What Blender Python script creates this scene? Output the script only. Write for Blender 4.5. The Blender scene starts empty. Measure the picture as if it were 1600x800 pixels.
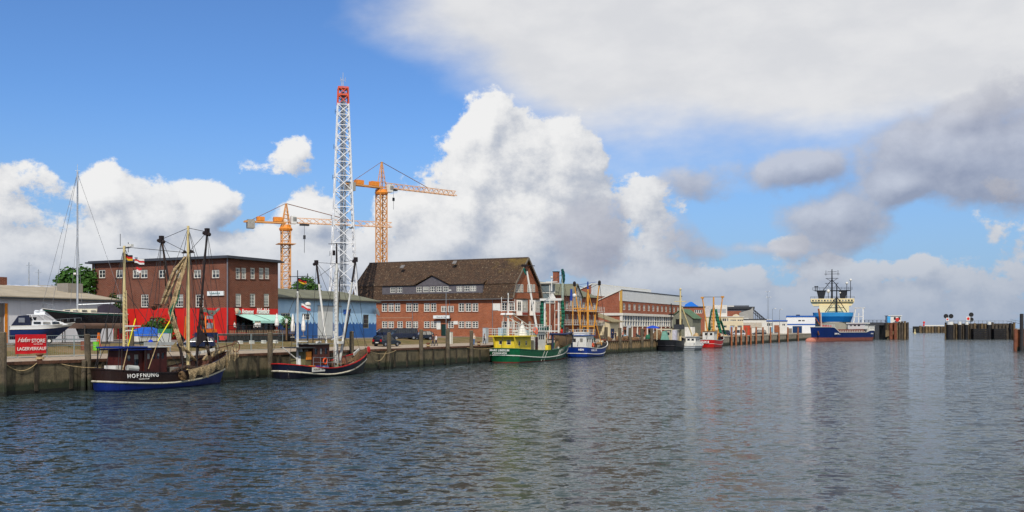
import bpy, bmesh, math, random
from mathutils import Vector, Matrix
random.seed(7)
PI = math.pi
sc = bpy.context.scene
COL = sc.collection

# ------------------------------------------------------------------ camera
EYE = 5.6                      # eye height above the water
F = 1500.0                     # focal length in photo pixels (photo 1600 wide)
HY = 512.0                     # horizon row of the photo
cam_d = bpy.data.cameras.new("camera")
cam = bpy.data.objects.new("camera", cam_d)
COL.objects.link(cam)
cam_d.sensor_width = 36.0
cam_d.lens = 36.0 * F / 1600.0
cam_d.shift_y = (HY - 400.0) / 1600.0
cam_d.clip_start = 0.5
cam_d.clip_end = 60000.0
cam.location = (0, 0, EYE)
cam.rotation_euler = (math.radians(90), 0, 0)
sc.camera = cam

# ------------------------------------------------------------------ exposure
sc.view_settings.view_transform = 'Standard'
sc.view_settings.look = 'None'
sc.view_settings.exposure = 0.0
sc.view_settings.gamma = 1.0
sc.view_settings.use_curve_mapping = False
sc.cycles.use_denoising = True
sc.cycles.use_adaptive_sampling = True
sc.cycles.adaptive_threshold = 0.015
sc.cycles.adaptive_min_samples = 12
sc.cycles.max_bounces = 6
sc.cycles.diffuse_bounces = 2
sc.cycles.glossy_bounces = 3
sc.cycles.transmission_bounces = 3
sc.cycles.transparent_max_bounces = 12
sc.cycles.caustics_reflective = False
sc.cycles.caustics_refractive = False

# ------------------------------------------------------------------ sun
SUN_AZ = math.atan2(-0.06, -0.998)       # compass direction towards the sun, from +Y clockwise
SUN_EL = math.radians(43)
sun_d = bpy.data.lights.new("sun", 'SUN')
sun_d.energy = 3.6
sun_d.angle = math.radians(0.5)
sun_d.color = (1.0, 0.93, 0.82)
sun = bpy.data.objects.new("sun", sun_d)
COL.objects.link(sun)
sdir = Vector((math.sin(SUN_AZ) * math.cos(SUN_EL), math.cos(SUN_AZ) * math.cos(SUN_EL), math.sin(SUN_EL)))
sun.rotation_euler = sdir.to_track_quat('Z', 'Y').to_euler()
sun.location = (0, 0, 80)

# ------------------------------------------------------------------ node expression helper
class E:
    """a socket in a node tree with arithmetic"""
    def __init__(s, t, o): s.t = t; s.o = o
    def _m(s, op, *a, clamp=False):
        n = s.t.nodes.new('ShaderNodeMath'); n.operation = op; n.use_clamp = clamp
        for i, x in enumerate((s,) + a):
            if isinstance(x, E): s.t.links.new(x.o, n.inputs[i])
            else: n.inputs[i].default_value = float(x)
        return E(s.t, n.outputs[0])
    def __add__(s, b): return s._m('ADD', b)
    def __radd__(s, b): return s._m('ADD', b)
    def __sub__(s, b): return s._m('SUBTRACT', b)
    def __rsub__(s, b): return (s * -1.0) + b
    def __mul__(s, b): return s._m('MULTIPLY', b)
    def __rmul__(s, b): return s._m('MULTIPLY', b)
    def __truediv__(s, b): return s._m('DIVIDE', b)
    def max(s, b): return s._m('MAXIMUM', b)
    def min(s, b): return s._m('MINIMUM', b)
    def smax(s, b, k): return s._m('SMOOTH_MAX', b, k)
    def clamp(s): return s._m('ADD', 0.0, clamp=True)
    def ss(s, a, b, c=0.0, d=1.0):
        n = s.t.nodes.new('ShaderNodeMapRange'); n.interpolation_type = 'SMOOTHSTEP'
        s.t.links.new(s.o, n.inputs[0])
        for i, x in enumerate((a, b, c, d)): n.inputs[i + 1].default_value = x
        return E(s.t, n.outputs[0])
def vadd(t, a, b):
    n = t.nodes.new('ShaderNodeVectorMath'); n.operation = 'ADD'
    for i, x in enumerate((a, b)):
        if isinstance(x, E): t.links.new(x.o, n.inputs[i])
        else: n.inputs[i].default_value = x
    return E(t, n.outputs[0])
def vmul(t, a, b):
    n = t.nodes.new('ShaderNodeVectorMath'); n.operation = 'MULTIPLY'
    for i, x in enumerate((a, b)):
        if isinstance(x, E): t.links.new(x.o, n.inputs[i])
        else: n.inputs[i].default_value = x
    return E(t, n.outputs[0])
def vlen(t, a):
    n = t.nodes.new('ShaderNodeVectorMath'); n.operation = 'LENGTH'
    t.links.new(a.o, n.inputs[0]); return E(t, n.outputs['Value'])
def comb(t, x, y, z):
    n = t.nodes.new('ShaderNodeCombineXYZ')
    for i, q in enumerate((x, y, z)):
        if isinstance(q, E): t.links.new(q.o, n.inputs[i])
        else: n.inputs[i].default_value = q
    return E(t, n.outputs[0])
def sep(t, v):
    n = t.nodes.new('ShaderNodeSeparateXYZ'); t.links.new(v.o, n.inputs[0])
    return [E(t, o) for o in n.outputs]
def noise(t, v, scale, detail=4, rough=0.55, lac=2.0, dist=0.0, out=0):
    n = t.nodes.new('ShaderNodeTexNoise'); t.links.new(v.o, n.inputs['Vector'])
    n.inputs['Scale'].default_value = scale; n.inputs['Detail'].default_value = detail
    n.inputs['Roughness'].default_value = rough; n.inputs['Lacunarity'].default_value = lac
    n.inputs['Distortion'].default_value = dist
    return E(t, n.outputs[out])
def mixc(t, f, a, b):
    n = t.nodes.new('ShaderNodeMix'); n.data_type = 'RGBA'
    if isinstance(f, E): t.links.new(f.o, n.inputs[0])
    else: n.inputs[0].default_value = f
    for i, x in ((6, a), (7, b)):
        if isinstance(x, E): t.links.new(x.o, n.inputs[i])
        else: n.inputs[i].default_value = (x[0], x[1], x[2], 1)
    return E(t, n.outputs[2])
def lin(r, g, b):
    f = lambda c: (c / 255 / 12.92) if c / 255 <= 0.04045 else ((c / 255 + 0.055) / 1.055) ** 2.4
    return (f(r), f(g), f(b))

# ------------------------------------------------------------------ world: Nishita sky with a layer of clouds
SKY_STRENGTH = 0.1
world = bpy.data.worlds.new("World")
sc.world = world
world.use_nodes = True
wt = world.node_tree
wt.nodes.clear()
wout = wt.nodes.new('ShaderNodeOutputWorld')
bg = wt.nodes.new('ShaderNodeBackground')
bg.inputs['Strength'].default_value = SKY_STRENGTH
wt.links.new(bg.outputs[0], wout.inputs[0])
sky = wt.nodes.new('ShaderNodeTexSky')
sky.sky_type = 'NISHITA'
sky.sun_disc = False
sky.sun_elevation = SUN_EL
sky.sun_rotation = SUN_AZ % (2 * PI)
sky.altitude = 0
sky.air_density = 1.0
sky.dust_density = 0.6
sky.ozone_density = 2.5
wtc = wt.nodes.new('ShaderNodeTexCoord')
W_DIR = E(wt, wtc.outputs['Generated'])

def sky_p(px, py):
    az = math.atan((px - 800) / F)
    return az, (512 - py) / F * math.cos(az)
def cloud_group(name, blobs, namp, nscale, det, zs, k, seed, rough=0.55):
    """node group: (azimuth, tan elevation, 0) -> density; > 0 is cloud. blobs: x, y, rx, ry[, weight] in degrees of arc as photo rows"""
    g = bpy.data.node_groups.new(name, 'ShaderNodeTree')
    g.interface.new_socket('P', in_out='INPUT', socket_type='NodeSocketVector')
    g.interface.new_socket('D', in_out='OUTPUT', socket_type='NodeSocketFloat')
    gi = g.nodes.new('NodeGroupInput'); go = g.nodes.new('NodeGroupOutput')
    P = E(g, gi.outputs[0])
    # warp the outline
    wv = noise(g, vadd(g, P, (seed, 3.1, 0)), 9.0, 3, 0.5, out=1)
    wv = vmul(g, vadd(g, wv, (-0.5, -0.5, -0.5)), (0.05, 0.035, 0))
    Pw = vadd(g, P, wv)
    D = None
    for b in blobs:
        x, y, rx, ry = b[:4]
        u, v = sky_p(x, y)
        q = vmul(g, vadd(g, Pw, (-u, -v, 0)), (F / rx, F / ry, 0))
        f = vlen(g, q)
        w = b[4] if len(b) > 4 else 1.0
        f = f * (-w) + w
        D = f if D is None else D.smax(f, k)
    n = noise(g, vmul(g, vadd(g, P, (seed, seed * 2, 0)), (1, zs, 1)), nscale, det, rough)
    D = D + (n - 0.5) * namp
    g.links.new(D.o, go.inputs[0])
    return g
def use_group(t, g, P):
    n = t.nodes.new('ShaderNodeGroup'); n.node_tree = g
    t.links.new(P.o, n.inputs[0]); return E(t, n.outputs[0])

dx, dy, dz = sep(wt, W_DIR)
hor = (dx * dx + dy * dy)._m('SQRT').max(0.02)
AZ = dx._m('ARCTAN2', dy)
EV = dz / hor
P = comb(wt, AZ, EV, 0.0)

cumulus = [  # tower in the middle
    (765, 195, 50, 72), (805, 250, 90, 90), (735, 300, 90, 90), (870, 250, 74, 76), (680, 370, 110, 100), (820, 350, 170, 130), (600, 420, 110, 60),
    # left bank
    (165, 308, 50, 48), (215, 345, 88, 62), (322, 322, 56, 44), (200, 415, 260, 90), (420, 266, 40, 24, .42), (440, 248, 32, 22, .42), (480, 330, 54, 46), (470, 420, 170, 75), (0, 425, 100, 66), (330, 470, 500, 60),
    # right, small bright puffs
    (1000, 320, 60, 40, .4), (950, 380, 100, 60, .6), (1222, 384, 36, 20, .55), (1425, 412, 40, 20, .6), (1300, 424, 110, 26, .6), (1560, 445, 140, 34, .5), (1080, 440, 190, 40, .6), (1250, 480, 420, 50, .8),
    # beyond the frame
    (-350, 330, 330, 130), (2150, 360, 420, 130),
]
darkc = [(1520, 245, 165, 88, 1.2), (1410, 290, 90, 44, 1.1), (1510, 185, 60, 36, .9), (1660, 220, 180, 100), (1250, 274, 66, 40), (1310, 350, 95, 80, .8), (1200, 396, 130, 20, .6),
         (1085, 282, 74, 34, .62), (1070, 380, 60, 50, .45), (900, 370, 90, 80, .6)]
G1 = cloud_group("cumulus_density", cumulus, 2.0, 17.0, 8, 1.15, 0.3, 4.7, 0.62)
G2 = cloud_group("grey_cloud_density", darkc, 1.5, 14.0, 8, 1.2, 0.3, 9.3, 0.60)

# high sheet: everything above and right of a slanting edge
sheet_n = noise(wt, vmul(wt, comb(wt, AZ + EV * 0.9, EV - AZ * 0.25, 0.0), (1.0, 2.6, 1)), 3.2, 6, 0.5)
sheet_n2 = noise(wt, vmul(wt, P, (1.2, 2.2, 1)), 9.0, 6, 0.55)
e1 = (EV - 0.155) * 9.0                        # above the lower edge
e2 = (EV + AZ * 0.74 - 0.197) * 8.0            # above the slanting left edge
e3 = (AZ + 0.16) * 7.0
sheet = e1.min(e2).min(e3) + (sheet_n - 0.5) * 1.2 + (sheet_n2 - 0.5) * 0.45
a_sheet = sheet.ss(-0.15, 0.65) * 0.97
# scattered wisps and patches for the part of the sky the lens does not see
far_n = noise(wt, W_DIR, 2.6, 7, 0.55)
a_far = far_n.ss(0.5, 0.66) * (AZ._m('ABSOLUTE').ss(0.62, 0.9)) * 0.85

d1 = use_group(wt, G1, P)
d1s = use_group(wt, G1, vadd(wt, P, (-0.012, 0.016, 0)))
d2 = use_group(wt, G2, P)
d2s = use_group(wt, G2, vadd(wt, P, (-0.009, 0.013, 0)))
a1 = d1.ss(0.0, 0.2)
lit = ((d1 - d1s) * 0.68 + 0.73).clamp()
a2 = d2.ss(-0.02, 0.42) * 0.86
lit2 = ((d2 - d2s) * 1.1 + 0.40).clamp()

S = 1.0 / SKY_STRENGTH
def C(r, g, b): return tuple(c * S for c in lin(r, g, b))
skyc = vmul(wt, E(wt, sky.outputs[0]), (0.66, 0.95, 1.34))
HAZEC = C(150, 178, 208)
# gentle whitening of the air close to the horizon
col = mixc(wt, EV.ss(-0.01, 0.24, 0.8, 0.0), skyc, C(146, 174, 208))
sheet_col = mixc(wt, sheet_n2.ss(0.35, 0.7), C(218, 219, 222), C(229, 229, 230))
col = mixc(wt, a_sheet, col, sheet_col)
col = mixc(wt, a_far, col, C(205, 210, 218))
ramp = wt.nodes.new('ShaderNodeValToRGB')
wt.links.new(lit.o, ramp.inputs[0])
cr = ramp.color_ramp
cr.elements[0].position = 0.0; cr.elements[0].color = (*lin(138, 152, 176), 1)
cr.elements[1].position = 1.0; cr.elements[1].color = (*lin(240, 240, 240), 1)
for pos, c in ((0.35, (168, 178, 196)), (0.62, (202, 206, 214)), (0.82, (228, 229, 231))):
    el = cr.elements.new(pos); el.color = (*lin(*c), 1)
cum = E(wt, ramp.outputs[0])
scale = wt.nodes.new('ShaderNodeVectorMath'); scale.operation = 'SCALE'; scale.inputs[3].default_value = S
wt.links.new(cum.o, scale.inputs[0]); cum = E(wt, scale.outputs[0])
# low cloud fades to the blue grey of distance
cum = mixc(wt, EV.ss(0.0, 0.13, 0.72, 0.0), cum, C(152, 168, 192))
cum = mixc(wt, AZ.ss(0.0, 0.3, 0.0, 0.28), cum, C(150, 164, 186))
col = mixc(wt, a1, col, cum)
col = mixc(wt, a2, col, mixc(wt, lit2, C(148, 153, 171), C(198, 201, 211)))
wt.links.new(col.o, bg.inputs['Color'])
world.cycles.sampling_method = 'MANUAL'
world.cycles.sample_map_resolution = 512

# ------------------------------------------------------------------ quay frame: s runs along the quay edge away from us, d runs inland
QX, QY, QC, QS = -41.9, 78.5, 0.441, 0.8975
QROT = math.atan2(QS, QC)
def wp(s, d, z=0.0): return Vector((QX + QC * s - QS * d, QY + QS * s + QC * d, z))
def yy(s, d): return QY + QS * s + QC * d
def SA(px, d):
    k = (px - 800) / F
    return (k * (QY + QC * d) - QX + QS * d) / (QC - QS * k)
def DB(px, s):
    k = (px - 800) / F
    return (QX + QC * s - k * (QY + QS * s)) / (QS + QC * k)
def ZZ(py, s, d): return EYE + (HY - py) * yy(s, d) / F
def XY(px, Y): return (px - 800) / F * Y
def ZY(py, Y): return EYE + (HY - py) * Y / F

# ------------------------------------------------------------------ materials
MATS = {}
def mat(name, col, rough=0.7, var=0.12, scale=2.0, metal=0.0, bump=0.0, streak=0.0, spec=0.3, dirt=None, coat=0.0):
    if name in MATS: return MATS[name]
    m = bpy.data.materials.new(name); m.use_nodes = True
    t = m.node_tree; b = t.nodes['Principled BSDF']
    tc = t.nodes.new('ShaderNodeTexCoord')
    o = E(t, tc.outputs['Object'])
    c = lin(*col)
    n1 = noise(t, o, scale, 5, 0.6)
    cc = mixc(t, n1.ss(0.3, 0.7), tuple(x * (1 - var) for x in c), tuple(min(1, x * (1 + var)) for x in c))
    if dirt:
        n2 = noise(t, vmul(t, o, (1, 1, 0.35)), scale * 1.7, 6, 0.65)
        cc = mixc(t, n2.ss(0.5, 0.72, 0, dirt[1]), cc, lin(*dirt[0]))
    if streak:
        n3 = noise(t, vmul(t, o, (3.0, 3.0, 0.25)), 1.6, 4, 0.6)
        cc = mixc(t, n3.ss(0.45, 0.75, 0, streak), cc, tuple(x * 0.35 for x in c))
    t.links.new(cc.o, b.inputs['Base Color'])
    b.inputs['Roughness'].default_value = rough
    b.inputs['Metallic'].default_value = metal
    b.inputs['Specular IOR Level'].default_value = spec
    if coat: b.inputs['Coat Weight'].default_value = coat
    if bump:
        bn = t.nodes.new('ShaderNodeBump'); bn.inputs['Strength'].default_value = bump; bn.inputs['Distance'].default_value = 0.05
        t.links.new(noise(t, o, scale * 4, 5, 0.65).o, bn.inputs['Height']); t.links.new(bn.outputs[0], b.inputs['Normal'])
    MATS[name] = m
    return m

# ------------------------------------------------------------------ mesh builder
class MB:
    def __init__(s): s.v = []; s.f = []; s.m = []
    def add(s, vs, fs, m=0):
        o = len(s.v); s.v += [tuple(p) for p in vs]
        s.f += [tuple(o + i for i in f) for f in fs]; s.m += [m] * len(fs)
        return s
    def box(s, x0, x1, y0, y1, z0, z1, m=0):
        vs = [(x, y, z) for z in (z0, z1) for (x, y) in ((x0, y0), (x1, y0), (x1, y1), (x0, y1))]
        s.add(vs, [(0, 3, 2, 1), (4, 5, 6, 7), (0, 1, 5, 4), (1, 2, 6, 5), (2, 3, 7, 6), (3, 0, 4, 7)], m)
        return s
    def obox(s, c, size, rot=(0, 0, 0), m=0):
        from mathutils import Euler
        R = Euler(rot).to_matrix(); hx, hy, hz = (a / 2 for a in size); c = Vector(c)
        vs = [c + R @ Vector((x, y, z)) for z in (-hz, hz) for (x, y) in ((-hx, -hy), (hx, -hy), (hx, hy), (-hx, hy))]
        s.add(vs, [(0, 3, 2, 1), (4, 5, 6, 7), (0, 1, 5, 4), (1, 2, 6, 5), (2, 3, 7, 6), (3, 0, 4, 7)], m)
        return s
    def bar(s, p0, p1, w, h, m=0):
        """rectangular bar from p0 to p1"""
        p0 = Vector(p0); p1 = Vector(p1); d = p1 - p0
        if d.length < 1e-6: return s
        q = d.to_track_quat('X', 'Z').to_matrix()
        a, b = q @ Vector((0, w / 2, 0)), q @ Vector((0, 0, h / 2))
        vs = [p0 - a - b, p0 + a - b, p0 + a + b, p0 - a + b, p1 - a - b, p1 + a - b, p1 + a + b, p1 - a + b]
        s.add(vs, [(0, 3, 2, 1), (4, 5, 6, 7), (0, 1, 5, 4), (1, 2, 6, 5), (2, 3, 7, 6), (3, 0, 4, 7)], m)
        return s
    def tube(s, p0, p1, r0, r1=None, n=8, m=0, cap=True):
        r1 = r0 if r1 is None else r1
        p0 = Vector(p0); p1 = Vector(p1); d = p1 - p0
        if d.length < 1e-6: return s
        q = d.to_track_quat('Z', 'Y').to_matrix()
        vs = []
        for p, r in ((p0, r0), (p1, r1)):
            for i in range(n):
                a = 2 * PI * i / n; vs.append(p + q @ Vector((r * math.cos(a), r * math.sin(a), 0)))
        fs = [(i, (i + 1) % n, n + (i + 1) % n, n + i) for i in range(n)]
        if cap: fs += [tuple(range(n))[::-1], tuple(range(n, 2 * n))]
        s.add(vs, fs, m); return s
    def path(s, pts, r, n=6, m=0):
        for a, b in zip(pts, pts[1:]): s.tube(a, b, r, r, n, m)
        return s
    def wire(s, p0, p1, r=0.02, sag=0.0, m=0, seg=6):
        p0 = Vector(p0); p1 = Vector(p1)
        if sag == 0: return s.tube(p0, p1, r, r, 4, m, cap=False)
        pts = [p0.lerp(p1, i / seg) - Vector((0, 0, sag * 4 * (i / seg) * (1 - i / seg))) for i in range(seg + 1)]
        for a, b in zip(pts, pts[1:]): s.tube(a, b, r, r, 4, m, cap=False)
        return s
    def ext(s, poly, vec, m=0):
        """extrude a planar polygon along vec"""
        n = len(poly); vec = Vector(vec); P0 = [Vector(p) for p in poly]
        s.add(P0 + [p + vec for p in P0], [tuple(range(n))[::-1], tuple(range(n, 2 * n))] + [(i, (i + 1) % n, n + (i + 1) % n, n + i) for i in range(n)], m)
        return s
    def ball(s, c, r, nu=10, nv=6, m=0):
        if not hasattr(r, '__len__'): r = (r, r, r)
        vs = [(c[0], c[1], c[2] - r[2])]
        for j in range(1, nv):
            ph = -PI / 2 + PI * j / nv
            for i in range(nu):
                a = 2 * PI * i / nu
                vs.append((c[0] + r[0] * math.cos(ph) * math.cos(a), c[1] + r[1] * math.cos(ph) * math.sin(a), c[2] + r[2] * math.sin(ph)))
        vs.append((c[0], c[1], c[2] + r[2])); top = len(vs) - 1
        fs = [(0, 1 + (i + 1) % nu, 1 + i) for i in range(nu)]
        for j in range(nv - 2):
            o = 1 + j * nu
            fs += [(o + i, o + (i + 1) % nu, o + nu + (i + 1) % nu, o + nu + i) for i in range(nu)]
        o = 1 + (nv - 2) * nu
        fs += [(o + i, o + (i + 1) % nu, top) for i in range(nu)]
        s.add(vs, fs, m); return s
    def ring(s, c, R, r, axis='y', nu=14, nv=6, m=0):
        vs = []
        for i in range(nu):
            a = 2 * PI * i / nu
            for j in range(nv):
                b = 2 * PI * j / nv; q = R + r * math.cos(b)
                p = (q * math.cos(a), r * math.sin(b), q * math.sin(a))
                if axis == 'x': p = (p[1], p[0], p[2])
                if axis == 'z': p = (p[0], p[2], p[1])
                vs.append((c[0] + p[0], c[1] + p[1], c[2] + p[2]))
        fs = [(i * nv + j, i * nv + (j + 1) % nv, ((i + 1) % nu) * nv + (j + 1) % nv, ((i + 1) % nu) * nv + j) for i in range(nu) for j in range(nv)]
        s.add(vs, fs, m); return s
    def lathe(s, prof, c=(0, 0, 0), n=12, m=0):
        vs = []
        for r, z in prof:
            for i in range(n):
                a = 2 * PI * i / n; vs.append((c[0] + r * math.cos(a), c[1] + r * math.sin(a), c[2] + z))
        fs = [(k * n + i, k * n + (i + 1) % n, (k + 1) * n + (i + 1) % n, (k + 1) * n + i) for k in range(len(prof) - 1) for i in range(n)]
        fs += [tuple(range(n))[::-1], tuple((len(prof) - 1) * n + i for i in range(n))]
        s.add(vs, fs, m); return s
    def wall(s, p0, u, nrm, W, z0, z1, holes=(), depth=0.14, m=0, zsplit=None, m2=1):
        """wall sheet from p0 along u, with recessed openings (uc, zc, w, h); faces above zsplit use m, below m2"""
        p0 = Vector((p0[0], p0[1], 0)); u = Vector((u[0], u[1], 0)); nrm = Vector((nrm[0], nrm[1], 0))
        us = {0.0, W}; zs = {z0, z1}
        if zsplit is not None: zs.add(zsplit)
        hs = []
        for (uc, zc, w, h) in holes:
            a, b, c, d = max(0.02, uc - w / 2), min(W - 0.02, uc + w / 2), max(z0, zc - h / 2), min(z1 - .02, zc + h / 2)
            hs.append((a, b, c, d)); us |= {a, b}; zs |= {c, d}
        us = sorted(us); zs = sorted(zs)
        P = lambda a, z, k=0.0: p0 + u * a - nrm * k + Vector((0, 0, z))
        flip = u.cross(Vector((0, 0, 1))).dot(nrm) < 0
        def q(vs, mm): s.add(vs[::-1] if flip else vs, [(0, 1, 2, 3)], mm)
        for i in range(len(us) - 1):
            for j in range(len(zs) - 1):
                uc = (us[i] + us[i + 1]) / 2; zc = (zs[j] + zs[j + 1]) / 2
                if any(a < uc < b and c < zc < d for a, b, c, d in hs): continue
                mm = m if (zsplit is None or zc > zsplit) else m2
                q([P(us[i], zs[j]), P(us[i + 1], zs[j]), P(us[i + 1], zs[j + 1]), P(us[i], zs[j + 1])], mm)
        for a, b, c, d in hs:
            mm = m if (zsplit is None or (c + d) / 2 > zsplit) else m2
            q([P(a, c), P(a, c, depth), P(a, d, depth), P(a, d)][::-1], mm)
            q([P(b, c), P(b, c, depth), P(b, d, depth), P(b, d)], mm)
            q([P(a, c), P(b, c), P(b, c, depth), P(a, c, depth)][::-1], mm)
            q([P(a, d), P(b, d), P(b, d, depth), P(a, d, depth)], mm)
        return s
    def build(s, name, mats, parent=None, smooth=False, loc=None, rotz=0.0, label=None):
        me = bpy.data.meshes.new(name)
        me.from_pydata(s.v, [], s.f)
        if not isinstance(mats, (list, tuple)): mats = [mats]
        for m in mats: me.materials.append(m)
        if len(mats) > 1: me.polygons.foreach_set('material_index', s.m)
        if smooth: me.polygons.foreach_set('use_smooth', [True] * len(me.polygons))
        me.update()
        o = bpy.data.objects.new(name, me); COL.objects.link(o)
        if parent is not None: o.parent = parent
        if loc is not None: o.location = loc
        if rotz: o.rotation_euler = (0, 0, rotz)
        if label: o['label'] = label
        return o

def smooth_by_angle(o, ang=35):
    me = o.data
    bm = bmesh.new(); bm.from_mesh(me)
    for f in bm.faces: f.smooth = True
    for e in bm.edges:
        if len(e.link_faces) == 2 and e.calc_face_angle(0) > math.radians(ang): e.smooth = False
    bm.to_mesh(me); bm.free(); return o

def tag(o, label=None, cat=None, group=None, kind=None):
    if label: o['label'] = label
    if cat: o['category'] = cat
    if group: o['group'] = group
    if kind: o['kind'] = kind
    return o
def thing(name, label, cat, loc=(0, 0, 0), rotz=0.0, group=None, kind=None):
    o = bpy.data.objects.new(name, None); COL.objects.link(o)
    o.empty_display_size = 0.5
    o.location = loc; o.rotation_euler = (0, 0, rotz)
    return tag(o, label, cat, group, kind)
KIDS = {}
def copy_tree(o, parent=None):
    c = o.copy(); COL.objects.link(c)
    if parent is not None: c.parent = parent
    for ch in [x for x in bpy.data.objects if x.parent == o]: copy_tree(ch, c)
    return c
def text_mesh(body, size, m, parent, loc, rot, depth=0.02, name='lettering', shear=0.0, bold=0.0, space=1.0, align='CENTER'):
    cu = bpy.data.curves.new('t', 'FONT'); cu.body = body; cu.size = size; cu.extrude = depth
    cu.align_x = align; cu.align_y = 'CENTER'; cu.shear = shear; cu.offset = bold; cu.space_character = space
    tmp = bpy.data.objects.new('t', cu); COL.objects.link(tmp)
    dg = bpy.context.evaluated_depsgraph_get(); dg.update()
    me = bpy.data.meshes.new_from_object(tmp.evaluated_get(dg))
    bpy.data.objects.remove(tmp); bpy.data.curves.remove(cu)
    me.materials.clear(); me.materials.append(m)
    o = bpy.data.objects.new(name, me); COL.objects.link(o); o.parent = parent
    o.location = loc; o.rotation_euler = rot
    return o

# ------------------------------------------------------------------ windows (frame mesh > pane mesh), shared by size
def glass_material():
    """window glass: some panes show pale curtains or blinds, others a dark room"""
    m = bpy.data.materials.new('window glass'); m.use_nodes = True; t = m.node_tree; b = t.nodes['Principled BSDF']
    tc = t.nodes.new('ShaderNodeTexCoord'); o = E(t, tc.outputs['Object']); oi = t.nodes.new('ShaderNodeObjectInfo'); r = E(t, oi.outputs['Random']); x, y, z = sep(t, o)
    n = noise(t, vadd(t, vmul(t, o, (5, 1, .6)), comb(t, r * 40, 0, r * 17)), 1.2, 3, .6)
    c = mixc(t, n.ss(.35, .65), lin(16, 20, 26), lin(44, 50, 58))
    lace = (z + (r - 0.5) * 1.6).ss(-.05, .05) * (r * 7.3)._m('FRACT').ss(.45, .5)
    c = mixc(t, lace * .75, c, mixc(t, n.ss(.3, .7), lin(120, 118, 112), lin(176, 172, 162)))
    t.links.new(c.o, b.inputs['Base Color']); b.inputs['Roughness'].default_value = .1; b.inputs['Specular IOR Level'].default_value = .6
    return m
glass = glass_material()
WCACHE = {}
def window_mesh(w, h, cols, rows, fm, fw=0.12, mw=0.06, transom=None):
    key = (round(w, 2), round(h, 2), cols, rows, fm.name, fw, mw, transom)
    if key in WCACHE: return WCACHE[key]
    b = MB(); y0, y1 = -0.02, 0.05
    b.box(-w / 2, w / 2, y0, y1, -h / 2, -h / 2 + fw); b.box(-w / 2, w / 2, y0, y1, h / 2 - fw, h / 2)
    b.box(-w / 2, -w / 2 + fw, y0, y1, -h / 2 + fw, h / 2 - fw); b.box(w / 2 - fw, w / 2, y0, y1, -h / 2 + fw, h / 2 - fw)
    for i in range(1, cols):
        x = -w / 2 + w * i / cols; ww = mw * (1.7 if (cols % 2 == 0 and i == cols // 2) else 1)
        b.box(x - ww / 2, x + ww / 2, y0 + .008, y1 - .01, -h / 2 + fw, h / 2 - fw)
    for j in range(1, rows):
        z = -h / 2 + h * j / rows
        if transom: z = -h / 2 + h * transom if j == 1 else z
        b.box(-w / 2 + fw, w / 2 - fw, y0 + .012, y1 - .014, z - mw / 2, z + mw / 2)
    me = bpy.data.meshes.new('window'); me.from_pydata(b.v, [], b.f); me.materials.append(fm); me.update()
    p = MB(); p.add([(-w / 2 + .01, 0.03, -h / 2 + .01), (w / 2 - .01, 0.03, -h / 2 + .01), (w / 2 - .01, 0.03, h / 2 - .01), (-w / 2 + .01, 0.03, h / 2 - .01)], [(0, 1, 2, 3)])
    pm = bpy.data.meshes.new('pane'); pm.from_pydata(p.v, [], p.f); pm.materials.append(glass); pm.update()
    WCACHE[key] = (me, pm); return WCACHE[key]
ROT = {'-y': 0.0, '-x': -PI / 2, '+x': PI / 2, '+y': PI}
def add_window(parent, loc, face, w, h, cols, rows, fm, sill=None, **k):
    me, pm = window_mesh(w, h, cols, rows, fm, **k)
    o = bpy.data.objects.new('window', me); COL.objects.link(o); o.parent = parent
    o.location = loc; o.rotation_euler = (0, 0, ROT[face] if isinstance(face, str) else face)
    if sill:
        key = ('sill', round(w, 2), round(h, 2))
        if key not in WCACHE:
            q = MB().box(-w / 2 - .08, w / 2 + .08, -.16, .0, -h / 2 - .12, -h / 2 - .02); me2 = bpy.data.meshes.new('sill'); me2.from_pydata(q.v, [], q.f); me2.materials.append(sill); WCACHE[key] = me2
        sl_ = bpy.data.objects.new('sill', WCACHE[key]); COL.objects.link(sl_); sl_.parent = o
    p = bpy.data.objects.new('pane', pm); COL.objects.link(p); p.parent = o
    return o

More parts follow.
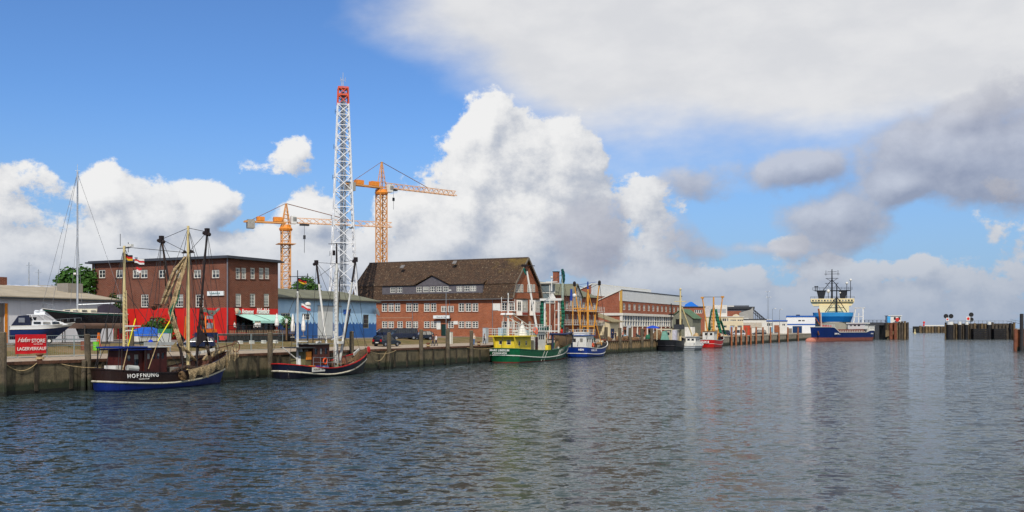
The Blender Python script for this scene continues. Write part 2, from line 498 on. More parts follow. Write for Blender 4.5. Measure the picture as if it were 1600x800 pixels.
# ------------------------------------------------------------------ water
def water_material():
    m = bpy.data.materials.new('harbour water'); m.use_nodes = True
    t = m.node_tree; b = t.nodes['Principled BSDF']
    g = t.nodes.new('ShaderNodeNewGeometry'); p = E(t, g.outputs['Position'])
    b.inputs['Base Color'].default_value = (0.032, 0.052, 0.054, 1)
    b.inputs['Roughness'].default_value = 0.06
    b.inputs['IOR'].default_value = 1.33
    b.inputs['Specular IOR Level'].default_value = 0.5
    b.inputs['Roughness'].default_value = 0.09
    pr = vmul(t, p, (1, 1, 0))
    # wave slopes from vector noise, so that far water keeps its roughness
    gust = noise(t, vmul(t, pr, (0.5, 1.3, 1)), 0.03, 4, 0.55).ss(0.35, 0.65, 0.75, 1.2)
    rot = t.nodes.new('ShaderNodeMapping'); t.links.new(pr.o, rot.inputs[0])
    rot.inputs['Rotation'].default_value = (0, 0, math.radians(14)); rot.inputs['Scale'].default_value = (0.62, 1.0, 1)
    q = E(t, rot.outputs[0])
    half = (-0.5, -0.5, -0.5)
    s1 = vadd(t, noise(t, q, 1.1, 2, 0.5, dist=0.3, out=1), half)
    s2 = vadd(t, noise(t, vadd(t, q, (31, 7, 0)), 2.3, 3, 0.55, dist=0.4, out=1), half)
    s3 = vadd(t, noise(t, vadd(t, q, (5, 77, 0)), 7.0, 3, 0.6, out=1), half)
    sl = vadd(t, vadd(t, vmul(t, s1, (0.48, 0.80, 0)), vmul(t, s2, (0.95, 1.40, 0))), vmul(t, s3, (0.7, 0.95, 0)))
    sc_ = t.nodes.new('ShaderNodeVectorMath'); sc_.operation = 'SCALE'; t.links.new(sl.o, sc_.inputs[0]); t.links.new(gust.o, sc_.inputs[3])
    nn = vadd(t, E(t, sc_.outputs[0]), (0, 0, 1))
    nz = t.nodes.new('ShaderNodeVectorMath'); nz.operation = 'NORMALIZE'; t.links.new(nn.o, nz.inputs[0])
    t.links.new(nz.outputs[0], b.inputs['Normal'])
    return m
wm = water_material()
b = MB()
R = 30000
b.add([(-R, -200, 0), (R, -200, 0), (R, R, 0), (-R, R, 0)], [(0, 1, 2, 3)])
tag(b.build('water', wm), kind='structure')

# ------------------------------------------------------------------ land: one sheet of ground behind the quay edge, rising in a grass bank
def prof(s):
    near = [(0.45, 2.72), (6.0, 2.95), (7.5, 3.05), (14.0, 3.75), (17, 3.9), (60, 4.0), (600, 4.2), (3000, 4.5)]
    far = [(0.45, 2.72), (6.0, 2.85), (7.5, 2.9), (14.0, 3.0), (17, 3.05), (60, 3.2), (600, 3.4), (3000, 3.6)]
    f = min(1, max(0, (s - 112) / 25))
    return [(a[0], a[1] * (1 - f) + c[1] * f) for a, c in zip(near, far)]
def gz(s, d):
    p = prof(s)
    if d <= p[0][0]: return p[0][1]
    for a, c in zip(p, p[1:]):
        if d <= c[0]: return a[1] + (c[1] - a[1]) * (d - a[0]) / (c[0] - a[0])
    return p[-1][1]
def ground_material():
    m = bpy.data.materials.new('ground'); m.use_nodes = True
    t = m.node_tree; b = t.nodes['Principled BSDF']
    tc = t.nodes.new('ShaderNodeTexCoord'); o = E(t, tc.outputs['Object'])
    x, y, z = sep(t, o)
    n = noise(t, o, 0.25, 6, 0.6); nf = noise(t, o, 3.0, 5, 0.65)
    pav = mixc(t, nf.ss(0.35, 0.7), lin(150, 136, 118), lin(176, 160, 140))
    grass = mixc(t, nf.ss(0.3, 0.7), lin(84, 80, 44), lin(124, 108, 70))
    grass = mixc(t, n.ss(0.45, 0.65), grass, lin(132, 110, 80))
    asph = mixc(t, nf.ss(0.3, 0.7), lin(110, 104, 98), lin(132, 124, 114))
    dd = y + (n - 0.5) * 0.8
    c = mixc(t, dd.ss(6.6, 6.9), pav, grass)
    c = mixc(t, (y + (n - 0.5) * 3.0).ss(15.5, 16.2), c, asph)
    c = mixc(t, x.ss(118, 130), c, mixc(t, nf.ss(0.3, 0.7), lin(140, 130, 116), lin(160, 148, 132)))
    t.links.new(c.o, b.inputs['Base Color']); b.inputs['Roughness'].default_value = 0.9
    b.inputs['Specular IOR Level'].default_value = 0.15
    return m
b = MB()
svals = [-60 + 6 * i for i in range(30)] + [120 + 3 * i for i in range(10)] + [150 + 20 * i for i in range(15)] + [434.5]
nd = len(prof(0))
for s_ in svals:
    for d_, z_ in prof(s_): b.v.append((s_, d_, z_))
for i in range(len(svals) - 1):
    for j in range(nd - 1):
        a = i * nd + j; b.f.append((a, a + nd, a + nd + 1, a + 1)); b.m.append(0)
tag(b.build('ground', ground_material(), loc=wp(0, 0), rotz=QROT), kind='structure')

# ------------------------------------------------------------------ quay walls
def quay_mat(name, base, low, algae=(40, 46, 28), spread=0.5, top=None):
    m = bpy.data.materials.new(name); m.use_nodes = True
    t = m.node_tree; b = t.nodes['Principled BSDF']
    tc = t.nodes.new('ShaderNodeTexCoord'); o = E(t, tc.outputs['Object'])
    x, y, z = sep(t, o)
    n1 = noise(t, o, 0.7, 6, 0.65); n2 = noise(t, vmul(t, o, (1.6, 1, 0.3)), 1.0, 6, 0.65); n3 = noise(t, o, 6.0, 4, 0.6)
    c = mixc(t, n1.ss(0.35, 0.65), lin(*[v * 0.72 for v in base]), lin(*base))
    c = mixc(t, n3.ss(0.35, 0.7, 0, 0.4), c, lin(*[v * 0.6 for v in base]))
    c = mixc(t, n2.ss(0.52, 0.66, 0, 0.75), c, lin(*low))
    c = mixc(t, (z + (n2 - 0.5) * spread * 2.4).ss(1.2, 0.7), c, lin(*algae))
    c = mixc(t, (z + (n1 - 0.5) * 0.3).ss(0.42, 0.3), c, lin(22, 26, 18))
    t.links.new(c.o, b.inputs['Base Color']); b.inputs['Roughness'].default_value = 0.85
    bn = t.nodes.new('ShaderNodeBump'); bn.inputs['Strength'].default_value = 0.6; bn.inputs['Distance'].default_value = 0.12
    t.links.new((n1 + n3 * 0.3).o, bn.inputs['Height']); t.links.new(bn.outputs[0], b.inputs['Normal'])
    return m
qm1 = quay_mat('stained quay concrete', (118, 106, 80), (62, 54, 38))
qm2 = quay_mat('weathered sheet piling', (140, 118, 84), (92, 72, 48))
qm3 = quay_mat('pale quay concrete', (172, 162, 142), (128, 118, 102), spread=0.25)
rustcap = mat('rusty edge beam', (96, 66, 50), 0.85, 0.3, 2.0, dirt=((50, 38, 32), 0.7))
S1, S2 = SA(944, 0), SA(1026, 0)
t = thing('quay_wall', 'stained grey concrete quay wall behind the near fishing boats', 'quay wall', wp(0, 0), QROT)
b = MB(); x = -60.0
while x < S1 - 0.1:
    x2 = min(S1, x + 7.5); k = random.uniform(-0.03, 0.03)
    b.box(x + .02, x2 - .02, k, 1.2, -1.5, 2.55); x = x2
b.build('wall', qm1, t)
b = MB().box(-60, S1, -0.12, 0.46, 2.5, 2.76); b.build('edge_beam', rustcap, t)
b = MB(); x = -57
while x < S1:
    b.box(x, x + .35, -0.10, 0.04, 0.2, 2.5); x += 3.4 + random.uniform(-.5, .5)
b.build('fender_timber', mat('wet fender timber', (62, 56, 46), 0.9, 0.3, 2, dirt=((30, 34, 22), 0.8)), t)
t = thing('quay_wall', 'corrugated yellowish sheet pile quay wall in front of the long brick building', 'quay wall', wp(S1, 0), QROT)
b = MB(); x = 0; L = S2 - S1 + 6; pts = []
while x < L:
    pts += [(x, 0.35), (x + .45, 0.35), (x + .65, -0.1), (x + 1.1, -0.1)]; x += 1.3
for p, q in zip(pts, pts[1:]):
    b.add([(p[0], p[1], -1.5), (q[0], q[1], -1.5), (q[0], q[1], 2.62), (p[0], p[1], 2.62)], [(0, 1, 2, 3)])
b.build('sheet_piling', qm2, t)
MB().box(0, L, -0.16, 0.5, 2.6, 2.82).build('edge_beam', rustcap, t)
t = thing('quay_wall', 'pale concrete quay wall with rusty piles before the cream buildings', 'quay wall', wp(S2 + 6, 0), QROT)
MB().box(0, 434 - S2, 0, 1.2, -1.5, 2.75).build('wall', qm3, t)
MB().box(434 - S2, 435.2 - S2, 0, 260, -1.5, 2.75).build('end_wall', qm3, t)
MB().box(0, 434 - S2, -0.1, 0.46, 2.7, 3.05).build('edge_beam', mat('pale concrete kerb', (186, 176, 156), 0.85, 0.12, 1.0), t)

# ------------------------------------------------------------------ mooring piles
wood = quay_mat('weathered pile timber', (104, 92, 72), (50, 42, 34), spread=.6)
def pile(name, label, group, loc, r, z0, z1, m, lean=0.0, capm=None, n=10, cat='pile'):
    t = thing(name, label, cat, (loc[0], loc[1], 0), QROT, group)
    b = MB(); L = z1 - z0; prev = None
    for i in range(5):
        k = i / 4; z = z0 + L * k
        c = (lean * k * L, random.uniform(-.03, .03), z)
        if prev: b.tube(prev, c, r * (1.02 - .03 * i), r * (0.99 - .03 * i), n, cap=(i in (1, 4)))
        prev = c
    b.build('shaft', m, t)
    cb = MB(); cb.lathe([(r * 0.93, 0), (r * 0.9, 0.07), (r * 0.55, 0.14)], (lean * L, 0, z1 - 0.01), n)
    cb.build('cap', capm or m, t)
    return t
for px, py, r, lean, lab in ((4, 521, .30, 0, 'thick timber mooring pile at the left edge before the red banner'),
                        (141, 524, .30, -.06, 'leaning timber mooring pile beside the stern of the brown fishing boat'),
                        (129, 565, .24, 0.03, 'short stub of timber pile beside the leaning pile'),
                        (205, 510, .26, 0, 'timber pile behind the brown wheelhouse'), 
                        (421, 521, .33, .01, 'timber pile between the two near fishing boats'),
                        (549, 519, .33, 0, 'timber pile behind the bow of the navy fishing boat'),
                        (607.5, 521, .33, 0, 'timber mooring pile in front of the parked dark car'),
                        (657.5, 516, .33, 0, 'timber mooring pile left of the walking couple'),
                        (699, 515, .34, 0, 'timber mooring pile below the tall street lamp'),
                        (736, 517.5, .33, 0, 'timber mooring pile beside the man in the white shirt'),
                        (772.5, 516, .28, 0, 'timber mooring pile beside the stern of the green trawler')):
    s_ = SA(px, -0.25); pile('mooring_pile', lab, 'timber piles along the near quay', wp(s_, -.3), r, -1.5, ZZ(py, s_, -.3), wood, lean)
for i, (px, py) in enumerate(((947, 512), (968.5, 513), (984.5, 513), (1003, 514), (1018, 513.5))):
    s_ = SA(px, -0.3); pile('mooring_pile', ['dark timber pile beside the bow of the blue trawler', 'timber pile left of the parked motorbikes on the far quay', 'timber pile before the glazed front of the long brick building', 'timber pile before the pale sign of the long brick building', 'timber pile beside the stern of the black boat'][i],
        'timber piles along the sheet pile quay', wp(s_, -.3), .42, -1.5, ZZ(py, s_, -.3), wood)
rust = mat('rusty brown pile', (150, 92, 60), 0.85, 0.25, 0.8, dirt=((92, 60, 44), 0.7))
for i, px in enumerate((1143, 1150, 1158, 1166.5, 1173, 1181.5, 1192, 1204, 1217, 1231, 1247)):
    s_ = SA(px, -0.6); t = pile('fender_pile', 'rusty brown fender pile, number %s counted from the red cutter' % ('first second third fourth fifth sixth seventh eighth ninth tenth eleventh'.split()[i]),
        'rusty piles along the pale quay', wp(s_, -.6), .34, -1.5, ZZ(512, s_, -.6) + random.uniform(-.2, .2), rust)
    t['label'] = t['label'].replace(', number', ',')
    MB().box(-.28, .28, 0.1, .6, -1, 2.6).build('backing_post', mat('black fender rubber', (32, 30, 30), .8), t)

# ------------------------------------------------------------------ building materials
def brick_mat(name, c1, c2, mortar=(150, 140, 128), var=0.3, paint=None, fade=0.55):
    """brickwork; coordinates run round the corner (x + y, z)"""
    m = bpy.data.materials.new(name); m.use_nodes = True
    t = m.node_tree; b = t.nodes['Principled BSDF']
    tc = t.nodes.new('ShaderNodeTexCoord'); o = E(t, tc.outputs['Object'])
    x, y, z = sep(t, o)
    br = t.nodes.new('ShaderNodeTexBrick'); t.links.new(comb(t, x + y, z, 0).o, br.inputs['Vector'])
    br.inputs['Scale'].default_value = 1.0; br.inputs['Brick Width'].default_value = 0.5; br.inputs['Row Height'].default_value = 0.15
    br.inputs['Mortar Size'].default_value = 0.02; br.inputs['Bias'].default_value = 0.0
    br.inputs['Color1'].default_value = (*lin(*c1), 1); br.inputs['Color2'].default_value = (*lin(*c2), 1)
    br.inputs['Mortar'].default_value = (*[0.5 * a + 0.5 * q for a, q in zip(lin(*c1), lin(*mortar))], 1)
    n = noise(t, o, 0.5, 6, 0.6); n2 = noise(t, vmul(t, o, (1, 1, .3)), 1.5, 5, 0.65)
    c = E(t, br.outputs[0])
    c = mixc(t, n.ss(0.35, 0.7, 0, var), c, lin(*[v * 0.62 for v in c1]))
    c = mixc(t, n2.ss(0.55, 0.75, 0, .35), c, lin(*[min(255, v * 1.25 + 10) for v in c2]))
    t.links.new(c.o, b.inputs['Base Color']); b.inputs['Roughness'].default_value = 0.88
    b.inputs['Specular IOR Level'].default_value = 0.2
    return m
brick_dark = brick_mat('dark red brick', (122, 64, 42), (100, 52, 34))
brick_red = brick_mat('red brick', (168, 94, 56), (142, 74, 44))
brick_far = brick_mat('far red brick', (154, 82, 54), (132, 68, 46))
redpaint = mat('bright red wall paint', (200, 36, 28), 0.6, 0.08, 0.6, dirt=((160, 26, 22), 0.4))
white = mat('white window paint', (214, 211, 200), 0.5, 0.04, 2)
whitew = mat('off white render', (208, 204, 194), 0.8, 0.06, 0.4, streak=0.12)
greyw = mat('pale grey panel wall', (212, 212, 216), 0.7, 0.05, 0.3, streak=0.08)
sillm = mat('dark brick sill', (74, 40, 32), .9, .2, 3)
cream = mat('cream render', (208, 194, 162), 0.8, 0.07, 0.4, streak=0.12)
dark = mat('dark opening', (20, 20, 22), 0.6, 0.2, 1)
slate = mat('grey slate cladding', (92, 88, 92), 0.75, 0.14, 2.0)
darkmetal = mat('dark grey metal', (52, 54, 58), 0.5, 0.15, 2)
galv = mat('galvanised steel', (140, 146, 150), 0.45, 0.12, 3, metal=0.4)
blackm = mat('black paint', (22, 22, 24), 0.5, 0.2, 2)
greenish = mat('weathered green grey roofing', (112, 112, 92), 0.85, 0.14, 0.5, dirt=((84, 82, 68), 0.6))

class Bld:
    def __init__(s, name, label, s0, d0, z0, group=None, cat='building'):
        s.s0, s.d0, s.z0 = s0, d0, z0
        s.t = thing(name, label, cat, wp(s0, d0, z0), QROT, group)
        s.h = {}
    def D(s, d, px, pt, pb, w, cols=2, rows=3, fm=None, **k):
        """a window on the face looking at the water (d const), given by its place on that facade"""
        sc_ = SA(px, d); ww = w; z1, z0 = ZZ(pt, sc_, d) - s.z0, ZZ(pb, sc_, d) - s.z0
        s.h.setdefault(('D', d), []).append((sc_ - s.s0, (z0 + z1) / 2, ww, z1 - z0))
        return add_window(s.t, (sc_ - s.s0, d - s.d0 + 0.09, (z0 + z1) / 2), '-y', ww, z1 - z0, cols, rows, fm or white, **k)
    def S(s, ss, px, pt, pb, w, cols=2, rows=3, fm=None, **k):
        dc = DB(px, ss); z1, z0 = ZZ(pt, ss, dc) - s.z0, ZZ(pb, ss, dc) - s.z0
        s.h.setdefault(('S', ss), []).append((dc - s.d0, (z0 + z1) / 2, w, z1 - z0))
        return add_window(s.t, (ss - s.s0 + 0.09, dc - s.d0, (z0 + z1) / 2), '-x', w, z1 - z0, cols, rows, fm or white, **k)
    def pS(s, ss, px, py):        # local point on the face looking at us
        dc = DB(px, ss); return Vector((ss - s.s0, dc - s.d0, ZZ(py, ss, dc) - s.z0))
    def pD(s, d, px, py):
        sc_ = SA(px, d); return Vector((sc_ - s.s0, d - s.d0, ZZ(py, sc_, d) - s.z0))

# ------------------------------------------------------------------ white warehouse at the left
wh = Bld('warehouse', 'long pale grey warehouse with low beige roof behind the yachts', -20, 25, 3.9)
X1 = SA(177, 25) + 20
he = 5.15
b = MB()
door = wh.pD(25, 6, 490); dz = wh.pD(25, 45, 495)
holes = [(door.x - 2.2, 2.2, 4.6, 4.4), (dz.x, 2.25, 2.1, 1.3)]
b.wall((0, 0), (1, 0), (0, -1), X1, -0.3, he, holes, 0.2)
b.wall((X1, 0), (0, 1), (1, 0), 22, -.3, he)
b.add([(X1, 0, he), (X1, 22, he), (X1, 11, he + 1.65)], [(0, 1, 2)])
b.wall((0, 22), (1, 0), (0, 1), X1, -.3, he); b.wall((0, 0), (0, 1), (-1, 0), 22, -.3, he)
b.build('wall', greyw, wh.t)
b = MB()
for i in range(int(X1 / 1.5)):
    b.box(i * 1.5, i * 1.5 + .05, -0.03, 0.0, 0, he)
b.build('wall_ribs', greyw, wh.t)
tanroof = mat('beige corrugated roof', (168, 156, 134), 0.85, 0.1, 0.4, dirt=((132, 120, 102), 0.5), streak=0.15)
b = MB()
for s_, n_ in ((-1, 0), (1, 1)):
    y0 = 11 + s_ * 11.6
    b.ext([(-.5, y0, he - 0.08), (X1 + .5, y0, he - 0.08), (X1 + .5, 11, he + 1.66), (-.5, 11, he + 1.66)], (0, 0, .14))
b.build('roof', tanroof, wh.t)
b = MB().box(-.5, X1 + .5, -0.75, -0.6, he - 0.25, he - 0.05); b.build('gutter', darkmetal, wh.t)
o = MB().box(door.x - 4.45, door.x + 0.05, 0.1, 0.18, 0, 4.35).build('roller_door', mat('grey brown roller door', (112, 104, 98), .6, .08, 1), wh.t)
b = MB()
for i in range(4):
    for j in range(2): b.box(door.x - 1.05 - i * 1.0, door.x - .25 - i * 1.0, 0.07, 0.1, 2.3 + j * .75, 2.85 + j * .75)
b.build('door_window', glass, o)
MB().box(door.x + .1, door.x + .42, -.06, 0.03, 0, 4.4).build('door_jamb', mat('orange steel jamb', (214, 128, 30), .6), wh.t)
add_window(wh.t, (dz.x, 0.12, 2.25), '-y', 2.1, 1.3, 3, 1, darkmetal)
b = MB()
for i in range(5):
    cx = SA(30 + i * 16, 36) + 20
    b.lathe([(1.5, 0), (1.45, .35), (1.1, .6), (.5, .75), (.05, .8)], (cx, 13.5, he + 1.2), 14)
b.build('rooflight', mat('white acrylic dome', (214, 216, 222), .3, .03, 1), wh.t)
pv = SA(119, 30); MB().box(pv + 20 - 1.2, pv + 20 + 1.0, 5.0, 7.0, he + .5, he + 2.1).build('roof_vent', mat('grey vent housing', (138, 132, 122), .7, .1, 1), wh.t)
MB().box(SA(8, 37) + 19.2, SA(8, 37) + 21, 13, 14.4, he + 1.0, he + 2.9).build('chimney', brick_dark, wh.t)
MB().box(SA(100, 45) + 15, SA(100, 45) + 21, 19, 21.4, he + .3, he + 2.4).build('roof_housing', whitew, wh.t)

# ------------------------------------------------------------------ red restaurant building
rs, rd, rz = 47.7, 19.7, 4.0
rb = Bld('restaurant_building', 'three storey dark brick building with bright red painted ground floor', rs, rd, rz)
RW, RD_ = 10.4, 26.0
HT = ZZ(403.5, rs, rd) - rz
for x in (78, 150, 220, 253, 329, 400, 475, 551):
    rb.S(rs, 130 + x / 2.667, 421.5, 434.5, 1.35, 2, 2, sill=sillm)
for x in (155, 256, 400, 484):
    rb.S(rs, 130 + x / 2.667, 460, 480, 1.45, 3, 4, sill=sillm)
for px, pt, pb in ((239, 497, 516), (271, 494, 516), (320, 500, 520)):
    rb.S(rs, px, pt, pb, 1.3, 2, 2, darkmetal)
for x in (107, 137, 183, 228, 258): rb.D(rd, 340 + x / 3.333, 418.5, 436, .95, 3, 3, sill=sillm)
for x in (109, 183, 255): rb.D(rd, 340 + x / 3.333, 459, 479, 1.1, 3, 4, sill=sillm)
zs = ZZ(480.6, rs, rd) - rz
# dark restaurant opening under the awning
oa, ob = rb.pD(rd, 369, 500), rb.pD(rd, 431, 500)
hD = rb.h[('D', rd)] + [((oa.x + ob.x) / 2, 2.2, ob.x - oa.x, 2.5)]
b = MB()
b.wall((0, 0), (1, 0), (0, -1), RW, -.4, HT, hD, 0.16, 0, zs, 1)
b.wall((0, 0), (0, 1), (-1, 0), RD_, -.4, HT, rb.h[('S', rs)], 0.16, 0, zs, 1)
b.wall((RW, 0), (0, 1), (1, 0), RD_, -.4, HT, (), 0, 0, zs, 1); b.wall((0, RD_), (1, 0), (0, 1), RW, -.4, HT, (), 0, 0, zs, 1)
b.build('wall', [brick_dark, redpaint], rb.t)
MB().add([(oa.x, .3, .9), (ob.x, .3, .9), (ob.x, .3, 3.5), (oa.x, .3, 3.5)], [(0, 1, 2, 3)]).build('shopfront_glass', glass, rb.t)
b = MB()
for i in range(8):
    x = oa.x + (ob.x - oa.x) * i / 7; b.box(x - .04, x + .04, .12, .25, .95, 3.45)
b.build('shopfront_frame', mat('dark brown frame', (54, 34, 28), .6), rb.t)
rf = MB().box(-.7, RW + .6, -.7, RD_ + .7, HT, HT + .22); rf.box(-.4, RW + .3, -.4, RD_ + .4, HT + .22, HT + .38)
rf.build('roof', mat('dark bitumen roof', (62, 66, 74), .7, .1, 1), rb.t)
pp = rb.pD(rd, 350.5, 450)
MB().tube((-.12, -.12, 0), (-.12, -.12, HT), .09, .09, 8).build('downpipe', mat('grey downpipe', (112, 112, 118), .5), rb.t)
MB().tube((-.1, RD_ - .6, 0), (-.1, RD_ - .6, HT), .07, .07, 8).build('downpipe', MATS['grey downpipe'], rb.t)
# panel sign on the camera side (lighted box sign, not lit)
p = rb.pS(rs, 338, 458.5)
sg = MB().box(-.22, -.02, p.y - 1.45, p.y + 1.45, p.z - .3, p.z + .3).build('box_sign', mat('white sign face', (222, 226, 224), .4, .03, 1), rb.t)
# lettering on the red band above the awning
wl = mat('white lettering', (238, 236, 230), .5, .02, 1)
p0, p1 = rb.pD(rd, 376, 486.5), rb.pD(rd, 421, 484.5)
q = rb.pD(rd, 388, 487)
text_mesh('Restaurant', .86, wl, rb.t, (rb.pD(rd, 386.5, 487).x, -.05, q.z), (PI / 2, 0, 0), .03, shear=.3, bold=.01).scale = (.62, 1, 1)
text_mesh('Hafenblick', 1.1, wl, rb.t, (rb.pD(rd, 410.5, 486).x, -.05, q.z + .1), (PI / 2, 0, 0), .03, shear=.3, bold=.01).scale = (.56, 1, 1)
q = rb.pD(rd, 372.5, 487)
MB().ext([(q.x + .42 * math.cos(a * PI / 8), 0, q.z + .28 * math.sin(a * PI / 8)) for a in range(16)], (0, -.08, 0)).build('emblem', mat('pale green emblem', (150, 190, 178), .5), rb.t)
text_mesh('Hafenblick', .42, mat('teal lettering', (40, 110, 110), .5), sg, (-.235, p.y, p.z), (PI / 2, 0, -PI / 2), .01)
# lantern sign by the corner
l = rb.pD(rd, 365, 487)
o = MB().bar((l.x, 0, l.z + .6), (l.x, -.9, l.z + .6), .05, .05).box(l.x - .35, l.x + .35, -.9, -.2, l.z + .62, l.z + .68).build('lantern_bracket', darkmetal, rb.t)
MB().lathe([(.16, -.35), (.26, 0), (.3, .3), (.12, .42)], (l.x, -.6, l.z + .1), 8).build('lantern', mat('lantern glass', (220, 200, 170), .4), rb.t)
# awning
aw = MB(); ax0, ax1 = rb.pD(rd, 369, 492).x - .2, RW + 1.0
za, zb = ZZ(491.5, rs + 3, rd) - rz, ZZ(501.5, rs + 5, rd - 2.6) - rz
aw.ext([(ax0, -.05, za), (ax1 - .8, -.05, za), (ax1 - .8, -2.8, zb), (ax0 + .4, -2.8, zb)], (0, 0, .05))
aw.ext([(ax0 + .4, -2.8, zb), (ax1 - .8, -2.8, zb), (ax1 - .8, -2.82, zb - .3), (ax0 + .4, -2.82, zb - .3)], (0, -.02, 0))
aw.build('awning', mat('mint green awning cloth', (168, 214, 200), .8, .05, 1), rb.t)
MB().bar((ax0 + 3.5, -.06, za + .08), (ax0 + 3.9, -2.8, zb + .08), .06, .04).build('awning_arm', darkmetal, rb.t)

# terrace deck in front of it
tx0 = SA(357, 13.5); tx1 = SA(462, 13.5)
te = Bld('restaurant_terrace', 'raised dark wooden terrace with railing in front of the restaurant', tx0, 13.6, 3.3, cat='terrace')
TL = tx1 - tx0; zt = 1.45
MB().box(0, TL, 0, 6.0, zt - .18, zt).build('deck', mat('dark decking', (74, 60, 50), .8, .2, 1), te.t)
b = MB(); b.box(0.05, TL - .05, .05, .12, 0, zt - .2)
for i in range(12): b.box(i * TL / 12, i * TL / 12 + .12, -.04, .05, -.2, zt - .2)
b.build('skirt', mat('black deck skirting', (34, 34, 34), .8, .2, 1), te.t)
b = MB(); n_ = int(TL / .32)
for i in range(n_): b.box(i * TL / n_, i * TL / n_ + .15, -.03, 0, zt + .02, zt + .52)
b.build('slat_panel', mat('worn pale slats', (140, 118, 92), .8, .3, 3), te.t)
b = MB()
for i in range(9): b.box(i * TL / 8 - .04, i * TL / 8 + .04, -.06, .02, zt - .1, zt + 1.15)
b.box(0, TL, -.05, .02, zt + .55, zt + .63); b.box(0, TL, -.05, .02, zt + 1.08, zt + 1.15); b.box(0, TL, -.04, .0, zt + .8, zt + .84)
b.build('railing', mat('dark terrace rail', (40, 30, 28), .6), te.t)
# flower boxes / pale blocks at the foot of the terrace
for i, px in enumerate((375.5, 393.5, 412, 430.5)):
    s_ = SA(px, 12.2)
    o = MB().ext([(-.3, -.2, 0), (.3, -.2, 0), (.25, -.2, .42), (-.25, -.2, .42)], (0, .4, 0)).build('concrete_block', mat('white painted block', (206, 206, 198), .8, .06, 1), None, loc=wp(s_, 12.2, gz(s_, 12.2) - .02), rotz=QROT)
    tag(o, '%s pale concrete block from the left on the grass before the terrace' % 'first second third fourth'.split()[i], 'block', 'pale blocks in front of the terrace')

# ------------------------------------------------------------------ blue building
bs, bd = 59.0, 22.0
bb = Bld('blue_building', 'long light blue painted building with dark blue wave band and grey roof', bs, bd, 4.0)
BL = SA(588, bd) - bs; BH = 6.15
def blue_paint():
    m = bpy.data.materials.new('two tone blue wall paint'); m.use_nodes = True
    t = m.node_tree; b = t.nodes['Principled BSDF']
    tc = t.nodes.new('ShaderNodeTexCoord'); o = E(t, tc.outputs['Object']); x, y, z = sep(t, o)
    w = (x * 3.3)._m('SINE')._m('ABSOLUTE') * 0.38
    n = noise(t, o, 0.6, 5, .6)
    lb = mixc(t, n.ss(.3, .7), lin(156, 194, 224), lin(172, 206, 232)); db = mixc(t, n.ss(.3, .7), lin(34, 84, 146), lin(42, 96, 160))
    c = mixc(t, (z + w).ss(2.55, 2.6), db, lb)
    t.links.new(c.o, b.inputs['Base Color']); b.inputs['Roughness'].default_value = .7; return m
for px, pt, pb, w, c_, r_ in ((446.5, 489, 499.5, 2.2, 4, 2), (478.5, 490, 500, 2.0, 4, 2)): bb.D(bd, px, pt, pb, w, c_, r_)
bb.D(bd, 572, 491.5, 513, 1.7, 1, 3, mat('grey shutter', (126, 128, 116), .8))
dp = bb.pD(bd, 508, 500)
b = MB(); b.wall((0, 0), (1, 0), (0, -1), BL, -.3, BH, bb.h[('D', bd)], .12)
b.wall((BL, 0), (0, 1), (1, 0), 15, -.3, BH); b.wall((0, 0), (0, 1), (-1, 0), 15, -.3, BH); b.wall((0, 15), (1, 0), (0, 1), BL, -.3, BH)
b.add([(BL, 0, BH), (BL, 15, BH), (BL, 7.5, BH + 1.6)], [(0, 1, 2)])
b.build('wall', blue_paint(), bb.t)
b = MB()
for s_ in (-1, 1):
    y0 = 7.5 + s_ * 8.1; b.ext([(0, y0, BH - .1), (BL + .4, y0, BH - .1), (BL + .4, 7.5, BH + 1.62), (0, 7.5, BH + 1.62)], (0, 0, .16))
b.build('roof', greenish, bb.t)
MB().box(0, BL + .4, -.78, -.62, BH - .28, BH - .06).build('gutter', darkmetal, bb.t)
o = MB().box(dp.x - 1.9, dp.x + 1.9, -.08, -.01, 0, 5.0).build('sliding_door', mat('white sliding door', (200, 202, 198), .6, .06, .7, streak=.15), bb.t)
MB().box(dp.x - 2.0, dp.x + 4.2, -.16, -.08, 5.0, 5.15).build('door_rail', galv, bb.t)
p = bb.pD(bd, 584, 488); o = MB().lathe([(.05, 0), (.35, .05), (.6, .16), (.75, .32)], (0, 0, 0), 14).build('satellite_dish', galv, bb.t)
o.location = (p.x, -.5, p.z); o.rotation_euler = (math.radians(70), 0, .3)
MB().box(p.x - .04, p.x + .04, -.5, 0, p.z - .04, p.z + .04).build('dish_arm', galv, bb.t)
q = bb.pD(bd, 541, 488); MB().box(q.x - .8, q.x + .8, -.12, -.02, q.z - .3, q.z + .45).build('notice_board', mat('blue notice board', (40, 90, 170), .5), bb.t)
# second low roof behind it
b2 = Bld('shed', 'low shed with brown felt roof behind the blue building', 60, 40, 4.0)
L2 = SA(496, 40) - 60
b = MB(); b.wall((0, 0), (1, 0), (0, -1), L2, -.3, 7.6); b.wall((L2, 0), (0, 1), (1, 0), 9, -.3, 7.6); b.wall((0, 0), (0, 1), (-1, 0), 9, -.3, 7.6); b.wall((0, 9), (1, 0), (0, 1), L2, -.3, 7.6)
b.build('wall', whitew, b2.t)
b = MB(); b.ext([(-.4, -.5, 7.5), (L2 + .4, -.5, 7.5), (L2 + .1, 4.5, 8.6), (-.4, 4.5, 8.6)], (0, 0, .14)); b.ext([(-.4, 9.5, 7.5), (L2 + .4, 9.5, 7.5), (L2 + .1, 4.5, 8.6), (-.4, 4.5, 8.6)], (0, 0, .14))
b.build('roof', mat('brown felt roof', (136, 124, 94), .9, .12, .6), b2.t)

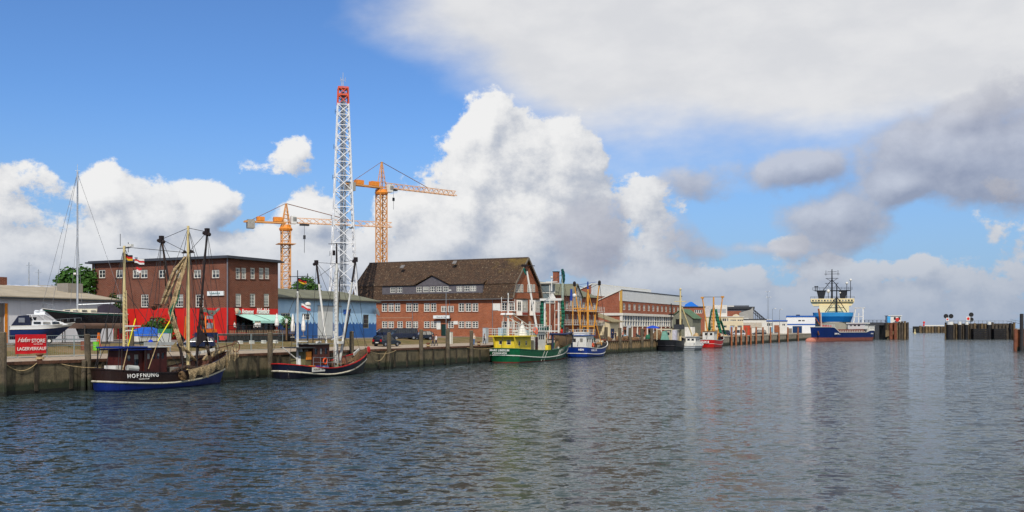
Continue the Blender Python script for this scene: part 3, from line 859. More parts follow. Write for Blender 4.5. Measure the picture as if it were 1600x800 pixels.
# ------------------------------------------------------------------ big brick building with the tall tiled roof
gs, gd, gzz = 121.5, 13.0, 4.0
gb = Bld('brick_office_building', 'large red brick building with tall dark tiled mansard roof and dormer band', gs, gd, gzz)
GL = 38.5; GW = 13.2
z = lambda y: ZZ(y, gs, gd) - gzz
ZE = ZZ(466.5, gs, 30) - gzz      # eaves
for x in (243, 284, 324, 395, 436, 507, 549, 724, 767, 810): gb.S(gs, 540 + x / 4, 473.6, 487, 1.42, 2, 3, fw=.17, mw=.1, sill=sillm)
for x in (614, 657): gb.S(gs, 540 + x / 4, 477.8, 487.6, 1.42, 2, 3, fw=.16, mw=.1, sill=sillm)
for x in (244, 284, 340, 394, 435, 507, 549, 657, 724, 767, 810): gb.S(gs, 540 + x / 4, 502, 512.6, 1.42, 2, 3, fw=.15, mw=.1, sill=sillm)
gb.S(gs, 788, 473, 486, 1.25, 2, 3); gb.S(gs, 799.5, 473, 486, 1.25, 2, 3); gb.S(gs, 788, 502, 512, 1.25, 2, 2); gb.S(gs, 799.5, 502, 512, 1.25, 2, 2)
dr = gb.pS(gs, 693, 512)
for px in (810, 828, 836.5): gb.D(gd, px, 502, 516, 1.4, 2, 2)
gb.D(gd, 818.5, 473, 486, .9, 2, 3)
holesS = gb.h[('S', gs)] + [(dr.y, 1.1, 1.25, 2.5)]
b = MB(); b.wall((0, 0), (0, 1), (-1, 0), GL, -.6, ZE, holesS, .16)
b.wall((0, 0), (1, 0), (0, -1), GW, -.6, ZE, gb.h[('D', gd)], .16)
b.wall((GW, 0), (0, 1), (1, 0), GL, -.6, ZE); b.wall((0, GL), (1, 0), (0, 1), GW, -.6, ZE)
ZK, ZR = z(443.5), ZZ(404.2, gs + 6.5, gd) - gzz
sec = [(0, ZE), (GW, ZE), (GW - .9, ZK), (GW / 2, ZR - .15), (.9, ZK)]
for y in (0, GL): b.add([(x, y, zz) for x, zz in sec], [(0, 1, 2, 3, 4)])
b.build('wall', brick_red, gb.t)
def tile_roof():
    m = bpy.data.materials.new('mossy dark roof tiles'); m.use_nodes = True
    t = m.node_tree; b = t.nodes['Principled BSDF']
    tc = t.nodes.new('ShaderNodeTexCoord'); o = E(t, tc.outputs['Object']); x, y, z_ = sep(t, o)
    br = t.nodes.new('ShaderNodeTexBrick'); t.links.new(comb(t, y, z_ + x * 0.0, 0).o, br.inputs['Vector'])
    br.inputs['Scale'].default_value = 1; br.inputs['Brick Width'].default_value = .34; br.inputs['Row Height'].default_value = .32; br.inputs['Mortar Size'].default_value = .025
    br.inputs['Color1'].default_value = (*lin(96, 74, 56), 1); br.inputs['Color2'].default_value = (*lin(74, 56, 42), 1); br.inputs['Mortar'].default_value = (*lin(38, 32, 30), 1)
    c = E(t, br.outputs[0]); n = noise(t, vmul(t, o, (1, 1, .45)), .9, 6, .65); f = noise(t, vmul(t, o, (1, 1, 1)), 3.2, 3, .6); g = noise(t, o, .35, 5, .6)
    c = mixc(t, n.ss(.4, .68, 0, .55), c, lin(58, 50, 42))
    c = mixc(t, f.ss(.62, .68, 0, .6), c, lin(166, 150, 122))
    moss = ((y * -0.028) + (z_ - 11.5) * 0.09 + 0.28 + (g - 0.5) * 1.4)
    c = mixc(t, moss.ss(.35, .85, 0, .7), c, lin(120, 100, 48))
    t.links.new(c.o, b.inputs['Base Color']); b.inputs['Roughness'].default_value = .9; b.inputs['Specular IOR Level'].default_value = .2
    bn = t.nodes.new('ShaderNodeBump'); bn.inputs['Strength'].default_value = .5; bn.inputs['Distance'].default_value = .06
    t.links.new(br.outputs['Fac'], bn.inputs['Height']); t.links.new(bn.outputs[0], b.inputs['Normal'])
    return m
tiles = tile_roof()
y0, y1 = -.55, GL + .55
b = MB()
for m_ in (0, 1):
    X = lambda x: x if m_ == 0 else GW - x
    b.ext([(X(-.65), y0, ZE - .25), (X(-.65), y1, ZE - .25), (X(.75), y1, ZK + .1), (X(.75), y0, ZK + .1)], (.14 if m_ == 0 else -.14, 0, .12))
    b.ext([(X(.62), y0, ZK + .05), (X(.62), y1, ZK + .05), (GW / 2, y1, ZR), (GW / 2, y0, ZR)], (0, 0, .2))
rf = b.build('roof', tiles, gb.t)
b = MB()
for m_ in (0, 1):
    X = lambda x: x if m_ == 0 else GW - x
    for yy_ in (y0 - .08, ):
        b.bar((X(-.6), yy_, ZE - .15), (X(.72), yy_, ZK + .15), .1, .4); b.bar((X(.65), yy_, ZK + .1), (GW / 2, yy_, ZR + .12), .1, .4)
b.build('bargeboard', mat('weathered grey bargeboard', (120, 110, 96), .8), gb.t)
MB().tube((GW / 2, y0, ZR + .2), (GW / 2, y1, ZR + .2), .16, .16, 8).build('ridge', mat('ridge tiles', (86, 74, 66), .9, .2, 2), rf)
for px, py in ((633, 418), (711, 411)):
    dc = DB(px, gs + 4.5) - gd; MB().obox((4.3 if px > 700 else 3.4, dc, ZZ(py, gs + 4, dc + gd) - gzz + .15), (1.0, .9, .12), (0, -math.radians(44), 0)).build('roof_window', mat('grey roof window', (120, 116, 112), .5), rf)
# dormer band and pediment
dl, drr = DB(755, gs + .1) - gd, DB(598, gs + .1) - gd
zb0, zb1 = ZZ(458.3, gs, gd + 15) - gzz, ZZ(445.3, gs, gd + 15) - gzz
b = MB()
dh = []
dw = []
for x in (296, 337, 460, 502, 543, 586, 628, 712, 757, 798):
    dc = DB(540 + x / 4, gs - .05) - gd; dh.append((dc - dl, (zb0 + zb1) / 2 + .05, 1.35, 1.15)); dw.append(dc)
b.wall((-.1, dl), (0, 1), (-1, 0), drr - dl, zb0, zb1, dh, .1)
b.add([(-.1, dl, zb0), (2, dl, zb0), (2, dl, zb1), (-.1, dl, zb1)], [(0, 1, 2, 3)]); b.add([(-.1, drr, zb0), (2, drr, zb0), (2, drr, zb1), (-.1, drr, zb1)], [(0, 1, 2, 3)])
pl, pr = DB(701, gs - .1) - gd, DB(651, gs - .1) - gd; pc = (pl + pr) / 2; zp = ZZ(431.5, gs, gd + 20) - gzz
b.ext([(-.14, pl, zb1), (-.14, pr, zb1), (-.14, pc, zp)], (3.4, 0, 0))
dm = b.build('dormer', slate, gb.t)
for dc in dw: add_window(dm, (-.03, dc, (zb0 + zb1) / 2 + .05), '-x', 1.4, 1.2, 3, 2, white, fw=.13, mw=.09)
b = MB()
b.ext([(-.4, dl - .2, zb1 + .03), (-.4, pl, zb1 + .03), (2.2, pl, zb1 + 1.3), (2.2, dl - .2, zb1 + 1.3)], (0, 0, .14))
b.ext([(-.4, pr, zb1 + .03), (-.4, drr + .2, zb1 + .03), (2.2, drr + .2, zb1 + 1.3), (2.2, pr, zb1 + 1.3)], (0, 0, .14))
for a_, c_ in ((pl - .5, zb1 - .0), (pr + .5, zb1 - .0)):
    b.ext([(-.5, a_, c_ + .05), (-.5, pc, zp + .12), (3.6, pc, zp + .12), (3.6, a_, c_ + .05)], (0, 0, .18))
b.build('dormer_roof', tiles, dm)
# eaves gutter, cornice string, front door, canopy and signs
MB().box(-.75, -.62, y0, y1, ZE - .36, ZE - .2).build('gutter', mat('grey zinc gutter', (96, 98, 100), .5), gb.t)
zst = z(496); MB().box(-.05, 0.0, DB(645, gs) - gd, GL, zst, zst + .12).build('string_course', mat('pale stone band', (172, 140, 116), .8), gb.t)
o = MB().box(.12, .2, dr.y - .62, dr.y + .62, -.15, 2.33).build('door', mat('dark green door', (24, 50, 46), .5), gb.t)
MB().box(-.9, 0, dr.y - 1.9, dr.y + 1.9, z(497.5), z(497.5) + .12).build('canopy', darkmetal, gb.t)
sp = gb.pS(gs, 693, 495.5)
o = MB().box(-.95, -.85, sp.y - 1.95, sp.y + 1.95, sp.z - .3, sp.z + .35).build('name_board', mat('white sign face', (222, 226, 224)), gb.t)
text_mesh('Haus der See', .42, mat('dark lettering', (60, 66, 74), .6), o, (-.965, sp.y, sp.z), (PI / 2, 0, -PI / 2), .01)
for px, pyt, pyb, w in ((685.5, 501.5, 515, .95), (712.3, 501.5, 507, 1.0), (776, 474, 485, 1.8)):
    p = gb.pS(gs, px, (pyt + pyb) / 2); h_ = (pyb - pyt) * .127
    MB().box(-.08, -.01, p.y - w / 2, p.y + w / 2, p.z - h_ / 2, p.z + h_ / 2).build('notice_board', mat('white notice board', (216, 214, 206), .6, .05, 2), gb.t)
for dpx in (582, 645, 703, 770): 
    dc = DB(dpx, gs) - gd; MB().tube((-.1, dc, 0), (-.1, dc, ZE - .3), .06, .06, 6).build('downpipe', mat('grey downpipe', (112, 112, 118)), gb.t)
# gable: windows high up and two white bay windows
b = MB()
for px in (807, 811.2, 815.5, 825.5, 829.8, 834):
    p = gb.pD(gd, px, 450.5); add_window(gb.t, (p.x, -.06, p.z), '-y', .95, 1.65, 2, 3, white)
for px in (813.3, 833.5):
    p = gb.pD(gd, px, 481); z0_, z1_ = gb.pD(gd, px, 493).z, gb.pD(gd, px, 468.5).z
    bay = MB().ext([(p.x - 1.9, 0, z0_), (p.x - 1.3, -1.0, z0_), (p.x + 1.3, -1.0, z0_), (p.x + 1.9, 0, z0_)], (0, 0, z1_ - z0_)).build('bay_window', mat('white bay cladding', (214, 210, 204), .6, .05, 1), gb.t)
    MB().ext([(p.x - 1.6, -.2, z0_ + .1), (p.x - 1.2, -1.05, z0_ + .1), (p.x + 1.2, -1.05, z0_ + .1), (p.x + 1.6, -.2, z0_ + .1)], (0, 0, .55)).build('apron', mat('red brown apron', (138, 60, 48), .8), bay)
    for k in (-.85, 0, .85): add_window(bay, (p.x + k, -1.04, (z0_ + z1_) / 2 + .3), '-y', .82, (z1_ - z0_) * .62, 2, 3, white, fw=.06, mw=.04)
    add_window(bay, (p.x - 1.62, -.53, (z0_ + z1_) / 2 + .3), -1.03, .7, (z1_ - z0_) * .62, 2, 3, white, fw=.06, mw=.04)
    MB().ext([(p.x - 2.0, .1, z1_), (p.x - 1.4, -1.2, z1_), (p.x + 1.4, -1.2, z1_), (p.x + 2.0, .1, z1_)], (0, 0, .25)).build('bay_roof', tiles, bay)

# ------------------------------------------------------------------ brick waterfront house with balconies (behind the trawler masts)
cs, cd_, cz = 139, 10.5, 3.2
cb_ = Bld('balcony_building', 'brick waterfront building with grey roof and white railed balconies', cs, cd_, cz)
CL, CW = 24.0, 13.0
ce = ZZ(463.5, 150, 10.5) - cz
for i in range(7):
    x = 1.8 + i * 3.3
    for zc, h in ((1.6, 1.6), (4.6, 1.6), (7.4, 1.6)):
        cb_.h.setdefault('D', []).append((x, zc, 1.7, h)); add_window(cb_.t, (x, .1, zc), '-y', 1.7, h, 3, 2, white)
for i in range(4):
    for zc in (1.6, 4.6, 7.4):
        cb_.h.setdefault('S', []).append((1.6 + i * 3.1, zc, 1.4, 1.6)); add_window(cb_.t, (.1, 1.6 + i * 3.1, zc), '-x', 1.4, 1.6, 2, 2, white)
b = MB(); b.wall((0, 0), (1, 0), (0, -1), CL, -.4, ce, cb_.h['D'], .16); b.wall((0, 0), (0, 1), (-1, 0), CW, -.4, ce, cb_.h['S'], .16)
b.wall((CL, 0), (0, 1), (1, 0), CW, -.4, ce); b.wall((0, CW), (1, 0), (0, 1), CL, -.4, ce); b.build('wall', brick_far, cb_.t)
zr = ce + 3.3
b = MB(); R0, R1 = 4.5, CL - 4.5
P0, P1, P2, P3 = (-.6, -.6, ce), (CL + .6, -.6, ce), (CL + .6, CW + .6, ce), (-.6, CW + .6, ce); A, B_ = (R0, CW / 2, zr), (R1, CW / 2, zr)
b.add([P0, P1, P2, P3, A, B_], [(0, 1, 5, 4), (1, 2, 5), (2, 3, 4, 5), (3, 0, 4), (0, 3, 2, 1)]); b.build('roof', greenish, cb_.t)
# grey wooden cross gable
gx = 9.5
o = MB().ext([(gx - 3, -.5, ce - 2.2), (gx + 3, -.5, ce - 2.2), (gx + 3, -.5, ce - .1), (gx, -.5, ce + 2.6), (gx - 3, -.5, ce - .1)], (0, 5, 0)).build('cross_gable', mat('light grey cladding', (150, 150, 150), .8, .1, 1), cb_.t)
add_window(o, (gx, -.55, ce + .3), '-y', 1.6, 1.5, 2, 2, white)
b = MB()
for sg_ in (-1, 1): b.ext([(gx + sg_ * 3.4, -.8, ce - .4), (gx, -.8, ce + 2.75), (gx, 5, ce + 2.75), (gx + sg_ * 3.4, 5, ce - .4)], (0, 0, .14))
b.build('gable_roof', greenish, o)
for zc in (3.1, 6.2):
    o = MB().box(-1.6, CL, -1.7, 0, zc - .14, zc).build('balcony', mat('pale balcony slab', (196, 192, 186), .8), cb_.t)
    b = MB()
    for i in range(25): b.box(-1.6 + i * 1.06, -1.6 + i * 1.06 + .06, -1.7, -1.64, zc, zc + 1.05)
    for k in (.35, .7, 1.02): b.box(-1.6, CL, -1.71, -1.65, zc + k, zc + k + .06)
    b.build('railing', white, o)
# white glazed roof terrace at the near corner
b = MB()
zt0, zt1 = ZZ(474, 140, 13) - cz, ZZ(443, 140, 15) - cz
o = thing('glazed_veranda', 'white framed glazed veranda beside the tall gable', 'veranda', wp(136.2, 11.2, cz), QROT)
VW, VD = 2.6, 5.0
for x in (0, VW):
    for y in (0, 2.5, VD): b.box(x - .08, x + .08, y - .08, y + .08, 0, zt1 - .3)
for zc in (zt0, (zt0 + zt1) / 2, zt1 - .3):
    b.box(-.1, VW + .1, -.1, .02, zc - .08, zc + .08); b.box(-.1, .02, 0, VD, zc - .08, zc + .08)
b.build('frame', white, o)
MB().box(-.5, VW + .8, -.7, VD + .5, zt1 - .2, zt1 + .05).build('roof', white, o)
MB().box(0.04, VW, .04, VD, 0, zt0 - .1).build('base', brick_far, o)
MB().box(0.05, VW, .05, VD, zt0 + .1, zt1 - .4).build('glazing', mat('milky veranda glazing', (112, 124, 128), .15, .2, .4, spec=.6), o)
# grey roofed hall behind the big gable with its brick chimney
hb = Bld('grey_roof_hall', 'hall with low grey green hipped roof behind the balconies', 139, 27, 3.3)
H0, H1 = ZZ(455, 145, 27) - 3.3, ZZ(431, 150, 36) - 3.3
b = MB(); b.wall((0, 0), (1, 0), (0, -1), 26, -.3, H0); b.wall((0, 0), (0, 1), (-1, 0), 18, -.3, H0); b.wall((26, 0), (0, 1), (1, 0), 18, -.3, H0); b.build('wall', whitew, hb.t)
b = MB(); b.add([(-.5, -.5, H0), (26.5, -.5, H0), (26.5, 18.5, H0), (-.5, 18.5, H0), (3, 9, H1), (20, 9, H1 - .6)], [(0, 1, 5, 4), (1, 2, 5), (2, 3, 4, 5), (3, 0, 4), (0, 3, 2, 1)]); b.build('roof', greenish, hb.t)
xc = SA(869, 20); zc = ZZ(424, xc, 20)
t = thing('brick_chimney', 'narrow red brick chimney stack standing behind the green trawler mast', 'chimney', wp(xc, 20, 3.2), QROT)
MB().box(-.6, .6, -.6, .6, 0, zc - 3.4).build('shaft', brick_far, t); MB().box(-.68, .68, -.68, .68, zc - 3.4, zc - 3.2).build('cap', darkmetal, t)

# lean-to kiosk with dark blue doors at px 940
kb = Bld('kiosk', 'small kiosk with yellow front and brown lean-to roof on the quay', 165.5, 8.5, 2.9)
b = MB(); b.wall((0, 0), (1, 0), (0, -1), 7, -.3, 4.2, [(2, 1.3, 2.6, 2.4)], .1); b.wall((0, 0), (0, 1), (-1, 0), 5, -.3, 4.2); b.wall((7, 0), (0, 1), (1, 0), 5, -.3, 4.2); b.build('wall', cream, kb.t)
MB().box(.7, 3.3, .06, .1, .1, 2.5).build('door', mat('dark blue door', (24, 44, 90), .5), kb.t)
MB().ext([(-.6, -1.0, 4.0), (7.5, -1.0, 4.0), (7.5, 5.5, 6.2), (-.6, 5.5, 6.2)], (0, 0, .15)).build('roof', mat('brown felt roof', (136, 124, 94)), kb.t)

# ------------------------------------------------------------------ sawtooth market hall (long brick and white building)
ls, ld, lz = 189.0, 14.0, 3.1
lb = Bld('market_hall', 'long brick and white market hall with high white parapet and big glazed front', ls, ld, lz)
LL = SA(1065, 14) - 189; PD_ = 6.4
zt, zb_ = ZZ(453.5, ls, ld) - lz, ZZ(470, ls, ld) - lz
zw0, zw1 = ZZ(489, ls, ld) - lz, ZZ(491.5, ls, ld) - lz
zg = ZZ(509.5, ls, ld) - lz
up = []
for i in range(13):
    x = 2.6 + i * (LL - 4) / 12.6; up.append((x, (zb_ + zw0) / 2 + .1, 1.9, 1.7))
b = MB(); b.wall((0, 0), (1, 0), (0, -1), LL, zw0, zb_, up, .2)
b.wall((0, 0), (1, 0), (0, -1), LL, -.3, zg - .1, [(3.5 + 5.2 * i, 1.0, 2.6, 1.9) for i in range(10)], .3)
b.add([(0, 0, -.3), (0, PD_, -.3), (0, PD_, zt - 2.7), (0, 0, zt)][::-1], [(0, 1, 2, 3)])
b.add([(LL, 0, -.3), (LL, PD_, -.3), (LL, PD_, zt - 2.7), (LL, 0, zt)], [(0, 1, 2, 3)])
b.build('wall', brick_far, lb.t)
for x, zc, w, h in up: add_window(lb.t, (x, .12, zc), '-y', w, h, 2, 2, white, fw=.16, mw=.09)
MB().box(-.02, LL, -.12, .5, zb_, zt).build('parapet', mat('white parapet panel', (206, 208, 208), .7, .04, .3), lb.t)
MB().box(-.15, LL, -.2, -.1, zt - .05, zt + .22).build('parapet_cap', darkmetal, lb.t)
MB().box(-.15, LL, -.55, .0, zw0 - .65, zw0).build('concrete_band', whitew, lb.t)
MB().box(-.35, -.02, -.25, PD_ + .1, zw0 - .65, zw0).build('concrete_band', whitew, lb.t)
MB().box(-.12, .25, -.3, .35, zw0, zt).build('corner_strip', mat('ochre corner strip', (186, 146, 74), .8), lb.t)
MB().box(-.1, .55, -.35, .3, -.3, zw0 - .65).build('corner_pier', whitew, lb.t)
b = MB(); n_ = 26
for i in range(n_ + 1): b.box(LL * i / n_ - .09, LL * i / n_ + .09, -.2, .05, zg, zw0 - .65)
for zz in (zg, (zg + zw0 - .65) / 2): b.box(0, LL, -.18, .03, zz - .1, zz + .1)
for i in range(0, n_ + 1, 2): b.box(LL * i / n_ - .13, LL * i / n_ + .13, -.25, 0, -.3, zg)
b.build('glazing_frame', white, lb.t)
MB().box(0, LL, .1, .2, zg, zw0 - .66).build('glazing', mat('grey blue glazing', (96, 110, 128), .2, .35, .25, spec=.7), lb.t)
MB().box(0, LL, .35, .4, -.3, zg).build('shopfront_glass', glass, lb.t)
for i in range(13):   # blinds of mixed grey behind the glazing
    x = LL * (2 * i + .5) / 26 + .3
    if i % 3 != 1: MB().box(x, x + 1.7, .02, .08, zg + .3 + (i % 4) * .5, zw0 - .9).build('blind', [mat('pale blind', (170, 176, 186), .8), mat('blue grey blind', (104, 116, 140), .8)][i % 2], lb.t)
b = MB(); b.ext([(-.3, -.1, zt + .02), (LL, -.1, zt + .02), (LL, PD_ + .2, zt - 2.75), (-.3, PD_ + .2, zt - 2.75)], (0, 0, .18)); b.build('roof', white, lb.t)
q = lb.pD(ld, 1000, 505)
for px, col_, nm in ((1017, (206, 196, 206), 'pale lilac door panel'), (981, (196, 200, 204), 'pale entrance panel')):
    p = lb.pD(ld, px, 515); MB().box(p.x - 1.6, p.x + 1.6, -.35, -.26, 0, zg + .2).build('door_panel', mat(nm, col_, .6), lb.t)
MB().box(-.06, .0, 1.0, 5.2, .2, 3.3).build('yellow_hoarding', mat('yellow orange hoarding', (228, 160, 20), .6, .05, 1), lb.t)
MB().box(-.3, -.02, 1.6, 4.6, 3.5, 4.1).build('sign_board', white, lb.t)
# the bay behind it
l2 = Bld('sawtooth_hall', 'brick sawtooth hall with white edged roof behind the balconies', 186, 21, 3.1)
zt2 = ZZ(444, 186, 21) - 3.1
b = MB(); b.add([(0, 0, -.3), (0, 12, -.3), (0, 12, zt2 - 5.0), (0, 0, zt2)][::-1], [(0, 1, 2, 3)])
b.add([(50, 0, -.3), (50, 12, -.3), (50, 12, zt2 - 5.0), (50, 0, zt2)], [(0, 1, 2, 3)])
b.wall((0, 0), (1, 0), (0, -1), 50, -.3, zt2 - 3); b.wall((0, 12), (1, 0), (0, 1), 50, -.3, zt2 - 5); b.build('wall', brick_far, l2.t)
MB().box(0, 50, -.1, .3, zt2 - 3, zt2).build('parapet', MATS['white parapet panel'], l2.t)
MB().ext([(-.3, -.1, zt2 + .02), (50, -.1, zt2 + .02), (50, 12.2, zt2 - 5.0), (-.3, 12.2, zt2 - 5.0)], (0, 0, .25)).build('roof', white, l2.t)

# ------------------------------------------------------------------ the far quay: shed, brick house with blue roof, cream building, industry, terminal
def block(name, label, px0, px1, d, depth, pt, z0, m, roof=None, cat='building', over=.3, rh=.3, gz0=None):
    s0, s1 = SA(px0, d), SA(px1, d)
    bl = Bld(name, label, s0, d, z0, cat=cat); L = s1 - s0; H = ZZ(pt, (s0 + s1) / 2, d) - z0
    bl.L, bl.H, bl.W = L, H, depth; bl.holes = []; bl.m = m; bl.d = d
    MB().box(-over, L + over, -over, depth + over, H - rh, H + .05).build('roof', roof or darkmetal, bl.t)
    return bl
def finish(bl, depth=.3):
    b = MB(); b.wall((0, 0), (1, 0), (0, -1), bl.L, -.3, bl.H - .3, bl.holes, depth)
    b.wall((0, 0), (0, 1), (-1, 0), bl.W, -.3, bl.H - .3, getattr(bl, 'sholes', ()), depth); b.wall((bl.L, 0), (0, 1), (1, 0), bl.W, -.3, bl.H - .3); b.wall((0, bl.W), (1, 0), (0, 1), bl.L, -.3, bl.H - .3)
    b.build('wall', bl.m, bl.t)
def bw(bl, px, pt, pb, w, c=2, r=1, fm=None):
    s_ = SA(px, bl.d); z1, z0 = ZZ(pt, s_, bl.d) - bl.z0, ZZ(pb, s_, bl.d) - bl.z0
    bl.holes.append((s_ - bl.s0, (z0 + z1) / 2, w, z1 - z0)); add_window(bl.t, (s_ - bl.s0, .2, (z0 + z1) / 2), '-y', w, z1 - z0, c, r, fm or darkmetal, fw=.12, mw=.1)
# the far blocks turn their fronts to the basin (world coordinates)
class FB:
    """building whose front looks at the camera side of the basin; px0..px1 is the front, at distance Y"""
    def __init__(s, name, label, px0, px1, Y, depth, pt, m, roof=None, rh=.3, over=.25, turn=0.0):
        xc = XY((px0 + px1) / 2, Y); s.rot = -math.atan2(xc, Y) + turn; s.W = (px1 - px0) * Y / F * math.cos(s.rot) ** .5; s.k = Y / F; s.pxc = (px0 + px1) / 2
        s.z0 = 3.1; s.H = ZY(pt, Y) - s.z0; s.D = depth; s.holes = []; s.m = m; s.Y = Y
        s.t = thing(name, label, 'building', (xc, Y, s.z0), s.rot)
        MB().box(-s.W / 2 - over, s.W / 2 + over, -over, depth + over, s.H - rh, s.H + .05).build('roof', roof or darkmetal, s.t)
    def X(s, px): return (px - s.pxc) * s.k * s.W / (abs(s.W))
    def z(s, py): return ZY(py, s.Y) - s.z0
    def win(s, px, pt, pb, w, c=2, r=1, fm=None, fw=.14, mw=.12):
        z0, z1 = s.z(pb), s.z(pt); s.holes.append((s.X(px) + s.W / 2, (z0 + z1) / 2, w, z1 - z0)); add_window(s.t, (s.X(px), .14, (z0 + z1) / 2), '-y', w, z1 - z0, c, r, fm or darkmetal, fw=fw, mw=mw)
    def done(s):
        b = MB(); b.wall((-s.W / 2, 0), (1, 0), (0, -1), s.W, -.3, s.H - .3, s.holes, .25); b.wall((-s.W / 2, 0), (0, 1), (-1, 0), s.D, -.3, s.H - .3); b.wall((s.W / 2, 0), (0, 1), (1, 0), s.D, -.3, s.H - .3); b.wall((-s.W / 2, s.D), (1, 0), (0, 1), s.W, -.3, s.H - .3)
        b.build('wall', s.m, s.t)
    def box(s, px0, px1, y0, y1, pyb, pyt, m, name, parent=None):
        return MB().box(s.X(px0), s.X(px1), y0, y1, s.z(pyb), s.z(pyt)).build(name, m, parent or s.t)
x = FB('brick_house', 'low far brick house with bright blue roof canopy', 1062, 1101, 335, 12, 479, brick_far)
for px in (1088, 1094): x.win(px, 484, 489.5, 1.3, 2, 1, white)
for px in (1070, 1076): x.win(px, 499, 504, 1.2, 2, 1, white)
x.done()
MB().ext([(x.X(1069), 1, x.H), (x.X(1092), 1, x.H), (x.X(1086), 1, x.H + .9), (x.X(1081), 1, x.H + 1.7), (x.X(1078), 1, x.H + 1.7), (x.X(1071), 1, x.H + .8)], (0, 6, 0)).build('blue_canopy', mat('bright blue canopy', (34, 116, 214), .5, .05, 1), x.t)
# green grey boat shed
gsd = SA(1082, 7.5); t = Bld('boat_shed', 'small green grey gabled shed beside the red cutter', gsd, 7.5, 3.0)
L, Wd = SA(1095, 7.5) - gsd, 7.0; sh = mat('green grey boards', (116, 118, 104), .85, .12, 1, streak=.2)
ex = ZZ(497, gsd, 7.5) - 3.0; rx = ZZ(490.5, gsd + 2, 8) - 3
b = MB(); b.wall((0, 0), (1, 0), (0, -1), L, -.3, ex); b.wall((0, Wd), (1, 0), (0, 1), L, -.3, ex)
b.wall((L, 0), (0, 1), (1, 0), Wd, -.3, ex); b.wall((0, 0), (0, 1), (-1, 0), Wd, -.3, ex, [(4.2, ex - 1.6, 2.2, 2.6)], .3)
b.add([(0, 0, ex), (0, Wd, ex), (0, Wd / 2, ex + 2.6)], [(0, 1, 2)]); b.build('wall', sh, t.t)
MB().box(.25, .3, 3, 5.4, ex - 3.1, ex - .2).build('hatch', dark, t.t)
b = MB()
for k in (-1, 1): b.ext([(-.4, Wd / 2 + k * (Wd / 2 + .5), ex - .25), (L, Wd / 2 + k * (Wd / 2 + .5), ex - .25), (L, Wd / 2, ex + 2.7), (-.4, Wd / 2, ex + 2.7)], (0, 0, .2))
b.build('roof', mat('green felt roof', (84, 110, 84), .9, .1, 1), t.t)
# cream office with tall white block
x = FB('cream_office', 'cream two storey waterside office with white upper block', 1097, 1161, 357, 14, 494.5, cream, whitew, rh=.15)
for px in (1103, 1109, 1119.5, 1122.5, 1126, 1130, 1133, 1136.5): x.win(px, 497.5, 502, .62, 1, 1, whitew, .06)
for px in (1142, 1145, 1148, 1153, 1156, 1159): x.win(px, 499.5, 501.5, .62, 1, 1, whitew, .06)
for px in (1122, 1132, 1144, 1155): x.win(px, 508.5, 512, 1.6, 3, 1, whitew, .08, .06)
x.box(1140, 1145, -.08, -.02, 519, 510, mat('pale blue shopfront', (150, 170, 200), .6), 'shopfront'); x.box(1152, 1158, -.08, -.02, 519, 511.5, whitew, 'shopfront')
x.done()
o = MB().box(x.X(1116.5), x.X(1136), 1, 11, x.H, x.z(476.5)).build('upper_block', whitew, x.t)
for a_, c_ in ((1119, 1126), (1127.5, 1134.5)): MB().box(x.X(a_), x.X(c_), .9, 1.02, x.z(488.5), x.z(482.5)).build('louvre', mat('grey louvre', (158, 160, 160), .6), o)
MB().box(x.X(1100), x.X(1116.4), 3, 12, x.H, x.z(477.5)).build('upper_block', mat('pale grey block', (178, 176, 176), .8), x.t)
MB().ext([(x.X(1143), -.1, x.H - .1), (x.X(1156), -.1, x.H - .1), (x.X(1153), -.1, x.H + .6), (x.X(1149.5), -.1, x.H + .9), (x.X(1146), -.1, x.H + .6)], (0, 3, 0)).build('pediment', cream, x.t)
# grey industrial plant
x = FB('factory_building', 'grey industrial building with dark flat roof and red brick side', 1133, 1176, 440, 22, 479.5, mat('dark grey cladding', (86, 88, 94), .7, .1, .3), rh=.9, over=.8); x.done()
x.box(1135, 1158, -.6, -.1, 497, 486, brick_far, 'brick_panel'); x.box(1139, 1170, 3, 9, 480, 477, MATS['dark grey cladding'], 'roof_plant'); x.box(1138, 1147, 1, 2, 479.5, 477.3, whitew, 'roof_sign')
gc = mat('grey concrete annexe', (150, 148, 142), .8, .1, .3)
MB().ext([(x.X(1155), -4, 0), (x.X(1176), -4, 0), (x.X(1176), -4, x.z(480)), (x.X(1172), -4, x.z(484)), (x.X(1155), -4, x.z(489))], (0, 3.8, 0)).build('grey_annexe', gc, x.t)
b = MB()
for i in range(7):
    a_ = 1173 + i * 3; yt_ = 481 + i * 2.6
    b.bar((x.X(a_), -3, 0), (x.X(a_), -3, x.z(yt_)), .35, .35); b.bar((x.X(a_), -3, x.z(yt_)), (x.X(a_ + 3), -3, x.z(yt_ + 2.6)), .6, .5); b.bar((x.X(a_), -3, x.z(yt_ + 5)), (x.X(a_ + 3), -3, x.z(yt_ + 2.6)), .25, .25); b.bar((x.X(a_), -3, x.z(yt_ + 5)), (x.X(a_ + 3), -3, x.z(yt_ + 7.6)), .3, .3)
b.build('conveyor', darkmetal, x.t)
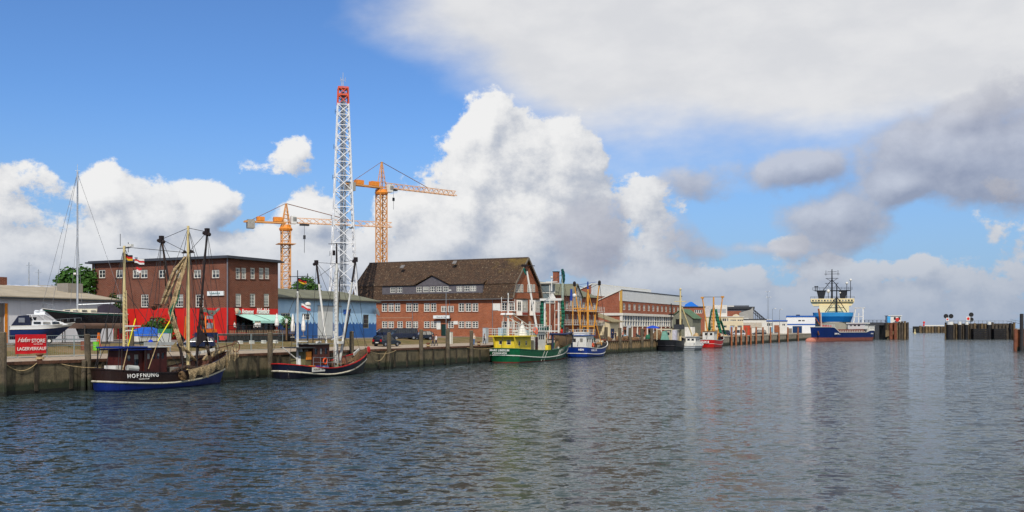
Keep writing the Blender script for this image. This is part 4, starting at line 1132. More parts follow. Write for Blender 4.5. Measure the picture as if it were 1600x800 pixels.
# low white harbour buildings
x = FB('low_warehouse', 'long low white warehouse behind the parked cars on the far quay', 1160, 1197, 396, 12, 498.5, whitew); x.done()
x.box(1161, 1190, -.15, -.03, 512, 504, mat('beige grey panel', (176, 166, 150), .8), 'wall_panel'); x.box(1163, 1170, 2, 5, 498.5, 496.8, whitew, 'roof_box')
x = FB('white_office', 'low white office with blue roof edge left of the blue striped terminal', 1194, 1229.5, 437, 12, 500.5, whitew, mat('blue roof edge', (34, 86, 160), .6), rh=.5)
for px in (1201, 1205): x.win(px, 505, 509.5, 1.2, 2, 1, whitew, .06)
x.win(1224, 506, 509, 1.2, 2, 1, whitew, .06); x.done()
x.box(1210, 1217, -.5, -.03, 519, 508, mat('brown orange doors', (140, 84, 56), .7, .2, 1), 'brown_doors'); x.box(1204, 1208, -.4, -.03, 519, 511.5, mat('light blue door', (96, 170, 200), .6), 'blue_door'); x.box(1194.5, 1206, .5, 6, 501, 499, whitew, 'roof_box')
x = FB('ferry_terminal', 'white terminal building with two horizontal blue stripes', 1229, 1273, 470, 14, 493.3, mat('white terminal cladding', (222, 222, 220), .6, .03, .3), MATS['blue roof edge'], rh=.75, over=.12)
for px in (1249.5, 1255): x.win(px, 500, 502, 1.3, 1, 1, dark)
x.done(); x.box(1229, 1273, -.12, -.03, 507.8, 506, MATS['blue roof edge'], 'stripe'); x.box(1239, 1253, -.2, -.04, 520, 509.5, mat('dark blue glazing', (30, 56, 92), .3), 'entrance'); x.box(1230, 1238, -.2, -.04, 520, 513, mat('grey brown shutter', (120, 112, 102), .7), 'shutter')
x.box(1244, 1250, 2, 4, 493.5, 491.5, darkmetal, 'roof_plant')

# ------------------------------------------------------------------ docks at the harbour mouth (world coordinates)
tarred = mat('dark tarred timber', (80, 71, 60), .85, .35, .5, dirt=((50, 44, 38), .7), streak=.4)
tarred2 = mat('brown dock timber', (116, 97, 70), .85, .3, .4, dirt=((62, 52, 40), .8), streak=.4)
blackf = mat('black rubber fender', (34, 33, 34), .7, .15, 1)
whitec = mat('white pile cap', (212, 210, 202), .7, .05, 1)
rusty = mat('rusted steel pile', (120, 72, 52), .85, .25, .6, dirt=((72, 46, 38), .7))
def dock_piles(t, x0, x1, Y, z1, step, m2=None, r=.55, zj=.4):
    x = x0; i = 0
    while x < x1:
        b = MB(); b.tube((x, random.uniform(-.2, .2), -1.5), (x, 0, z1 + random.uniform(-zj, zj)), r, r * .95, 7); b.build('timber_pile', random.choice(m2 or [tarred]), t)
        x += step; i += 1
Y = 468; X0, X1_ = XY(1388, Y), XY(1420, Y)
t = thing('ferry_dock', 'dark timber ferry dock with small blue and white cabin, left of the harbour mouth', 'dock', (0, Y, 0))
zt_ = ZY(503, Y)
dock_piles(t, X0, X1_, Y, zt_ - .2, 1.35, [tarred, tarred2, rusty, tarred], .58, .8)
MB().box(X0 - 1, X1_ + .3, .8, 14, -1, zt_ - .5).build('deck', tarred, t)
MB().box(XY(1362, Y), X0 - .5, 5, 14, zt_ - 1.2, zt_ - .2).build('bridge_deck', mat('dark bridge steel', (58, 60, 64), .6), t)
b = MB(); xa = XY(1348, Y)
for i in range(7): b.box(xa + i * 2.0, xa + i * 2.0 + .2, 3, 3.2, zt_ - .2, zt_ + 1.0)
b.box(xa, X0, 3, 3.2, zt_ + .85, zt_ + 1.0); b.box(xa, X0, 3, 3.2, zt_ + .3, zt_ + .4); b.box(xa, X0, 2.4, 4, zt_ - 1.6, zt_ - .3); b.build('bridge_railing', MATS['dark bridge steel'], t)
for xp in (1357, 1366, 1373): MB().box(XY(xp, Y) - 1.2, XY(xp, Y) + 1.2, 2.5, 5, -1.5, zt_ - 1.4).build('bridge_pier', blackf if xp != 1373 else MATS['dark bridge steel'], t)
for xp in (1390, 1397): MB().tube((XY(xp, Y), -1.6, -1.5), (XY(xp, Y), -1.6, zt_ - .4), .8, .8, 10).build('steel_pile', rusty, t)
MB().ext([(XY(1382, Y), -.8, 1), (XY(1400, Y), -.8, 3), (XY(1400, Y), -.8, 3.6), (XY(1382, Y), -.8, 4.6)], (0, -.6, 0)).build('bracing_beam', tarred2, t)
cx0, cx1 = XY(1392, Y), XY(1412, Y)
t = thing('dock_cabin', 'small white control cabin with light blue end on the ferry dock', 'cabin', (cx0, Y + 3, zt_ - .5))
W_ = cx1 - cx0
b = MB(); b.wall((0, 0), (1, 0), (0, -1), W_, 0, 3.4, [(W_ * .5, 2.2, 1.0, 1.4), (W_ * .85, 2.2, 1.0, 1.4)], .2); b.wall((0, 0), (0, 1), (-1, 0), 4, 0, 3.4); b.wall((W_, 0), (0, 1), (1, 0), 4, 0, 3.4); b.wall((0, 4), (1, 0), (0, 1), W_, 0, 3.4); b.build('wall', whitec, t)
MB().box(-.3, W_ + .4, -.4, 4.3, 3.4, 3.7).build('roof', whitec, t); MB().box(-.6, .9, -.2, -.05, 0, 3.3).build('blue_panel', mat('light blue panel', (70, 160, 214), .6), t)
MB().box(W_ * .4, W_ * .95, .1, .16, 1.3, 3).build('window', glass, t)
MB().tube((W_ * .62, -1.2, 1.6), (W_ * .62, -1.3, 1.6), .95, .95, 14).build('round_sign', mat('red round sign', (200, 50, 40), .6), t)
# right dock
Xa, Xb = XY(1478, Y), XY(1588, Y)
t = thing('ferry_dock', 'long dark timber dock with black fenders and white capped piles, right of the harbour mouth', 'dock', (0, Y, 0))
zt_ = ZY(503.5, Y)
MB().ext([(Xa, .8, -1), (Xb, .8, -1), (Xb + 3, 14, -1), (Xa + 7, 14, -1)], (0, 0, zt_ + .4)).build('deck', tarred, t)
dock_piles(t, Xa, Xb, Y, zt_ - .6, 1.75, [tarred, tarred, blackf, tarred2, tarred2, tarred], .58, .8)
b = MB(); b.box(Xa, Xb, .3, .5, zt_ + .7, zt_ + .82); b.box(Xa, Xb, .3, .5, zt_ + .3, zt_ + .36)
for i in range(18): b.box(Xa + i * 2, Xa + i * 2 + .12, .3, .45, zt_ - .6, zt_ + .8)
b.build('railing', galv, t)
for xp, w in ((1482, 2.4), (1497, 1.3), (1508, 1.3), (1543, 1.4)):
    o = MB().tube((XY(xp, Y), -1.6, -1.5), (XY(xp, Y), -1.6, zt_ - 1.2), w / 1.6, w / 1.6, 10).build('dolphin_pile', blackf, t)
    MB().tube((XY(xp, Y), -1.6, zt_ - 1.2), (XY(xp, Y), -1.6, zt_ + .25), w / 1.6 + .02, w / 1.6, 10).build('white_cap', whitec, o)
for x0_, x1_ in ((1516, 1538), (1548, 1567)):
    b = MB()
    for k in range(6): b.box(XY(x0_, Y), XY(x1_, Y), -3.4, -.8, -.5 + k * .95, .35 + k * .95)
    b.build('rubber_fender', blackf, t)
b = MB(); b.bar((XY(1575, Y), -.6, zt_ + .4), (XY(1591, Y), -30, 4.6), .3, .2); b.bar((XY(1577, Y), -.6, zt_ + 1.4), (XY(1592, Y), -30, 5.6), .12, .12)
b.build('gangway', galv, t)
# signal lamps / discs on the docks
def signal(name, label, px, py, Y, z0, kind):
    X = XY(px, Y); zt2 = ZY(py, Y); t = thing(name, label, 'signal', (X, Y + 1.0, z0))
    MB().tube((0, 0, 0), (0, 0, zt2 - z0 + (.8 if kind == 'h' else 0)), .12, .1, 6).build('post', galv, t)
    for k in (-1, 1):
        c = (k * 1.25, -.2, zt2 - z0) if kind == 'h' else (0, -.2, zt2 - z0 + k * 1.2)
        MB().tube(c, (c[0], c[1] - .35, c[2]), 1.1, 1.1, 14).build('signal_disc', blackf, t)
signal('signal_mast', 'signal mast with two black discs side by side on the right dock', 1483, 494, Y, zt_ - .6, 'h')
signal('signal_mast', 'signal mast with two black discs one above the other on the right dock', 1518.5, 495.5, Y, zt_ - .6, 'v')
def board(label, px, py, Y, z0, w, h, m, name='warning_board'):
    X = XY(px, Y); zt2 = ZY(py, Y); t = thing(name, label, 'sign', (X, Y - 1.8, z0))
    MB().tube((0, .15, 0), (0, .15, zt2 - z0), .1, .1, 6).build('post', galv, t)
    MB().box(-w / 2, w / 2, -.1, 0, zt2 - z0 - h / 2, zt2 - z0 + h / 2).build('panel', whitec, t)
    MB().tube((0, -.11, zt2 - z0), (0, -.16, zt2 - z0), min(w, h) * .36, min(w, h) * .36, 14).build('mark', m, t)
redm = mat('signal red', (206, 38, 32), .6, .05, 1)
board('white board with red mark at the left end of the right dock', 1477.5, 499, Y, zt_ - .6, 1.2, 1.6, redm)
board('white board with large red mark on the right dock between the signals', 1510, 498, Y, zt_ - .6, 1.9, 2.0, redm)
# far pier
Y2 = 1050; t = thing('far_pier', 'short distant timber pier with white deck in the harbour mouth', 'pier', (0, Y2, 0))
xa, xb = XY(1438, Y2), XY(1478, Y2); z2 = ZY(509.5, Y2)
dock_piles(t, xa, xb, Y2, z2, 3.3, [tarred, tarred2], 1.4); MB().box(xa, xb, 1.5, 20, -1, z2 - .3).build('deck', tarred2, t); MB().box(xa + 5, xb - 2, .5, 4, z2, z2 + 1.2).build('parapet', whitec, t)
t = thing('beacon', 'small red harbour beacon on the distant pier', 'beacon', (XY(1445.5, Y2), Y2 + 3, z2))
MB().lathe([(1.3, 0), (.7, 2.5), (.7, 3.6)], n=8).build('tower', redm, t); MB().lathe([(1.4, 3.6), (1.4, 4.0), (.5, 5.2)], n=8).build('lantern', redm, t)
t = thing('channel_buoy', 'tiny pale yellow buoy in the harbour mouth', 'buoy', (XY(1429.5, 900), 900, 0))
MB().lathe([(1.2, -.5), (1.3, .6), (.5, 1.2), (.3, 4.4)], n=8).build('body', mat('pale buoy paint', (206, 190, 140), .6), t)
# near corner at the right edge: dark mossy sheet pile wall running towards us
t = thing('quay_wall', 'mossy dark sheet pile wall with rusty corner at the right edge', 'quay wall', (0, 0, 0))
A0, A1 = Vector((XY(1588, 462), 462, 0)), Vector((XY(1584, 233), 233, 0))
dirv = (A1 - A0).normalized(); nrm = Vector((-1, 0, 0)); b = MB(); n_ = 120
for i in range(n_):
    p, q = A0.lerp(A1, i / n_), A0.lerp(A1, (i + 1) / n_); o_ = Vector((.35 if i % 2 else 0, 0, 0)); zz = 5.2
    b.add([p + o_ + Vector((0, 0, -1.5)), q + o_ + Vector((0, 0, -1.5)), q + o_ + Vector((0, 0, zz)), p + o_ + Vector((0, 0, zz))], [(0, 1, 2, 3)])
    b.add([q + o_ + Vector((0, 0, -1.5)), q + Vector((.35 - o_.x, 0, -1.5)), q + Vector((.35 - o_.x, 0, zz)), q + o_ + Vector((0, 0, zz))], [(0, 1, 2, 3)])
mossy = quay_mat('mossy sheet pile', (88, 78, 58), (58, 58, 40), spread=.8)
b.build('sheet_piling', mossy, t)
b = MB(); x = A1.x
while x < A1.x + 30:
    b.add([(x, 233, -1.5), (x + 1, 233, -1.5), (x + 1, 233, 5.2), (x, 233, 5.2)], [(0, 1, 2, 3)]); b.add([(x + 1, 233.4, -1.5), (x + 2, 233.4, -1.5), (x + 2, 233.4, 5.2), (x + 1, 233.4, 5.2)], [(0, 1, 2, 3)])
    for q in (x + 1, x + 2): b.add([(q, 233, -1.5), (q, 233.4, -1.5), (q, 233.4, 5.2), (q, 233, 5.2)], [(0, 1, 2, 3)])
    x += 2
b.build('end_piling', quay_mat('rusty sheet pile', (150, 84, 48), (96, 60, 40), spread=.6), t)
t2 = tag(MB().ext([(A1.x + .5, 233.5, 4.3), (A1.x + 90, 233.5, 4.3), (A0.x + 90, 462, 4.3), (A0.x + .5, 462, 4.3)], (0, 0, .8)).build('pavement', mat('far pavement', (150, 142, 128), .9)), kind='structure')
pile('mooring_pile', 'tall dark steel pile at the right edge of the picture', None, (XY(1596.5, 232), 232), .5, -1.5, ZY(491, 232), mat('dark steel pile', (50, 48, 48), .7))
pile('mooring_pile', 'short rusty pile just left of the tall dark pile', None, (XY(1589, 231), 231.8), .42, -1.5, ZY(515, 232), rusty)

# ------------------------------------------------------------------ lattice radio tower
tw_Y = 190.0; tcx = XY(536, tw_Y)
tw = thing('radio_tower', 'tall white steel lattice radio tower with red top behind the blue building', 'tower', (tcx, tw_Y, 4.0), math.radians(14))
zt = ZY(137, tw_Y) - 4.0; zred = ZY(163, tw_Y) - 4.0
hw0, hw1 = 3.0, .93
HW = lambda z: (hw0 + (hw1 - hw0) * (z / zt) ** .85)
wsteel = mat('white painted steel', (224, 224, 224), .5, .04, 1); rsteel = mat('red painted steel', (214, 92, 62), .5, .08, 1)
CS = [(-1, -1), (1, -1), (1, 1), (-1, 1)]
levels = [0]; z = 0
while z < zt - 1: z += max(1.5, HW(z) * 1.75); levels.append(min(z, zt))
levels[-1] = zt
for i, (cx, cy) in enumerate(CS):
    for zz0, zz1, m in ((0, zred, wsteel), (zred, zt, rsteel)):
        b = MB(); L = [l for l in levels if zz0 < l < zz1]; L = [zz0] + L + [zz1]
        for a, c in zip(L, L[1:]): b.bar((cx * HW(a), cy * HW(a), a), (cx * HW(c), cy * HW(c), c), .2, .2)
        b.build('leg', m, tw)
for k in range(4):
    (ax, ay), (bx, by) = CS[k], CS[(k + 1) % 4]
    for zz0, zz1, m in ((0, zred, wsteel), (zred, zt, rsteel)):
        b = MB()
        for a, c in zip(levels, levels[1:]):
            if not (zz0 <= (a + c) / 2 < zz1): continue
            h0, h1 = HW(a), HW(c)
            b.bar((ax * h0, ay * h0, a), (bx * h1, by * h1, c), .13, .13); b.bar((bx * h0, by * h0, a), (ax * h1, ay * h1, c), .13, .13); b.bar((ax * h1, ay * h1, c), (bx * h1, by * h1, c), .13, .13)
        if b.v: b.build('bracing', m, tw)
b = MB()
for (x, y, r) in ((-.2, .1, .22), (.3, -.2, .16), (.65, .3, .1), (-.65, -.3, .1)): b.tube((x, y, 0), (x * .6, y * .6, zt - 1), r, r * .8, 8)
b.build('cable_duct', mat('grey cable duct', (150, 156, 164), .6), tw)
b = MB()
for x in (-.45, -.05): b.box(x - .03, x + .03, -.55, -.5, 0, zt)
i = 0
while i < zt: b.box(-.45, -.05, -.55, -.5, i, i + .05); i += .45
b.build('ladder', mat('dark ladder steel', (76, 78, 84), .6), tw)
for zz in (zt - 1.4, zt - .15): MB().box(-hw1 - .12, hw1 + .12, -hw1 - .12, hw1 + .12, zz - .16, zz).build('platform', rsteel, tw)
b = MB(); b.tube((0, 0, zt), (0, 0, zt + 3.0), .09, .04, 6); b.tube((-.25, .2, zt), (-.25, .2, zt + 1.8), .05); b.bar((-.45, 0, zt + 1.5), (.45, 0, zt + 1.5), .05, .05)
for x in (-.45, .45): b.tube((x, 0, zt + 1.2), (x, 0, zt + 2.0), .04)
b.build('antenna', mat('pale antenna', (180, 184, 190), .5), tw)
b = MB()
for z_ in (8, 16, 23, 31, 37, 44): b.bar((-HW(z_), -HW(z_), z_), (-HW(z_) - .5, -HW(z_) - .2, z_), .05, .05).tube((-HW(z_) - .5, -HW(z_) - .2, z_ - .4), (-HW(z_) - .5, -HW(z_) - .2, z_ + .5), .05)
b.build('side_antenna', MATS['dark ladder steel'], tw)
for z_, x_ in ((30, .9), (21, 1.4)): MB().lathe([(.05, 0), (.4, .1), (.55, .25)], (0, 0, 0), 10).build('dish_antenna', galv, tw).location = (x_, -HW(z_), z_)

# ------------------------------------------------------------------ tower cranes
crane_o = mat('orange yellow crane paint', (206, 148, 88), .55, .1, .6, dirt=((196, 128, 62), .5)); conc = mat('counterweight concrete', (150, 146, 138), .8)
crane_j = mat('faded orange jib paint', (216, 172, 134), .55, .1, .6)
def lattice(b, p0, p1, w, h, step, r=.09, tri=False):
    p0, p1 = Vector(p0), Vector(p1); d = (p1 - p0); L = d.length; d.normalize()
    side = d.cross(Vector((0, 0, 1))); side = Vector((1, 0, 0)) if side.length < .1 else side.normalized(); up = side.cross(d).normalized()
    cs = [(-w / 2, 0), (w / 2, 0), (0, h)] if tri else [(-w / 2, -h / 2), (w / 2, -h / 2), (w / 2, h / 2), (-w / 2, h / 2)]
    P = lambda i, t: p0 + d * t + side * cs[i][0] + up * cs[i][1]
    n = max(2, round(L / step)); k = len(cs)
    for i in range(k): b.bar(P(i, 0), P(i, L), r * 1.8, r * 1.8)
    for j in range(n):
        a, c = L * j / n, L * (j + 1) / n
        for i in range(k):
            q = (i + 1) % k
            b.bar(P(i, a), P(q, c) if j % 2 else P(q, c), r, r)
            if not tri: b.bar(P(i, c), P(q, c), r, r); b.bar(P(q, a), P(i, c), r * .8, r * .8)
            else: b.bar(P(q, a), P(i, c), r * .8, r * .8)
def crane(label, px, Y, mw, py_jib, py_top, pL, pLy, pR, pRy, YL, YR, hook_px, hook_py, cabin_low):
    X = XY(px, Y); zj = ZY(py_jib, Y); zt = ZY(py_top, Y)
    dR = Vector((XY(pR, YR) - X, YR - Y)); jl = dR.length; ang = math.atan2(dR.y, dR.x)
    cl = Vector((XY(pL, YL) - X, YL - Y)).length
    t = thing('tower_crane', label, 'crane', (X, Y, 4.0), ang)
    zj -= 4.0; zt -= 4.0
    b = MB(); lattice(b, (0, 0, 0), (0, 0, zj - .8), mw, mw, mw * .95, mw * .062); o = b.build('mast', crane_o, t)
    b = MB(); lattice(b, (mw * .6, 0, zj - .1), (jl, 0, zj - .1), mw * .55, mw * .62, 1.9, mw * .05, True); b.build('jib', crane_j, t)
    b = MB(); b.box(-cl, 0, -mw * .45, -mw * .3, zj - .5, zj - .1).box(-cl, 0, mw * .3, mw * .45, zj - .5, zj - .1).box(-cl, 0, -.4, .4, zj - .45, zj - .35)
    b.build('counter_jib', crane_o, t)
    b = MB(); hw = mw * .42
    for sx, sy in CS: b.bar((sx * hw, sy * hw, zj - .6), (sx * .1 + .1, sy * .1, zt), mw * .09, mw * .09)
    for q in range(5):
        z_ = zj + (zt - zj) * q / 5; k = hw * (1 - q / 5) + .05
        b.bar((-k, -k, z_), (k, -k, z_), .12, .12); b.bar((-k, k, z_), (k, k, z_), .12, .12); b.bar((k, -k, z_), (k, k, z_), .12, .12); b.bar((-k, -k, z_), (k, -k, z_ + (zt - zj) / 5), .1, .1)
    b.build('tower_head', crane_o, t)
    MB().box(-cl * .93, -cl * .76, -mw * .55, mw * .55, zj - mw * .95, zj + .2).build('counterweight', conc, t)
    MB().box(-cl * .7, -cl * .52, -mw * .4, mw * .4, zj, zj + mw * .5).build('winch', mat('orange machine housing', (220, 134, 50), .5), t)
    MB().box(-cl * .3, -cl * .1, -mw * .4, mw * .4, zj, zj + mw * .55).build('machine_box', MATS['orange machine housing'], t)
    MB().lathe([(mw * .75, 0), (mw * .85, .5), (mw * .7, .9), (mw * .55, 1.6)], (0, 0, zj - 2.3), 12).build('slewing_ring', MATS['orange machine housing'], t)
    zc = zj - (1.6 if cabin_low else .5)
    o = MB().box(mw * .5, mw * 1.15, -mw * .9, -mw * .1, zc, zc + mw * .95).build('cabin', mat('white crane cabin', (214, 212, 206), .5), t)
    MB().box(mw * .7, mw * 1.17, -mw * .93, -mw * .2, zc + mw * .3, zc + mw * .8).build('window', glass, o)
    b = MB(); b.wire((.1, 0, zt), (jl * .62, 0, zj + mw * .55), .1); b.wire((0, 0, zt), (-cl * .85, 0, zj), .07); b.build('stay_cable', mat('rusty stay cable', (124, 84, 60), .6), t)
    MB().box(-mw * 1.05, mw * 1.05, -mw * 1.05, mw * 1.05, zj * .8, zj * .8 + .15).build('service_platform', crane_o, t) if not cabin_low else None
    # trolley and hook
    hx = (Vector((XY(hook_px, Y), Y)) - Vector((X, Y))).x / math.cos(ang)
    MB().box(hx - 1.2, hx + 1.2, -.5, .5, zj - .75, zj - .3).build('trolley', darkmetal, t)
    zh = ZY(hook_py, Y) - 4
    b = MB(); b.wire((hx, 0, zj - .7), (hx, 0, zh), .05); b.box(hx - .3, hx + .3, -.2, .2, zh - .4, zh + .6); b.wire((hx, 0, zh), (hx, 0, zh - (4 if not cabin_low else 3)), .06)
    b.build('hook_block', darkmetal, t)
crane('left orange tower crane with long level jib passing behind the radio tower', 446.5, 250, 2.1, 347, 318, 384, 343, 612, 353, 244, 262, 473, 370, False)
crane('right orange tower crane standing behind the big tiled roof', 596, 290, 2.4, 292, 253, 550, 282, 712, 305, 279, 309, 613, 310, True)

# ------------------------------------------------------------------ trees and bushes
leafm = mat('tree leaves', (58, 92, 34), .7, .45, .8, spec=.2)
leafd = mat('dark tree leaves', (42, 70, 30), .7, .4, .8, spec=.2)
barkm = mat('tree bark', (86, 72, 56), .9, .25, 2)
def foliage(blobs, n, size, seed):
    """leaf clumps scattered through the volume of several lobes"""
    rnd = random.Random(seed); b = MB()
    vol = [bl[3] * bl[4] * bl[5] for bl in blobs]; tot = sum(vol)
    for bl, v in zip(blobs, vol):
        for _ in range(int(n * v / tot)):
            while True:
                p = Vector((rnd.uniform(-1, 1), rnd.uniform(-1, 1), rnd.uniform(-1, 1)))
                if .35 < p.length < 1.0: break
            p *= rnd.uniform(.8, 1.12)
            c = Vector((bl[0] + p.x * bl[3], bl[1] + p.y * bl[4], bl[2] + p.z * bl[5]))
            nrm = (p + Vector((rnd.gauss(0, .5), rnd.gauss(0, .5), rnd.gauss(0, .5)))).normalized()
            q = nrm.to_track_quat('Z', 'Y').to_matrix(); s_ = size * rnd.uniform(.6, 1.4)
            pts = [c + q @ Vector((s_ * math.cos(a) * rnd.uniform(.7, 1.1), s_ * .6 * math.sin(a) * rnd.uniform(.7, 1.1), rnd.uniform(-.1, .1) * s_)) for a in (0, 1.3, 2.5, 3.8, 5.1)]
            b.add(pts, [(0, 1, 2, 3, 4)])
    return b
def tree(name, label, loc, blobs, n, size, seed, m=None, cat='tree', trunk=True, r=.3):
    t = thing(name, label, cat, loc)
    if trunk:
        b = MB(); zc = min(bl[2] for bl in blobs)
        b.tube((0, 0, -.3), (.1, .05, zc * .8), r, r * .7, 9)
        for bl in blobs: b.tube((.1, .05, zc * .75), (bl[0] * .8, bl[1] * .8, bl[2]), r * .5, r * .15, 6)
        b.build('trunk', barkm, t)
    foliage(blobs, n, size, seed).build('crown', m or leafm, t); return t
Yt = 141
def TX(px): return XY(px, Yt)
x0 = TX(112); base = 3.9
tree('broadleaf_tree', 'rounded green tree between the warehouse and the dark brick building, the nearer one', (x0, Yt, base),
     [(TX(130) - x0, 0, ZY(435, Yt) - base, 2.2, 2.2, 2.0), (TX(122) - x0, .5, ZY(442, Yt) - base, 2.0, 2, 2.0), (TX(140) - x0, 0, ZY(445, Yt) - base, 1.6, 1.8, 2.4)], 1500, .28, 3)
x1 = TX(92)
tree('broadleaf_tree', 'lower spreading green tree left of the nearer one behind the warehouse roof', (x1, Yt + 3, base),
     [(TX(95) - x1, 0, ZY(431, Yt) - base, 1.8, 1.8, 1.5), (TX(86) - x1, 0, ZY(439, Yt) - base, 1.6, 1.8, 1.4), (TX(104) - x1, 0, ZY(440, Yt) - base, 1.8, 1.8, 1.6)], 1200, .28, 4)
x2 = XY(478, 190)
tree('broadleaf_tree', 'green tree top behind the brown felt roof beside the flag', (x2, 190, 4),
     [(0, 0, ZY(446, 190) - 4, 2.0, 2, 2.0), (-1.8, 0, ZY(450, 190) - 4, 1.3, 2, 1.3), (1.8, 0, ZY(451, 190) - 4, 1.5, 2, 1.2)], 1100, .26, 5)
s_ = rs - 1.6; dI = DB(180, s_)
tree('climbing_shrub', 'tall loose shrub growing against the dark brick wall beside the warehouse', wp(s_, dI, 4.0),
     [(0, 0, 4.6, 1.2, 1.2, 1.6), (.4, 0, 2.8, 1.3, 1.2, 1.4), (-.4, 0, 5.8, .7, .8, .9)], 700, .2, 6, leafd, 'shrub')
for i, (px, d, h, lab) in enumerate(((232, 33, 2.6, 'bushy green shrub against the red wall'), (246, 30, 3.3, 'taller green shrub against the red wall behind the timber pile'), (260, 28, 2.3, 'low green shrub right of the taller one at the red wall'))):
    sB = rs - 2.2; dI = DB(px, sB)
    tree('shrub', lab, wp(sB, dI, 4.0), [(0, 0, h * .5, 1.4, 1.2, h * .5), (.5, .3, h * .7, 1.0, 1, h * .3)], 480, .17, 10 + i, leafm, 'shrub', r=.08)
s_ = SA(449, 16.5); tree('shrub', 'potted green bush on the terrace among the closed parasols', wp(s_, 16.5, 4.7), [(0, 0, 1.6, 1.0, .9, 1.2)], 300, .16, 17, leafm, 'shrub', r=.08)

# ------------------------------------------------------------------ lamp posts and far masts
def lamp(label, X, Y, z0, zt, r=.07, double=False, head=True, group=None):
    t = thing('street_lamp', label, 'street lamp', (X, Y, z0), 0, group)
    MB().tube((0, 0, 0), (0, 0, zt - z0), r, r * .6, 8).build('pole', galv, t)
    for k in ((-1, 1) if double else (1,)):
        MB().bar((0, 0, zt - z0), (k * r * 9, -.1, zt - z0 + r * 2), r, r).build('arm', galv, t)
        MB().obox((k * r * 8, -.1, zt - z0 + r * 2.2), (r * 6, r * 4, r * 1.8), (0, 0, 0)).build('lamp_head', whitec, t)
    return t
p = wp(SA(697, 9.5), 9.5); lamp('slender grey street lamp in front of the door of the brick office', p.x, p.y, gz(110, 9.5), ZY(455, p.y), .08)
p = wp(SA(489, 9), 9); 
for px, py, Y, dbl, lab in ((1201, 465, 420, True, 'tall double headed light mast behind the white office'), (1199, 456, 520, True, 'farthest and tallest light mast behind the white office'), (1207, 483, 330, False, 'short white lamp post before the white office'), (1218, 484, 400, False, 'green topped light post beside the blue striped terminal')):
    lamp(lab, XY(px, Y), Y, 3.2, ZY(py, Y), .11, dbl)
for px, py, lab in ((45, 410, 'distant grey ship mast beyond the warehouse roof, the taller'), (60, 421, 'distant short mast beyond the warehouse roof'),):
    Y = 330; t = thing('distant_mast', lab, 'mast', (XY(px, Y), Y, 4))
    b = MB(); b.tube((0, 0, 0), (0, 0, ZY(py, Y) - 4), .35, .2, 6); b.build('pole', mat('distant grey steel', (150, 158, 168), .7), t); b = MB(); b.bar((-1, 0, ZY(py, Y) - 5), (1, 0, ZY(py, Y) - 5), .15, .15); b.build('crossbar', MATS['distant grey steel'], t)

